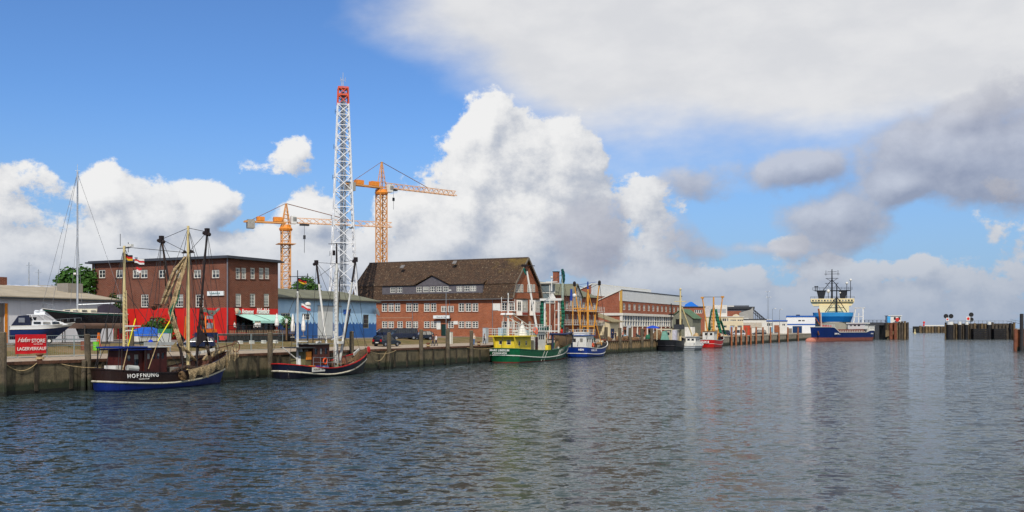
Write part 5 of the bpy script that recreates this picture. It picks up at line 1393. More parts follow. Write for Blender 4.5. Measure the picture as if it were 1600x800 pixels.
# ------------------------------------------------------------------ boats: hull lofter in a frame with x forward from the stern, z up from the waterline
def smooth01(t): t = max(0.0, min(1.0, t)); return t * t * (3 - 2 * t)
class Hull:
    def __init__(s, L, B, sheer, stripe, stern=0.75, roundst=0.0, rake=1.2, srake=0.0, draft=0.6, full=2.4, midx=.5, x0=0.0):
        s.x0 = x0
        s.L, s.B, s.sheer, s.stripe = L, B, sheer, stripe
        s.stern, s.roundst, s.rake, s.srake, s.draft, s.full, s.midx = stern, roundst, rake, srake, draft, full, midx
    def top(s, t):
        a, m, c = s.sheer
        return m + (a - m) * (1 - min(1, t / .45)) ** 1.6 + (c - m) * max(0, (t - .35) / .65) ** 2.0
    def st(s, t):
        a, m, c = s.stripe
        return m + (a - m) * (1 - min(1, t / .45)) ** 1.6 + (c - m) * max(0, (t - .35) / .65) ** 2.0
    def hb(s, t, f):
        """half beam at station t and height fraction f (1 = rail)"""
        if t < s.midx: b = s.stern + (1 - s.stern) * math.sin(PI / 2 * t / s.midx)
        else: b = max(0.0, 1 - ((t - s.midx) / (1 - s.midx)) ** s.full)
        if s.roundst and t < s.roundst: b *= math.sqrt(max(0.0, 1 - (1 - t / s.roundst) ** 2)) * .85 + .15 * t / s.roundst
        fl = .86 + .14 * max(0, f) ** .7
        bow = 1 - (1 - max(0, f)) * .5 * smooth01((t - .55) / .45)
        if f < 0: fl *= 1 + f * .9
        return max(0.001, s.B / 2 * b * fl * bow)
    def x(s, t, z):
        zt = s.top(1.0); k = 1 - max(-.3, z / zt)
        xs = s.srake * max(0, 1 - z / s.top(0))
        return s.x0 + xs + t * (s.L - s.rake * k - xs)
    def pt(s, t, z, side=-1, off=0.0):
        f = z / s.top(t)
        y = s.hb(t, f) + off
        return Vector((s.x(t, z), side * y, z))
    def build(s, parent, low, up, deckm, railm, strakem, inner=None, boot=None, strake_r=.09, bul=.7, rail_w=.1, lowname=None):
        ts = [0, .015, .04, .08, .13, .2, .28, .36, .44, .52, .6, .68, .75, .81, .86, .905, .94, .97, .99, 1.0]
        s.ts = ts
        def rows(t):
            T = s.top(t); S = min(s.st(t), T * .9)
            return [(-s.draft, -1), (-s.draft * .5, -1), (0.0, 2), (.14, 2), (max(.2, S), 0), ((S + T) / 2, 1), (T, 1)]
        mb = MB(); n = len(rows(0))
        for side in (-1, 1):
            o = len(mb.v)
            for t in ts:
                for z, _ in rows(t): mb.v.append(tuple(s.pt(t, z, side)))
            for i in range(len(ts) - 1):
                for j in range(n - 1):
                    a = o + i * n + j; q = (a, a + n, a + n + 1, a + 1)
                    mb.f.append(q if side < 0 else q[::-1]); mb.m.append(2 if j < 2 and boot else (0 if j < 4 else 1) if not (j == 2 and boot) else 2)
        L0 = 0; R0 = len(ts) * n
        for j in range(n - 1):
            mb.f.append((L0 + j, L0 + j + 1, R0 + j + 1, R0 + j)); mb.m.append(2 if j < 3 and boot else (0 if j < 4 else 1))
        hull = mb.build('hull', [low, up, boot or low], parent); smooth_by_angle(hull, 40)
        # inner bulwark and deck
        ib = MB()
        for side in (-1, 1):
            o = len(ib.v)
            for t in ts:
                T = s.top(t); zd = T - bul
                p = s.pt(t, T, side, -min(.07, s.hb(t, 1) * .5)); q = s.pt(t, zd, side, -min(.09, s.hb(t, zd / T) * .5))
                ib.v += [tuple(p), (q.x, q.y, zd)]
            for i in range(len(ts) - 1):
                a = o + i * 2; ib.f.append((a, a + 1, a + 3, a + 2)); ib.m.append(0)
        ib.f.append((0, 1, 2 * len(ts) + 1, 2 * len(ts))); ib.m.append(0)
        ib.build('bulwark', inner or up, parent)
        db = MB()
        for t in ts:
            T = s.top(t); zd = T - bul; y = max(.001, s.hb(t, zd / T) - .08); x = s.x(t, zd)
            db.v += [(x, -y, zd + .02), (x, y, zd + .02)]
        for i in range(len(ts) - 1): db.f.append((2 * i, 2 * i + 2, 2 * i + 3, 2 * i + 1)); db.m.append(0)
        db.build('deck', deckm, parent)
        rb_ = MB()
        for side in (-1, 1):
            pts = [s.pt(t, s.top(t), side, -.03) + Vector((0, 0, .02)) for t in ts]
            for a, c in zip(pts, pts[1:]): rb_.bar(a, c, rail_w * 1.6, rail_w)
        rb_.bar(s.pt(0, s.top(0), -1), s.pt(0, s.top(0), 1), rail_w * 1.6, rail_w)
        rb_.build('rail', railm, parent)
        sb = MB()
        for side in (-1, 1):
            pts = [s.pt(t, max(.2, s.st(t)), side, .02) for t in ts]
            for a, c in zip(pts, pts[1:]): sb.tube(a, c, strake_r, strake_r, 6)
        sb.tube(s.pt(0, s.st(0), -1) - Vector((.02, 0, 0)), s.pt(0, s.st(0), 1) - Vector((.02, 0, 0)), strake_r, strake_r, 6)
        sb.build('rubbing_strake', strakem, parent)
        return hull
def hull_text(H, parent, body, size, xc, z, m, width, **k):
    """lettering that follows the starboard side of a hull"""
    def y_at(x):
        best = min(range(400), key=lambda i: abs(H.x(i / 400, z) - x)); return H.hb(best / 400, z / H.top(best / 400))
    cs = list(body); n = len(cs); out = []
    adv = {'I': .3, 'F': .62, 'M': .9, 'N': .78, 'O': .84, 'G': .84, 'H': .78, 'E': .66, 'L': .6}; tot = sum(adv.get(c, .74) for c in cs); run = 0
    for i, ch in enumerate(cs):
        x = xc - width / 2 + width * (run + adv.get(ch, .74) / 2) / tot; run += adv.get(ch, .74)
        ya, yb = y_at(x - .15), y_at(x + .15); a = -math.atan2(yb - ya, .3)
        o = text_mesh(ch, size, m, None, (0, 0, 0), (0, 0, 0), .012, **k)
        o.data.transform(Matrix.Translation((x, -(ya + yb) / 2 - .035, z)) @ Matrix.Rotation(a, 4, 'Z') @ Matrix.Rotation(PI / 2 - .05, 4, 'X')); out.append(o)
    bm = bmesh.new()
    for o in out: bm.from_mesh(o.data)
    me = bpy.data.meshes.new('lettering'); bm.to_mesh(me); bm.free(); me.materials.append(m)
    for o in out: bpy.data.objects.remove(o)
    r = bpy.data.objects.new('lettering', me); COL.objects.link(r); r.parent = parent; return r
def boat(name, label, s0, dc, cat='fishing boat', group=None):
    t = thing(name, label, cat, wp(s0, dc, 0), QROT, group); t['_s'] = s0; t['_d'] = dc
    del t['_s']; del t['_d']; return t
class BF:      # converts picture places on the centre plane of a boat lying along the quay into its own coordinates
    def __init__(s, s0, dc): s.s0, s.dc = s0, dc
    def __call__(s, px, py, y=0.0):
        ss = SA(px, s.dc + y); return Vector((ss - s.s0, y, ZZ(py, ss, s.dc + y)))
    def z(s, x, py, y=0.0): return ZZ(py, s.s0 + x, s.dc + y)
def cabin(parent, name, x0, x1, y, z0, z1, m, wins=(), roofm=None, over=.2, taper=.0, roof_t=.1, winm=None, sides='-x -y +y +x', door=None):
    """deck house with recessed windows: wins = (side, centre, zc, w, h)"""
    b = MB()
    W = {'-y': ((x0, -y), (1, 0), (0, -1), x1 - x0), '+y': ((x0, y), (1, 0), (0, 1), x1 - x0), '-x': ((x0, -y), (0, 1), (-1, 0), 2 * y), '+x': ((x1, -y), (0, 1), (1, 0), 2 * y)}
    for k, (p0, u, n, w) in W.items():
        b.wall(p0, u, n, w, z0, z1, [q[1:5] for q in wins if q[0] == k], .05)
    o = b.build(name, m, parent)
    for q in wins:
        k, c, zc, w, h = q[:5]
        loc = {'-y': (x0 + c, -y + .03, zc), '+y': (x0 + c, y - .03, zc), '-x': (x0 + .03, -y + c, zc), '+x': (x1 - .03, -y + c, zc)}[k]
        add_window(o, loc, k, w, h, 1, 1, winm or white, fw=.05)
    MB().box(x0 - over, x1 + over, -y - over, y + over, z1, z1 + roof_t).build('roof', roofm or m, o)
    return o
def lifebuoy(parent, loc, axis='y', R=.33):
    MB().ring(loc, R, .075, axis).build('lifebuoy', mat('orange lifebuoy', (226, 84, 34), .5), parent)
def net_material(name, col, hole=.46):
    if name in MATS: return MATS[name]
    m = bpy.data.materials.new(name); m.use_nodes = True; t = m.node_tree; b = t.nodes['Principled BSDF']
    tc = t.nodes.new('ShaderNodeTexCoord'); o = E(t, tc.outputs['Object']); n = noise(t, o, 5, 4, .6); v = noise(t, o, 22, 1, .5)
    t.links.new(mixc(t, n.ss(.3, .7), tuple(x * .6 for x in lin(*col)), lin(*col)).o, b.inputs['Base Color']); b.inputs['Roughness'].default_value = .95
    t.links.new(v.ss(hole - .03, hole + .03).o, b.inputs['Alpha']); MATS[name] = m; return m
tan_net = net_material('tan fishing net', (196, 170, 128)); green_net = net_material('green fishing net', (24, 112, 84), .36); brown_net = net_material('brown fishing net', (122, 96, 66), .36); tan_rope = mat('tan net rope', (168, 146, 108), .95, .3, 6)
def drape(top, drop, m, parent, name='net', folds=9, amp=.12, outward=(0, -1, 0), rnd=3, sub=26):
    """net hung over an edge: top = list of points, falls in scallops"""
    r = random.Random(rnd); b = MB(); top = [Vector(p) for p in top]; out = Vector(outward); rows = 6
    def at(k):
        f = k * (len(top) - 1); i = min(int(f), len(top) - 2); return top[i].lerp(top[i + 1], f - i)
    ph = r.random() * 6
    for i in range(sub + 1):
        k = i / sub; p = at(k); dl = drop * (.55 + .45 * abs(math.sin(k * folds * 1.1 + ph))) * (1 + r.uniform(-.12, .12))
        for j in range(rows + 1):
            q = j / rows; w = amp * math.sin(k * folds * 2 * PI + q * 2) * q
            b.v.append(tuple(p + out * (w + amp * .6 + .12 * math.sin(q * PI)) - Vector((0, 0, dl * q)) + Vector((0, 0, .05))))
    for i in range(sub):
        for j in range(rows):
            a = i * (rows + 1) + j; b.f.append((a, a + 1, a + rows + 2, a + rows + 1)); b.m.append(0)
    return b.build(name, m, parent, smooth=True)
def bundle(pts, r, m, parent, name='net', strands=5, seed=1):
    """gathered net hanging as a rope like bundle with bulges"""
    rd_ = random.Random(seed); b = MB(); pts = [Vector(p) for p in pts]
    for _ in range(strands):
        o = Vector((rd_.uniform(-1, 1), rd_.uniform(-1, 1), 0)) * r * .9; prev = None; N = 9
        for i in range(N):
            f = i / (N - 1) * (len(pts) - 1); k = min(int(f), len(pts) - 2); p = pts[k].lerp(pts[k + 1], f - k) + o * (.5 + .7 * math.sin(i / (N - 1) * PI)) + Vector((rd_.uniform(-1, 1), rd_.uniform(-1, 1), 0)) * r * .15
            rr = r * .5 * (.7 + .6 * rd_.random())
            if prev: b.tube(prev[0], p, prev[1], rr, 6)
            prev = (p, rr)
    return b.build(name, m, parent, smooth=True)
def mast(parent, p0, p1, r0, r1, m, name='mast'):
    return MB().tube(p0, p1, r0, r1, 10).build(name, m, parent)
def rigging(parent, lines, r=.018, m=None, sag=0.0):
    b = MB()
    for a, c in lines: b.wire(a, c, r, sag)
    return b.build('rigging', m or mat('dark rigging wire', (52, 50, 50), .6), parent)
def ladder(parent, p0, p1, w, m, step=.4, axis=(0, 1, 0)):
    p0, p1, a = Vector(p0), Vector(p1), Vector(axis); b = MB(); b.bar(p0 - a * w / 2, p1 - a * w / 2, .05, .05); b.bar(p0 + a * w / 2, p1 + a * w / 2, .05, .05)
    n = int((p1 - p0).length / step)
    for i in range(n): q = p0.lerp(p1, (i + .5) / n); b.bar(q - a * w / 2, q + a * w / 2, .05, .05)
    return b.build('ladder', m, parent)
def railing(parent, pts, h, m, posts=1.0, rails=2, r=.025):
    b = MB(); pts = [Vector(p) for p in pts]
    for a, c in zip(pts, pts[1:]):
        n = max(1, round((c - a).length / posts))
        for i in range(n + 1): q = a.lerp(c, i / n); b.tube(q, q + Vector((0, 0, h)), r, r, 5)
        for k in range(rails): z = Vector((0, 0, h * (k + 1) / rails)); b.tube(a + z, c + z, r, r, 5)
    return b.build('railing', m, parent)
def winch(parent, c, r=.35, w=1.2, m=None):
    b = MB(); b.tube((c[0], c[1] - w / 2, c[2]), (c[0], c[1] + w / 2, c[2]), r * .55, r * .55, 10)
    for k in (-.5, 0, .5): b.tube((c[0], c[1] + w * k - .04, c[2]), (c[0], c[1] + w * k + .04, c[2]), r, r, 12)
    b.box(c[0] - r, c[0] + r, c[1] - w * .55, c[1] + w * .55, c[2] - r * 1.5, c[2] - r * .9)
    return b.build('winch', m or mat('rusty winch iron', (92, 70, 56), .8, .3, 4), parent)
def flag(parent, p, w, h, cols, name='flag', tilt=-.25, along=(1, 0, 0)):
    """small flag with horizontal bands flying along one direction"""
    a = Vector(along).normalized(); side = Vector((-a.y, a.x, 0)); b = MB(); n = 8; k = len(cols)
    for i in range(n + 1):
        f = i / n; q = Vector(p) + a * w * f + side * .09 * math.sin(f * 7) + Vector((0, 0, tilt * w * f + .04 * math.sin(f * 8)))
        for j in range(k + 1): b.v.append(tuple(q - Vector((0, 0, h * j / k))))
    for i in range(n):
        for j in range(k): o = i * (k + 1) + j; b.f.append((o, o + 1, o + k + 2, o + k + 1)); b.m.append(j)
    return b.build(name, [mat('flag %s %s %s' % c, c, .8, .04, 3) for c in cols], parent)

wood_deck = mat('worn wooden deck', (128, 108, 84), .85, .25, 3); brownp = mat('dark brown boat paint', (42, 26, 22), .45, .15, 2, coat=.2); maroon = mat('dark red brown wheelhouse paint', (66, 26, 22), .5, .2, 2)
bluep = mat('deep blue hull paint', (15, 36, 106), .4, .12, 1.2, coat=.3, streak=.45, dirt=((24, 40, 84), .5)); creamp = mat('cream mast paint', (204, 186, 136), .6, .12, 2, dirt=((140, 118, 80), .4)); whitep = mat('white boat paint', (216, 214, 206), .45, .06, 2, streak=.2, coat=.2, dirt=((168, 140, 108), .35))
cream_strake = mat('off white strake paint', (206, 198, 176), .6, .12, 3, dirt=((150, 130, 96), .5)); blackboom = mat('dark tarred boom', (34, 24, 24), .6, .2, 2); navy = mat('navy hull paint', (20, 26, 48), .4, .15, 1.5, streak=.4, dirt=((44, 40, 46), .5))
yellow_rope = mat('yellow rope', (226, 214, 40), .7); boot_red = mat('red antifouling', (120, 44, 34), .7, .2, 2); rustm = mat('rusty iron', (104, 66, 48), .85, .3, 3)

# ================= brown and blue cutter (nearest)
f1 = BF(7.9, -3.0)
t = boat('fishing_cutter', 'brown and blue wooden shrimp cutter with cream masts and tan nets, nearest boat', 7.9, -3.0)
H = Hull(16.6, 4.7, (2.0, 1.45, 3.2), (.92, .52, 1.4), .8, .10, 1.5, .3, x0=-1.0)
H.build(t, bluep, brownp, wood_deck, brownp, cream_strake, mat('brown inner bulwark', (86, 54, 44), .7, .2, 2), boot=mat('dark blue wet hull', (14, 26, 70), .3, .2, 2))
hull_text(H, t, 'HOFFNUNG', .50, 2.3, 1.34, wl, 3.4, bold=.006)
hull_text(H, t, 'CUXHAVEN', .15, 2.4, 1.03, wl, 1.1)
cab = cabin(t, 'wheelhouse', 3.3, 5.9, 1.25, .8, 3.8, maroon, [('-y', .45, 3.0, .42, .6), ('-y', 1.05, 3.0, .42, .6), ('-y', 1.6, 3.0, .42, .6), ('-y', 2.15, 3.0, .42, .6), ('+x', .6, 3.0, .5, .6), ('+x', 1.25, 3.0, .5, .6), ('+x', 1.9, 3.0, .5, .6), ('-x', .6, 3.0, .5, .6), ('+y', .8, 3, .5, .6), ('+y', 1.8, 3, .5, .6)], whitep, .28, winm=maroon)
MB().ext([(3.0, -1.5, 3.98), (6.4, -1.5, 3.98), (6.7, -1.5, 4.25), (3.0, -1.5, 4.3)], (0, .06, 0)).build('roof_board', mat('pale grey roof board', (176, 176, 172), .6), cab)
MB().ball((4.3, -.9, 4.3), .22, 10, 7).build('float', mat('blue plastic', (20, 60, 190), .35, .05, 2), cab)
c2 = cabin(t, 'aft_cabin', 1.2, 3.28, 1.05, .8, 3.6, maroon, [('-y', .5, 2.9, .45, .6), ('-y', 1.35, 2.6, .6, 1.3)], mat('blue canvas', (22, 46, 118), .8), .5, winm=maroon)
MB().box(.4, 3.3, -1.6, 1.6, 3.78, 3.92).build('awning', MATS['blue canvas'], c2)
b = MB()
for x in (.5, 3.1):
    for y in (-1.5, 1.5): b.tube((x, y, 1.0), (x, y, 3.8), .06, .06, 6)
b.build('awning_post', blackboom, c2)
m1 = mast(t, (2.1, 0, 3.7), (2.1, 0, f1(203, 385).z), .15, .11, creamp, 'mizzen_mast')
zt = f1(203, 385).z
MB().bar((2.1, -.7, zt - .2), (2.1, .9, zt - .2), .07, .07).tube((2.1, -.5, zt - .6), (2.1, -.5, zt + .3), .03).tube((2.1, .5, zt), (2.1, .5, zt + 1.1), .025).build('crosstree', darkmetal, m1)
MB().box(1.95, 2.25, -1.0, -.5, zt - .1, zt + .12).tube((2.1, -.75, zt - .2), (2.1, -.75, zt), .06).build('radar', whitep, m1)
ladder(m1, (2.0, -.35, 4.0), (2.0, -.2, zt - 4), .35, creamp, .35)
MB().box(1.6, 2.3, -1.8, -.6, 5.7, 5.8).box(1.6, 2.2, -1.5, -.7, 5.3, 5.4).build('radar_scanner', whitep, m1)
xm = f1(294, 353).x; zt2 = f1(294, 353).z
m2_ = mast(t, (xm, 0, .9), (xm, 0, zt2), .19, .12, creamp, 'main_mast')
MB().bar((xm, -.8, zt2 - 2.6), (xm, .8, zt2 - 2.6), .09, .09).ball((xm, .45, zt2 - 2.5), .16).ball((xm, -.45, zt2 - 2.5), .16).build('crosstree', blackboom, m2_)
tL, tR = Vector((xm - .3, 3.2, f1(247, 367).z)), Vector((xm + .5, -1.95, f1(319, 366).z))
for tip, y in ((tL, .9), (tR, -.7)):
    o = MB().tube((xm + .3, y, 1.7), tip, .14, .09, 8).build('outrigger_boom', blackboom, t)
    d = (tip - Vector((xm, y, 1.7))).normalized()
    MB().obox(tip, (.35, .35, .7)).ball(tip + Vector((0, -.25, -.25)), .2, 8, 5).ball(tip + Vector((0, .4, -.1)), .17, 8, 5).build('pulley_block', blackboom, o)
    MB().ext([tip.lerp(Vector((xm, y, 1.7)), .72) + Vector((0, 0, .4)), tip.lerp(Vector((xm, y, 1.7)), .72) + Vector((.3, -.9, -.8)), tip.lerp(Vector((xm, y, 1.7)), .85) + Vector((0, 0, 0))], (.08, 0, 0)).build('net_beam_shoe', blackboom, o)
mt = Vector((xm, 0, zt2 - 2.6)); mtop = Vector((xm, 0, zt2 - .2)); mz = Vector((2.1, 0, zt - .1)); bowp = Vector((H.x(1, 3.2) - .2, 0, H.top(1)))
rigging(t, [(mtop, bowp), (mtop, tL), (mtop, tR), (mt, tL), (mt, tR), (mt, mz), (mtop, (xm - 1, 2.2, 1.5)), (mtop, (xm - 1, -2.2, 1.5)), (mz, (.2, 1.5, 2)), (mz, (.2, -1.4, 2)), (mz, (.1, 0, 2)), (mz, (5.8, -1.2, 4)), (tL, (14, 1, 3)), (tR, (14.2, -1, 3)), (tL, (xm - 2, 2.2, 1.5)), (tR, (xm - 2.2, -2.2, 1.5)), (mt, (13.5, -.8, 2.8)), (mt, (13.5, .8, 2.8)), (mt, (6, 1.2, 4)), ((2.1, 0, 9), (7, -2, 1.6)), (mz, (5.0, 1.2, 4)), (tL, (xm - 3, 2.2, 1.5)), (tL, (5, 1.8, 1.5)), (mtop, (13, 1.6, 2.4)), (mtop, (12, -2, 2)), (mt, (xm - 3, -2.2, 1.5)), (tR, (11.5, -2, 2)), (tR, mtop), ((2.1, 0, 8), (.3, 1.5, 2)), (mtop, (4.5, 0, 4))], .026)
for q in (((4.6, -1.5, 4.4), (5.9, -1.6, 6.2)), ((1.2, -1.5, 4.0), (2.0, -1.5, 6.4))): MB().tube(q[0], q[1], .045, .045, 6).build('yellow_rope', yellow_rope, t)
rigging(t, [((2.9, -2.1, 1.9), (4.6, -1.5, 4.4)), ((.4, -1.7, 1.9), (1.2, -1.5, 4.0)), ((5.9, -1.6, 6.2), mt)], .04, tan_rope)
# gathered nets
pA = Vector((xm - .25, 0.1, zt2 - 3.0))
bundle([pA, f1(272, 425, .6), f1(250, 480, 1.4)], .16, tan_net, t, strands=5, seed=3)
bundle([pA + Vector((.05, .1, -.2)), f1(276, 430, .4), f1(257, 476, 1.1)], .13, tan_net, t, strands=4, seed=4)
bundle([pA + Vector((.1, -.1, -.2)), f1(280, 440, 0), f1(266, 487, .3), f1(283, 540, -.6), f1(305, 563, -1.0)], .14, tan_net, t, strands=5, seed=5)
bundle([f1(282, 445, -.1), f1(277, 470, 0), f1(267, 486, .2), f1(268, 500, .1)], .11, green_net, t, strands=4, seed=6)
MB().bar(f1(240, 476, 1.6), f1(272, 476, .2), .12, .12).ball(f1(241, 480, 1.6), .3, 8, 5).build('trawl_beam', rustm, t)
ts = [.52, .6, .68, .76, .84, .92]
drape([H.pt(k, H.top(k), -1, .05) + Vector((0, 0, .05)) for k in ts], 1.15, tan_net, t, folds=7, amp=.16)
drape([H.pt(.9, H.top(.9), -1, .05) + Vector((0, 0, .3)), bowp + Vector((0, -.2, .5)), bowp + Vector((1.2, .1, .5))], 1.5, tan_net, t, folds=4, amp=.2, rnd=8)
bundle([(8.0, -1.9, 1.5), (10.2, -1.9, 1.7), (12.2, -1.5, 2.1)], .22, tan_net, t, strands=6, seed=9)
bundle([H.pt(.47, H.top(.47), -1, .1), H.pt(.50, .75, -1, .25)], .25, brown_net, t, strands=6, seed=10)
b = MB(); b.ring(bowp + Vector((.7, -.3, .45)), .55, .05, 'y'); b.bar(bowp + Vector((-2.2, -.6, .35)), bowp + Vector((1.0, 0, .75)), .08, .08); b.build('bow_roller', rustm, t)
MB().bar((10.6, 1.3, 2.75), (14.2, .7, 3.45), .06, .25).build('white_board', whitep, t)
winch(t, (7.2, .2, 1.5), .4, 1.8)
dnet = net_material('dark brown net', (70, 52, 40), .34)
bundle([(6.4, -1.5, 1.5), (8.2, -1.3, 1.9), (9.6, -1.6, 1.6)], .3, dnet, t, strands=6, seed=91)
bundle([tL - Vector((0, .2, .4)), tL.lerp(Vector((xm, .9, 1.7)), .35) + Vector((0, .3, -.2)), tL.lerp(Vector((xm, .9, 1.7)), .55) + Vector((0, .35, -.4))], .1, dnet, t, strands=4, seed=92)
bundle([tR.lerp(Vector((xm, -.7, 1.7)), .5), tR.lerp(Vector((xm, -.7, 1.7)), .7) + Vector((.2, -.5, 0)), (xm + 1.5, -1.5, 2.0)], .12, dnet, t, strands=4, seed=93)
bundle([(12.0, 0, 2.4), (13.4, .1, 3.0), (14.6, 0, 3.3)], .3, tan_net, t, strands=6, seed=94)
o = MB().box(6.5, 7.4, -1.5, -.4, .8, 1.9).build('hatch', mat('grey deck hatch', (116, 112, 104), .7), t)
for k, (x, y, c) in enumerate(((8.2, -1.3, (210, 90, 50)), (10.4, -.9, (190, 194, 190)), (10.9, .2, (196, 70, 50)), (7.9, .9, (200, 200, 196)))):
    MB().box(x, x + .6, y, y + .42, .95, 1.35 + .1 * k).build('fish_box', mat('fish box %d' % k, c, .6), t)
MB().tube((1.0, -1.6, 2.05), (2.0, -1.75, 1.95), .28, .28, 10).build('fuel_can', mat('pale grey drum', (170, 172, 168), .5), t)
MB().box(.35, 1.5, -.9, .5, 1.8, 2.25).build('white_crate', whitep, t)
flag(t, (2.2, .2, f1(220, 398).z), .8, .5, ((30, 30, 30), (190, 30, 30), (214, 170, 40)), along=(.45, -.9, 0))
flag(t, (2.9, -.4, f1(228, 404).z), .85, .5, ((214, 214, 210), (190, 40, 44), (214, 214, 210)), along=(.45, -.9, 0))
flag(t, (3.1, -.4, f1(230, 419).z), .45, .45, ((210, 60, 60), (220, 214, 210)), along=(.45, -.9, 0))

# ================= navy cutter with white masts
S0 = 30.9; f2 = BF(S0, -3.0)
t = boat('fishing_cutter', 'navy hulled cutter with red rail, white masts and brown wheelhouse', S0, -3.0)
H = Hull(17.3, 4.9, (1.65, .95, 2.9), (.85, .24, 1.75), .8, .09, 1.3, .3)
redrail = mat('red rail paint', (176, 34, 34), .5, .15, 2)
H.build(t, mat('dark wet hull', (20, 22, 34), .35, .2, 1.5, dirt=((64, 52, 44), .4)), navy, wood_deck, redrail, cream_strake, mat('rusty inner bulwark', (92, 76, 60), .8, .3, 2, dirt=((110, 56, 40), .6)), strake_r=.1)
MB().box(3.0, 5.3, -H.hb(.25, .8) - .07, -H.hb(.25, .8) - .03, .68, 1.18).build('name_plate', whitep, t)
text_mesh('NORDER TIEF', .3, mat('faded brown lettering', (120, 100, 84), .7), t, (4.15, -H.hb(.25, .8) - .08, .93), (PI / 2, 0, 0), .01)
cab = cabin(t, 'wheelhouse', 4.6, 7.6, 1.2, .3, 3.7, mat('red brown wheelhouse planks', (80, 44, 34), .6, .25, 2, streak=.3), [('-y', .55, 2.9, .5, .7), ('-y', 1.5, 2.9, .5, .7), ('-y', 2.4, 2.9, .5, .7), ('+x', .6, 2.9, .5, .6), ('+x', 1.7, 2.9, .5, .6), ('-x', 1.0, 2.4, .7, 1.5)], mat('grey wheelhouse roof', (128, 128, 120), .6), .3, winm=brownp)
MB().tube((7.0, -.4, 3.95), (4.9, -1.45, 3.95), .12, .12, 8).build('roof_roll', whitep, cab)
MB().box(3.4, 4.5, -1.0, 1.0, .3, 2.9).build('engine_casing', mat('olive casing', (104, 98, 66), .7, .2, 2), t)
MB().box(3.55, 4.45, -1.08, -1.0, 2.0, 2.9).build('orange_box', mat('orange life raft box', (214, 130, 40), .5), t)
MB().box(2.2, 4.6, -1.5, 1.5, 3.3, 3.42).build('canopy', mat('dark canopy', (58, 58, 58), .7), t)
railing(t, [(3.3, -2.25, 1.2), (8.2, -2.4, 1.0)], 1.1, galv, 1.1, 2)
railing(cab, [(4.5, -1.3, 3.85), (7.8, -1.3, 3.85), (7.8, 1.3, 3.85), (4.5, 1.3, 3.85)], .8, darkmetal, 1.0, 2)
lifebuoy(t, (6.6, -1.35, 1.75))
xz = f2(465, 455).x; zz = f2(465, 455).z; m1 = mast(t, (xz, 0, .9), (xz, 0, zz), .15, .1, whitep, 'mizzen_mast'); ztop = f2(465, 432).z
MB().tube((xz, 0, zz), (xz, 0, ztop), .1, .06).bar((xz, -1.5, ztop), (xz, 1.1, ztop), .07, .07).tube((xz, -1.4, ztop - .3), (xz, -1.4, ztop + .3), .05).tube((xz, 1.0, ztop - .6), (xz, 1.0, ztop + .1), .03).tube((xz, 0, ztop), (xz, 0, ztop + .7), .05).build('crosstree', darkmetal, m1)
MB().ext([(xz - .2, -.1, .9), (xz + 1.0, -.4, .9), (xz + .2, -.1, 3.4)], (0, -.3, 0)).build('furled_sail', mat('white furled cloth', (206, 206, 204), .8), m1)
MB().box(xz - .5, xz + .7, -.9, -.2, 4.0, 4.12).build('radar_scanner', whitep, m1)
xm = SA(526, -3.0) - S0; zt2 = f2(526, 412).z; ztt = f2(526, 380).z
m2_ = mast(t, (xm, 0, .3), (xm, 0, zt2), .23, .17, whitep, 'main_mast')
MB().tube((xm, 0, zt2), (xm, 0, ztt), .12, .08).bar((xm, -.8, zt2 + 2.4), (xm, 1.2, zt2 + 2.4), .06, .06).box(xm - .15, xm + .15, .3, .5, zt2 + 1, zt2 + 1.6).build('topmast', blackboom, m2_)
ladder(m2_, (xm - .25, 0, 1.2), (xm - .2, 0, zt2 - 1), .4, whitep, .45)
tL, tR = Vector((xm, 3.0, f2(497, 406).z)), Vector((xm, -2.75, f2(557, 410).z))
for tip, y in ((tL, 1.2), (tR, -.45)):
    base_ = Vector((xm, y, 1.6)); mid = tip.lerp(base_, .22)
    o = MB().tube(base_, mid, .15, .12, 8).build('outrigger_boom', whitep, t); MB().tube(mid, tip, .13, .12, 8).obox(tip, (.3, .4, .55)).ball(tip + Vector((0, .3, -.2)), .2, 8, 5).build('boom_head', blackboom, o)
mt = Vector((xm, 0, zt2)); mz = Vector((xz, 0, zz)); bowp = Vector((H.x(1, 2.9) - .2, 0, H.top(1)))
rigging(t, [(mt, bowp), (mt, tL), (mt, tR), (mt, mz), (mt, (xm - 1, 2.2, 1.2)), (mt, (xm - 1, -2.2, 1.2)), (mz, (.2, 1.5, 1.8)), (mz, (.2, -1.4, 1.8)), (mz, (7, -1.2, 4)), (tL, (15, 1, 2.5)), (tR, (15.2, -1, 2.5)), (tL, (xm - 2, 2.2, 1.2)), (tR, (xm - 2.2, -2.2, 1.2)), (mt, (14.5, -.8, 2.2)), (tL, mt - Vector((0, 0, 2.5)))], .025)
MB().tube((xm + .1, -.3, 1), (xm + 1.8, -.7, f2(535, 420).z * .62), .1, .08).tube((xm + .3, .3, 1), (xm + 1.2, .4, zt2 * .9), .07).build('derrick', blackboom, t)
MB().bar((xm - 2.2, -.9, 4.2), (xm + .3, -.6, 4.6), .12, .12).bar((xm - 1.6, -1.1, 3.0), (xm - 1.6, -.8, 5.2), .15, .15).box(xm - 1.2, xm - .2, -1.2, -.5, 3.7, 4.0).build('gantry', whitep, t)
drape([(xm + .6, -1.9, 2.0), (12.5, -1.7, 2.7), (15.6, -.8, 3.1)], 1.5, brown_net, t, folds=6, amp=.1, rnd=5)
bundle([(9.0, -1.6, 1.3), (11.0, -1.6, 1.6), (13.6, -1.2, 2.2)], .2, brown_net, t, strands=6, seed=19)
winch(t, (8.8, 0, 1.1), .45, 2.0); MB().ball((xm - .6, -1.5, 1.4), (.5, .5, .7), 9, 6).build('coiled_rope', rustm, t)
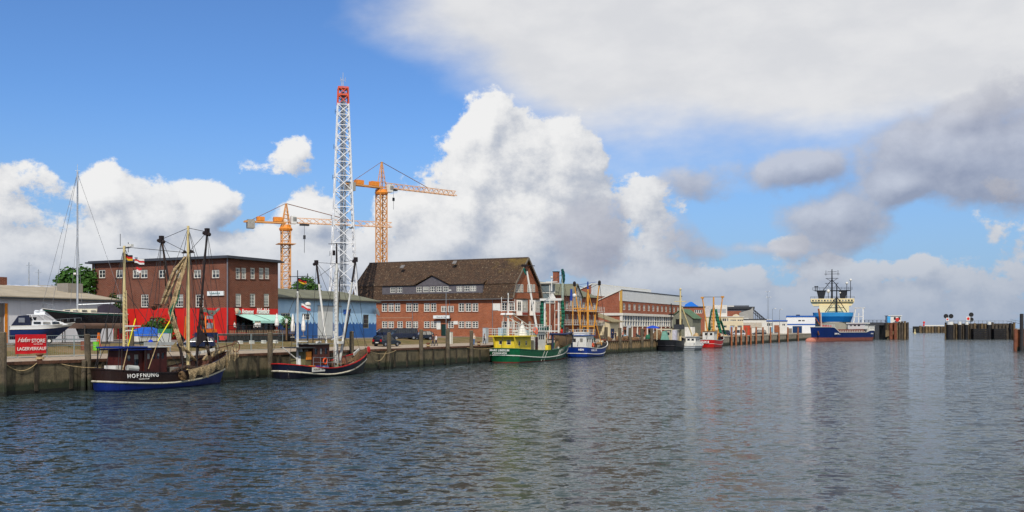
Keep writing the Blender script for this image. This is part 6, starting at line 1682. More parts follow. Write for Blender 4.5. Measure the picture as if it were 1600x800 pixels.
MB().bar((12.4, -1.2, 2.4), (13.9, -.9, 2.9), .1, .35).build('white_board', whitep, t)
o = MB().ball(bowp + Vector((-.1, -.15, -.1)), (.25, .25, .5), 8, 6).build('bow_fender', redrail, t)
for k, (x, y, c, nm) in enumerate(((1.2, -1.3, (90, 150, 120), 'green'), (2.4, -1.5, (30, 50, 130), 'blue'), (3.6, -1.7, (220, 120, 40), 'orange'), (4.9, -1.8, (30, 60, 140), 'blue'), (5.8, -1.9, (90, 120, 170), 'pale blue'), (8.9, -1.5, (120, 130, 110), 'grey'), (2.0, .6, (120, 60, 40), 'brown'))):
    MB().box(x, x + .75, y, y + .5, .9, 1.45 - .05 * k).build('fish_box', mat(nm + ' fish box', c, .6), t)
rigging(t, [((xz, 0, 2), (xz - 1.6, .8, 3.4))], .06, whitep)
flag(t, (xz + .3, -.3, f2(469, 474).z), 1.0, .45, ((220, 216, 212), (200, 50, 50)), tilt=-.45, along=(.6, -.8, 0))
flag(t, (xz + .3, .2, f2(469, 434).z), .95, .5, ((26, 26, 26), (190, 40, 30), (220, 170, 40)), tilt=-.3, along=(.6, -.8, 0))

# ================= green trawler with yellow deck house
S0 = 84.4; f3 = BF(S0, -3.3)
greenp = mat('green hull paint', (14, 92, 56), .4, .12, 1, streak=.4, dirt=((20, 66, 46), .4), coat=.2); yellowp = mat('yellow deck house paint', (224, 198, 56), .5, .08, 1, streak=.22, dirt=((178, 150, 60), .4))
t = boat('fishing_trawler', 'large green hulled trawler with yellow deck house and white wheelhouse', S0, -3.3)
H = Hull(28.0, 6.4, (2.3, 1.75, 3.3), (1.2, .6, 1.8), .86, .04, 1.8, .5, full=2.8)
H.build(t, greenp, greenp, mat('green grey steel deck', (84, 100, 88), .7, .2, 2), greenp, whitep, mat('green inner bulwark', (40, 96, 66), .7), boot=boot_red, strake_r=.08)
text_mesh('MARE LIBERUM', .5, wl, t, (-.03, .3, 1.98), (PI / 2, 0, -PI / 2), .012, bold=.002, space=1.05)
text_mesh('CUXHAVEN', .46, wl, t, (-.0, .3, 1.5), (PI / 2, 0, -PI / 2), .012, bold=.002, space=1.05)
b = MB()
for k in (.36, .40, .60, .625, .65, .675, .82, .85):
    b.tube(H.pt(k, .1, -1, .03) - Vector((.5, 0, 0)), H.pt(k, H.top(k) - .1, -1, .03), .03, .03, 4)
b.build('boarding_marks', whitep, t)
h1 = cabin(t, 'deck_house', 1.6, 7.0, 1.95, 1.2, 4.15, yellowp, [('-x', 2.9, 3.2, .55, .6), ('-x', 1.4, 3.25, .75, .75), ('-y', 1.0, 3.1, .6, .8), ('-y', 3.6, 3.1, .55, .75)], yellowp, .75, roof_t=.18)
b = MB()
for y in (-1.95, 1.95): b.ext([(1.55, y, 1.6), (1.55, y, 4.1), (.8, y, 4.1)], (0, .12 if y < 0 else -.12, 0))
b.build('bracket', yellowp, h1)
railing(h1, [(.8, -2.7, 4.3), (7.4, -2.7, 4.3), (7.4, 2.7, 4.3), (.8, 2.7, 4.3), (.8, -2.7, 4.3)], 1.15, whitep, 1.2, 3, .035)
h2 = cabin(t, 'wheelhouse', 8.6, 13.2, 1.75, 1.0, 4.9, whitep, [('-y', 1.0, 2.6, .95, 2.9), ('-y', 2.2, 4.0, .55, .8), ('-y', 3.0, 4.0, .55, .8), ('-y', 3.8, 4.0, .55, .8), ('+x', 1, 4, .6, .8), ('+x', 2.5, 4, .6, .8)], whitep, .3, roof_t=.25, winm=mat('dark wheelhouse frame', (50, 60, 74), .5))
MB().box(9.15, 10.1, -1.8, -1.72, 1.15, 4.05).build('door', maroon, h2)
railing(h2, [(8.4, -1.9, 5.15), (13.4, -1.9, 5.15), (13.4, 1.9, 5.15), (8.4, 1.9, 5.15)], 1.0, whitep, 1.1, 2, .035)
MB().box(13.4, 14.6, -2.2, .5, 1.0, 2.6).build('locker', yellowp, t); MB().box(7.2, 12.0, -2.5, -1.9, 1.0, 1.65).build('fish_chute', yellowp, t)
lifebuoy(h2, (8.0, -2.3, 5.2), 'x', .38); lifebuoy(h1, (7.4, -2.75, 4.9), 'y', .38)
MB().lathe([(.9, 0), (.75, .5), (.3, 1.6), (.12, 2.3)], (5.6, -1.0, 4.33), 10).build('ventilator', whitep, h1)
MB().box(2.0, 3.2, .6, 1.6, 4.33, 5.6).box(6.2, 7.2, -1.6, -.6, 4.33, 5.2).build('roof_locker', mat('pale blue locker', (150, 176, 190), .6), h1)
# white mast on the house with crosstrees
P = f3(794, 458); zt = P.z; x = P.x
m1 = mast(t, (x, 0, 4.3), (x, 0, zt), .17, .1, whitep, 'aft_mast')
z5 = f3.z(x, 492); MB().bar((x, -1.8, zt - 2.8), (x, 1.8, zt - 2.8), .12, .12).bar((x, -1.0, zt - 1.4), (x, 1.0, zt - 1.4), .08, .08).tube((x, -1.2, zt - 3), (x, -1.2, zt - 1), .05).tube((x, 1.2, zt - 3), (x, 1.2, zt - .6), .05).build('crosstree', whitep, m1)
MB().ext([(x - .6, -1.1, z5), (x + .6, -1.1, z5), (x + .4, -1.1, z5 + .3), (x - .4, -1.1, z5 + .3)], (0, 2.2, 0)).build('radar_platform', whitep, m1)
for y in (-1.2, 1.2): ladder(m1, (x, y, 4.3), (x, y * .6, z5), .35, whitep, .45, (1, 0, 0))
b = MB(); b.tube((x, .9, z5), (8.8, -1.0, 5.2), .09).tube((x, -.9, z5), (8.6, -2.0, 5.2), .07); b.build('stay_pipe', whitep, m1)
# boom leaning towards the tall gable
A, Bp = f3(841, 513), f3(823, 428)
ba, bt = Vector((A.x, .2, 5.1)), Vector((A.x - 1.0, 1.7, f3.z(A.x, 424)))
o = MB().tube(ba, bt, .2, .15, 8).build('derrick_boom', whitep, t)
tt = Vector((bt.x, bt.y + .5, f3.z(A.x, 415)))
MB().tube(bt, tt, .15, .12, 8).obox(tt, (.4, .9, .4)).bar(tt - Vector((0, .6, 0)), tt + Vector((0, -2.0, -.1)), .14, .14).build('boom_head', blackboom, o)
bundle([tt - Vector((0, 0, .5)), bt - Vector((0, 0, .6))], .28, mat('teal green rope', (20, 96, 84), .9, .3, 5), t, strands=5, seed=21)
MB().box(A.x + .2, A.x + 1.8, -1.2, .4, 5.1, 5.8).build('winch_cover', mat('dark green cover', (20, 70, 62), .8), h2)
# goal post gantry
xg = f3(862, 470).x; zg_ = f3.z(xg, 469)
g = MB()
for y in (-1.35, 1.35): g.tube((xg, y, 1.2), (xg, y, zg_), .2, .17, 8)
g.box(xg - .5, xg + .5, -2.1, 2.1, zg_ - .1, zg_ + .3); g.bar((xg, -1.4, zg_ - 5.5), (xg, 1.4, zg_ - 5.5), .2, .2).bar((xg, -1.4, zg_ - 9), (xg, 1.4, zg_ - 9), .2, .2)
gg = g.build('gantry', whitep, t)
MB().ext([(xg, -.7, zg_ + .3), (xg, .7, zg_ + .3), (xg, .15, zg_ + 1.2), (xg, -.15, zg_ + 1.2)], (.3, 0, 0)).tube((xg, 0, zg_ + 1.6), (xg, 0, f3.z(xg, 436)), .12, .08).bar((xg, -1.1, f3.z(xg, 440)), (xg, 1.1, f3.z(xg, 440)), .1, .1).ball((xg, 0, f3.z(xg, 436) + .3), .22).build('radar_mast', whitep, gg)
for y, sd in ((-1.9, 31), (1.9, 32)):
    bundle([(xg + .2, y, zg_ + .2), (xg + .4, y * 1.02, zg_ - 2.5), (xg + .2, y, zg_ - 5)], .28, green_net, t, strands=5, seed=sd)
    bundle([(xg + .3, y, zg_ - 4.6), (xg + .3, y * .98, zg_ - 7), (xg + .3, y, zg_ - 9)], .22, mat('red codend net', (196, 44, 34), .9, .3, 4), t, strands=4, seed=sd + 5)
    bundle([(xg + .7, y * .8, zg_ - 2), (xg + .7, y * .8, zg_ - 9.5)], .2, tan_rope, t, strands=4, seed=sd + 9)
# pale foremast
xf = f3(876, 470).x; zf = f3.z(xf, 428)
m3 = mast(t, (xf, -.4, 1.2), (xf, -.4, zf), .3, .2, mat('weathered pale mast', (150, 160, 146), .7, .15, 2, dirt=((100, 120, 104), .5)), 'fore_mast')
bundle([(xf, -.2, f3.z(xf, 421)), (xf, -.5, zf - 1.5)], .35, mat('dark green rope', (16, 70, 66), .9, .3, 5), t, strands=5, seed=41)
rigging(t, [((x, 0, zt), (0, 0, 2.3)), ((x, 0, zt), (xg, 0, zg_ + 1.5)), ((xg, 0, f3.z(xg, 440)), (xf, -.4, zf)), ((xf, -.4, zf), (27.5, 0, 3.6)), ((xf, -.4, zf), (24, 2.5, 3)), ((xf, -.4, zf), (24, -2.6, 3)), (bt, (xg, 0, zg_)), (bt, (x, 0, zt)), ((xg, 1.9, zg_), (20, 2.8, 2.6)), ((xg, -1.9, zg_), (20, -2.9, 2.6))], .04)
# hanging brown net along the rail, pipe over it
drape([(14.8, -2.7, 4.25), (19.5, -2.7, 4.2), (25.0, -1.8, 4.3)], 2.0, brown_net, t, folds=3, amp=.08, rnd=12)
drape([(15.0, -2.6, 4.2), (19.5, -2.6, 4.15), (24.8, -1.7, 4.2)], 2.1, mat('brown tarpaulin net', (150, 118, 84), .95, .25, 3), t, folds=1, amp=.03, rnd=13)
MB().path([(13.4, -2.6, 4.5), (19.5, -2.75, 4.45), (24.5, -2.0, 4.7), (26.8, -.6, 4.2)], .2, 8).build('trawl_beam', mat('dark blue beam pipe', (24, 42, 84), .5), t)
for x_ in (14.4, 24.6): MB().tube((x_, -2.6 if x_ < 20 else -1.9, 2.0), (x_, -2.6 if x_ < 20 else -1.9, 4.4), .22, .2, 8).build('beam_post', mat('dark blue post', (30, 44, 66), .6), t)
MB().path([(25.4, -1.7, 4.5), (26.6, -1.3, 3.6), (27.2, -.3, 4.8)], .16, 6).build('bow_pipe', whitep, t)
railing(t, [(15, 2.6, 1.2), (24, 2.6, 1.8)], 3.0, whitep, 1.6, 3, .05)
railing(t, [(15, 1.0, 4.3), (22, 1.0, 4.6)], 1.4, whitep, 1.0, 3, .05)
winch(t, (16.5, 0, 2.2), .7, 2.6)

# ================= blue trawler with orange masts
S0 = 115.5; f4 = BF(S0, -3.2)
orangem = mat('orange mast paint', (206, 144, 58), .55, .15, 1.5, dirt=((140, 92, 52), .7)); blueh = mat('bright blue hull paint', (20, 54, 134), .4, .12, 1, streak=.4, coat=.2)
t = boat('fishing_trawler', 'blue hulled trawler with orange masts moored ahead of the green trawler', S0, -3.2)
H = Hull(16.0, 5.2, (2.0, 1.55, 3.2), (.75, .5, 1.5), .85, .05, 1.4, .4)
H.build(t, blueh, blueh, mat('grey deck', (110, 110, 104), .8), whitep, whitep, mat('grey inner bulwark', (130, 120, 108), .8, .3, 1.5, dirt=((90, 60, 44), .6)), boot=mat('dark blue wet hull', (14, 26, 70)), strake_r=.08)
text_mesh('HEIN', .5, wl, t, (-.03, -1.2, 1.45), (PI / 2, 0, -PI / 2), .012, bold=.012)
hull_text(H, t, 'MÜLLER', .5, 3.6, 1.28, wl, 2.6)
cab = cabin(t, 'wheelhouse', 1.5, 5.4, 1.6, 1.0, 4.1, whitep, [('-x', 1.0, 3.2, .7, .8), ('-x', 2.4, 3.2, .7, .8), ('-y', .9, 3.2, .7, .8), ('-y', 2.1, 3.2, .7, .8), ('-y', 3.4, 2.5, .8, 1.9)], mat('blue roof edge', (34, 96, 178)), .3)
MB().box(2.0, 4.2, -1.1, 1.1, 4.2, 4.8).build('roof_locker', whitep, cab); lifebuoy(t, (4.9, -1.7, 2.3), 'y', .36)
railing(cab, [(1.3, -1.8, 4.2), (5.6, -1.8, 4.2), (5.6, 1.8, 4.2), (1.3, 1.8, 4.2), (1.3, -1.8, 4.2)], 1.0, whitep, 1.2, 2, .035)
xm = 6.4; zt2 = f4.z(xm, 452); m2_ = mast(t, (xm, 0, 1.0), (xm, 0, zt2), .28, .2, orangem, 'main_mast'); ztt = f4.z(xm, 440)
MB().tube((xm, 0, zt2), (xm, 0, ztt), .18, .14).bar((xm, -1.9, zt2 + 1.4), (xm, 1.9, zt2 + .9), .06, .06).build('topmast', mat('blue topmast', (24, 60, 130), .5), m2_)
tL, tR = Vector((xm - .5, 2.6, f4.z(xm, 444))), Vector((xm + .8, -2.1, f4.z(xm, 443)))
for tip, y in ((tL, 1.2), (tR, -.7)):
    o = MB().tube((xm + .3, y, 2.2), tip, .16, .12, 8).build('outrigger_boom', orangem, t); MB().obox(tip, (.45, .45, .7)).ball(tip + Vector((0, 0, .3)), .3, 8, 6).build('boom_head', blackboom, o)
MB().ball(tL - Vector((0, 0, 2.2)), .42, 10, 7).build('float', whitep, t)
MB().tube((xm - 4.2, 1.4, 4.2), (xm - 4.2, 1.4, f4.z(4, 466)), .13, .1).tube((xm - 3.2, .3, 4.2), (xm - 3.2, .3, f4.z(4, 470)), .13, .1).bar((xm - 3.2, -.9, f4.z(4, 482)), (xm - 3.2, 1.6, f4.z(4, 482)), .2, .2).build('aft_post', orangem, t)
MB().tube((xm - 4.5, 1.6, f4.z(4, 470)), (xm - 4.5, 1.6, f4.z(4, 452)), .3, .2).build('blue_net_roll', mat('blue net roll', (30, 60, 140), .8), t)
for q in (.35, .62): MB().bar((xm, -2.4 * q - .4, 2 + (zt2 - 2) * q), (xm, 2.4 * q + .4, 2 + (zt2 - 2) * q), .25, .25).build('spreader', orangem, m2_)
b = MB(); b.tube((xm, -.2, zt2 - 1), (xm + 1.5, -2.3, 2.2), .08).tube((xm, .2, zt2 - 1), (xm + 1.6, 2.3, 2.2), .08); b.build('stay_pipe', orangem, t)
mt = Vector((xm, 0, zt2)); rigging(t, [(mt, tL), (mt, tR), (mt, (15.5, 0, 3.3)), (mt, (1, 0, 2)), (tL, (13, 1.5, 3)), (tR, (13, -1.5, 3))], .04)
for k, (p, r, c, nm) in enumerate((((9, -1.5, 2.3), (1.2, .8, .8), (150, 120, 90), 'brown'), ((10.6, -1.2, 2.6), (1, .8, .9), (186, 176, 150), 'pale'), ((12.2, -1.0, 2.8), (1.2, .7, .9), (110, 64, 48), 'rusty'), ((13.6, -.4, 3.0), (.9, .6, .7), (60, 48, 44), 'dark'), ((10, .4, 3.0), (.9, .8, 1.2), (60, 110, 96), 'teal'))):
    bundle([Vector(p) - Vector((r[0], 0, -.2)), Vector(p) + Vector((r[0], .2, .3))], r[2] * .55, mat(nm + ' heaped net', c, .95, .35, 4), t, strands=6, seed=60 + k)
winch(t, (7.8, 0, 2.0), .6, 2.2)

# ================= black workboat, grey cabin boat, red cutter
S0 = 173.0; f5 = BF(S0, -3.0)
t = boat('workboat', 'black hulled workboat with tall cream mast at the sheet pile quay', S0, -3.0, 'boat')
blackh = mat('black hull paint', (22, 22, 26), .5, .15, 1)
H = Hull(13.0, 5.4, (2.6, 2.3, 3.2), (1.2, 1.0, 1.8), .85, .05, 1.0, .2)
H.build(t, blackh, blackh, mat('grey deck', (110, 110, 104)), blackh, blackh, mat('dark inner bulwark', (50, 50, 52), .8), strake_r=.14)
cab = cabin(t, 'wheelhouse', 4.5, 7.5, 1.3, 1.7, 5.0, mat('pale beige cabin', (186, 172, 150), .6, .1, 1), [('-x', .7, 4.1, .7, .8), ('-x', 1.9, 4.1, .7, .8), ('-y', .9, 4.1, .7, .8), ('-y', 2.1, 4.1, .7, .8)], whitep, .25)
MB().ext([(1.0, -.6, 2.0), (1.0, 1.6, 2.0), (1.0, 1.0, 4.8), (1.0, .2, 4.8)], (1.2, 0, 0)).build('covered_crane', mat('mint green cover', (120, 168, 150), .8), t)
b = MB()
for y in (-1.4, 2.3): b.bar((.8, y, 2.5), (.8, y, 5.2), .2, .2)
b.bar((.8, -1.5, 5.2), (.8, 2.4, 5.2), .25, .25); b.build('gantry', mat('pale gantry paint', (200, 190, 160), .6), t)
p = f5(1065, 455, -2.0); zt = ZZ(454, S0 + 8.5, -4); m1 = mast(t, (8.5, -1.3, 2), (8.5, -1.3, zt), .28, .2, creamp, 'main_mast'); zc = ZZ(471, S0 + 8.5, -4)
MB().bar((8.5, -2.8, zc), (8.5, .2, zc), .25, .18).ball((8.5, -1.3, zt + .3), .3).build('crosstree', creamp, m1)
MB().tube((9.0, -1.6, zc - 1.5), (12.5, -3.4, 3.0), .18, .16).build('cargo_boom', creamp, m1)
xb = 4.0; MB().tube((xb, -.3, 5), (xb, -.3, ZZ(474, S0 + xb, -3)), .16, .12).box(xb - .3, xb + .3, -.9, .3, ZZ(492, S0, -3), ZZ(492, S0, -3) + .3).build('aft_mast', blackboom, t)
MB().box(6.5, 9.0, -2.2, -.2, 5.2, 6.4).build('dark_locker', darkmetal, t); MB().box(1.6, 2.8, -2.2, -1.2, 2.0, 5.0).build('ventilator', mat('pale lilac cowl', (190, 186, 196), .6), t)
S0 = 181.0
t = boat('cabin_boat', 'small grey and white cabin boat moored outside the black workboat', S0, -6.4, 'boat')
greyh = mat('pale grey boat paint', (170, 174, 176), .5, .1, 1)
H = Hull(11.6, 3.9, (1.1, 1.05, 1.7), (.5, .45, .9), .92, 0, 1.2, 0)
H.build(t, mat('grey boat bottom', (120, 124, 126), .5), greyh, greyh, whitep, mat('dark grey strake', (74, 78, 84), .6), bul=.25, strake_r=.07)
cab = cabin(t, 'cabin', 2.4, 6.4, 1.25, .8, 3.3, whitep, [('-x', .75, 2.6, .7, .6), ('-x', 1.8, 2.6, .7, .6), ('-y', .9, 2.5, .9, .7), ('-y', 2.3, 2.5, .9, .7), ('-y', 3.4, 2.5, .6, .7)], greyh, .3, winm=greyh)
MB().box(.6, 2.4, -1.2, 1.2, .9, 1.9).build('engine_box', whitep, t); MB().tube((4, 0, 3.4), (4, 0, 5.2), .05).build('antenna', whitep, cab)
railing(t, [(6.8, -1.3, 1.6), (9.2, -.4, 1.8)], .7, whitep, .8, 2, .03)
S0 = 211.0
t = boat('fishing_cutter', 'red hulled cutter with orange masts and green nets near the pale quay', S0, -3.0)
redh = mat('bright red hull paint', (190, 30, 28), .45, .1, 1, streak=.35, coat=.2)
H = Hull(16.5, 5.2, (2.3, 2.0, 3.6), (1.2, .8, 1.8), .85, .05, 1.4, .4)
H.build(t, redh, redh, mat('grey deck', (110, 110, 104)), whitep, whitep, mat('red inner bulwark', (140, 40, 36), .7), boot=boot_red, strake_r=.05)
text_mesh('CUX 8', .8, wl, t, (-.05, .3, 1.6), (PI / 2, 0, -PI / 2), .02, bold=.03)
cab = cabin(t, 'wheelhouse', 2.5, 6.0, 1.6, 1.4, 4.6, whitep, [('-x', .8, 3.8, .8, .8), ('-x', 2.2, 3.8, .8, .8), ('-y', 1.0, 3.8, .8, .8), ('-y', 2.4, 3.8, .8, .8)], orangem, .3)
xm = 8.5; zt2 = ZZ(464, S0 + xm, -3); m2_ = mast(t, (xm, 0, 1.5), (xm, 0, zt2), .34, .22, orangem, 'main_mast')
for tip, y in ((Vector((xm - 1, 3.0, zt2 - .2)), 1.4), (Vector((xm + 1, -2.3, zt2)), -1)):
    MB().tube((xm, y, 2.2), tip, .2, .17, 7).obox(tip, (.6, .8, .5)).build('outrigger_boom', orangem, t)
for y, sd, m in ((1.0, 71, green_net), (-1.2, 72, green_net), (0.1, 73, mat('tan heaped net', (190, 160, 120), .9, .3, 3))):
    bundle([(xm + .3, y * .5, zt2 - 3.5), (xm + .3, y, zt2 - 7), (xm + .5, y * 1.6, 4.0)], .42, m, t, strands=5, seed=sd)
bundle([(xm + 1, -1.6, zt2 - 6), (xm + 5, -2.2, 3.6)], .32, green_net, t, strands=5, seed=75)
for x_, c, nm in ((10.5, (190, 100, 60), 'orange brown'), (12.5, (180, 170, 150), 'pale'), (14, (80, 60, 50), 'dark')): bundle([(x_ - 1, -1.2, 3.2), (x_ + 1, -.8, 3.8)], .6, mat(nm + ' piled net', c, .9, .3, 3), t, strands=5, seed=int(x_))
rigging(t, [((xm, 0, zt2), (xm - 1, 3.0, zt2)), ((xm, 0, zt2), (xm + 1, -2.3, zt2)), ((xm, 0, zt2 - 2), (16, 0, 4)), ((xm, 0, zt2 - 2), (.5, 0, 2.5))], .06)

# ================= coaster with blue hull
bx, by_ = XY(1266, 390), 390.0; sx_, sy_ = XY(1357, 424), 424.0
L = math.hypot(bx - sx_, by_ - sy_); ang = math.atan2(by_ - sy_, bx - sx_)
t = thing('cargo_ship', 'small blue hulled cargo ship with rusty red bottom and white stern house', 'ship', (sx_, sy_, 0), ang)
rb_ = mat('dusty red underwater paint', (146, 88, 76), .7, .12, .5, dirt=((110, 70, 62), .5), streak=.3)
H = Hull(L, 8.6, (4.6, 3.6, 6.0), (1.4, 1.4, 1.6), .85, .04, 1.2, .6, full=3.4, draft=1.0)
top0 = H.top; H.top = lambda q: 3.7 + 2.2 * smooth01((q - .70) / .06) + .7 * smooth01((.16 - q) / .03)
H.build(t, rb_, mat('ultramarine ship paint', (12, 40, 98), .45, .1, .4, coat=.2), mat('grey deck', (110, 110, 104)), whitep, mat('dusty red strake', (150, 88, 74)), boot=rb_, strake_r=.05, bul=.5, rail_w=.2)
MB().ball((L - .3, 0, .2), (3.4, 1.5, 1.35), 14, 9).build('bulbous_bow', mat('faded pink bulb', (186, 118, 98), .7, .1, .8), t)
hat = mat('brown red hatch coaming', (118, 56, 44), .7, .2, .6)
MB().box(9.5, L * .70, -3.2, 3.2, 3.2, 4.9).build('hatch', hat, t); b = MB()
for i in range(16): b.box(10 + i * (L * .70 - 10.5) / 16, 10.3 + i * (L * .70 - 10.5) / 16, -3.4, 3.4, 3.2, 4.5)
b.build('hatch_ribs', mat('pale coaming ribs', (190, 184, 172), .7), t)
MB().box(L * .70 - .5, L * .70 + 1.4, -2, 1.0, 4.5, 6.6).build('red_locker', redh, t)
hs = cabin(t, 'stern_house', 1.2, 6.5, 3.4, 4.0, 6.4, whitep, [('+y', 1 + 1.2 * k, 5.4, .6, .6) for k in range(3)], whitep, .2)
cabin(t, 'bridge', 8.2, 11.0, 4.0, 5.0, 7.3, whitep, [('+y', .9, 6.6, .8, .7), ('+y', 2, 6.6, .8, .7), ('+x', 1.5, 6.6, 1.2, .8), ('+x', 3.3, 6.6, 1.2, .8), ('+x', 5.1, 6.6, 1.2, .8)], whitep, .5, roof_t=.5)
b = MB()
for y in (-2.2, 2.2): b.bar((9.4, y, 7.6), (8.4, y * .8, 14.2), .4, .4)
b.bar((8.4, -2.6, 14.2), (8.4, 2.6, 14.2), .5, .4).bar((9, -2.1, 10.4), (9, 2.1, 10.4), .3, .3).tube((9, 0, 7.6), (9, 0, 12), .2); b.build('goalpost_mast', whitep, t)
MB().tube((L * .83, .4, 5.4), (L * .83 + 1.5, -.2, 13.4), .55, .35, 8).tube((L * .83, .4, 5.4), (L * .83 + 3.6, -.4, 9.5), .2, .2, 6).build('deck_crane', mat('orange brown crane', (168, 92, 42), .6), t)
MB().tube((L * .88, 1.5, 5.4), (L * .88, 1.5, 11.6), .18, .14, 6).build('fore_mast', whitep, t)
text_mesh('SEVER WIND', .85, wl, t, (L * .70, H.hb(.70, .8) + .06, 3.05), (PI / 2, 0, PI), .02, bold=.02)
text_mesh('I NK 9', .85, wl, t, (4.6, H.hb(.13, .9) + .08, 3.0), (PI / 2, 0, PI), .02)
MB().obox((L * .94, 2.0, 3.4), (1.0, .3, 1.6), (.2, .3, .3)).build('anchor', rustm, t)
railing(t, [(L * .75, 3.9, 5.9), (L * .9, 2.6, 6.2)], 1.0, whitep, 1.6, 2, .05)

# ================= offshore supply vessel seen from ahead
Yv = 520.0; Xv = XY(1301.5, Yv)
t = thing('supply_ship', 'tall offshore supply ship with light blue bow, cream bridge and black masts', 'ship', (Xv, Yv, 0), -math.atan2(Xv, Yv))
k = Yv / F; zq = lambda py: EYE + (HY - py) * k; w_ = lambda a: (a - 1301.5) * k
skyb = mat('light blue bow paint', (66, 158, 220), .5, .06, .2); midb = mat('mid blue hull paint', (12, 92, 156), .5, .08, .2); creams = mat('cream ship paint', (226, 206, 156), .6, .05, .3); blacks = mat('black mast paint', (28, 30, 36), .6)
b = MB(); rows = [(-1, .55, 1, 0), (zq(504), .72, 0, 0), (zq(503), .86, 0, 0), (zq(494.5), .96, -.8, 0), (zq(488.5), .99, -1.4, 0)]
hw_ = 30.5 * k; n = 16; prevs = []
for z, wf, yo, _ in rows:
    prevs.append([(hw_ * wf * math.sin(-PI / 2 + PI * i / n), yo - 6 * math.cos(-PI / 2 + PI * i / n) * (1 if z > 0 else .6), z) for i in range(n + 1)])
for r_ in prevs: b.v += r_ + [(r_[-1][0], 70, r_[-1][2]), (r_[0][0], 70, r_[0][2])]
m_ = n + 3
for j in range(len(rows) - 1):
    for i in range(m_): a, c = j * m_ + i, j * m_ + (i + 1) % m_; b.f.append((a, c, c + m_, a + m_)); b.m.append(1 if j == 3 else 0 if j == 2 else 2)
b.f.append(tuple((len(rows) - 1) * m_ + i for i in range(m_))); b.m.append(1)
b.build('hull', [midb, skyb, mat('grey cream lower hull', (186, 178, 160), .7, .06, .3)], t)
MB().box(-hw_ * .95, hw_ * .95, 6, 40, 1, zq(503)).build('lower_house', mat('grey lower hull', (170, 168, 160), .7), t)
ww = w_(1325); MB().box(w_(1281), ww, -.8, 26, zq(489) - 1, zq(476)).build('superstructure', creams, t)
zb0, zb1, zt_ = zq(478), zq(472), zq(466.5)
x0, x1 = w_(1268), w_(1333)
b = MB(); b.ext([(x0 + 1.5, 0, zb0), (x1 - 1.5, 0, zb0), (x1, 0, zb1), (x1, 0, zt_), (x0, 0, zt_), (x0, 0, zb1)], (0, 10, 0)); br_ = b.build('bridge', creams, t)
MB().box(x0 + .3, x1 - .3, -1.2, 0, zb1 + .2, zt_ - .1).build('bridge_front', creams, br_)
for i in range(14):
    xx = x0 + 1.3 + i * (x1 - x0 - 2.6) / 13; MB().box(xx - .42, xx + .42, -1.26, -1.19, zb1 + .45, zb1 + 1.25).build('window', glass, br_)
railing(br_, [(x0, -1.0, zt_), (x1, -1.0, zt_)], 1.1, blacks, 2.0, 2, .06)
pz = zq(454.5); px0, px1 = w_(1271), w_(1330)
o = MB().ext([(px0, 3, pz + .8), (px0 + 1.5, 3, pz), (px1 - 1.5, 3, pz), (px1, 3, pz + .8), (px1 - 1, 3, pz + .5), (px0 + 1, 3, pz + .5)], (0, 3, 0)).build('mast_platform', blacks, t)
railing(o, [(px0, 3, pz + .6), (px1, 3, pz + .6)], 1.4, blacks, 1.8, 2, .07)
for a, c in ((1280, 1288), (1313, 1320)): MB().ext([(w_(a), 3.2, zt_), (w_(c), 3.2, zt_), (w_(c) + 1.0, 3.2, pz), (w_(a) - 1.0, 3.2, pz)], (0, 2.6, 0)).build('funnel', blacks, t)
xm_ = w_(1300); zm = zq(420); b = MB(); b.tube((xm_, 4, zt_), (xm_, 4, zm), .55, .25, 8)
for py, hw in ((424, 7), (427.5, 11.5), (434.5, 9.5), (442, 10.5)): b.bar((xm_ - hw * k * 1.0, 4, zq(py)), (xm_ + hw * k, 4, zq(py)), .22, .22)
for sg_ in (-1, 1):
    b.bar((xm_ + sg_ * 14 * k, 4, pz), (xm_, 4, zq(436)), .35, .35); b.bar((xm_ + sg_ * 9 * k, 4, zq(434)), (xm_, 4, zq(440)), .2, .2); b.bar((xm_ + sg_ * 9 * k, 4, zq(442)), (xm_ + sg_ * 4 * k, 4, zq(448)), .2, .2)
    for py in (424, 428): b.tube((xm_ + sg_ * 9 * k, 4, zq(py) - .6), (xm_ + sg_ * 9 * k, 4, zq(py) + .8), .12)
b.build('lattice_mast', blacks, t)
xf = w_(1307); b = MB(); b.tube((xf, -3, zq(489)), (xf, -3, zq(444)), .45, .22, 8); b.tube((xf, -3, zq(464)), (w_(1290), -3, zq(488)), .2).tube((xf, -3, zq(464)), (w_(1322), -3, zq(488)), .2).bar((w_(1295), -3, zq(481)), (w_(1318), -3, zq(481)), .3, .3); b.build('fore_mast', blacks, t)
for px, py, r, m in ((1294.5, 456, 1.0, whitep), (1322, 443.5, .75, whitep), (1327.5, 438.5, .7, whitep), (1312, 458, .5, whitep)):
    o = MB().tube((w_(px), 2.5, zq(466)), (w_(px), 2.5, zq(py)), .18, .15, 6).build('dome_post', blacks, t); MB().ball((w_(px), 2.5, zq(py) + r * .5), r, 10, 7).build('radome', m, o)
MB().tube((w_(1275), 4, pz + .5), (w_(1275), 4, zq(446)), .15).tube((w_(1278), 4, pz + .5), (w_(1278), 4, zq(446)), .15).box(w_(1273.5), w_(1279.5), 3.7, 4.3, zq(448), zq(446.5)).build('search_light', blacks, t)

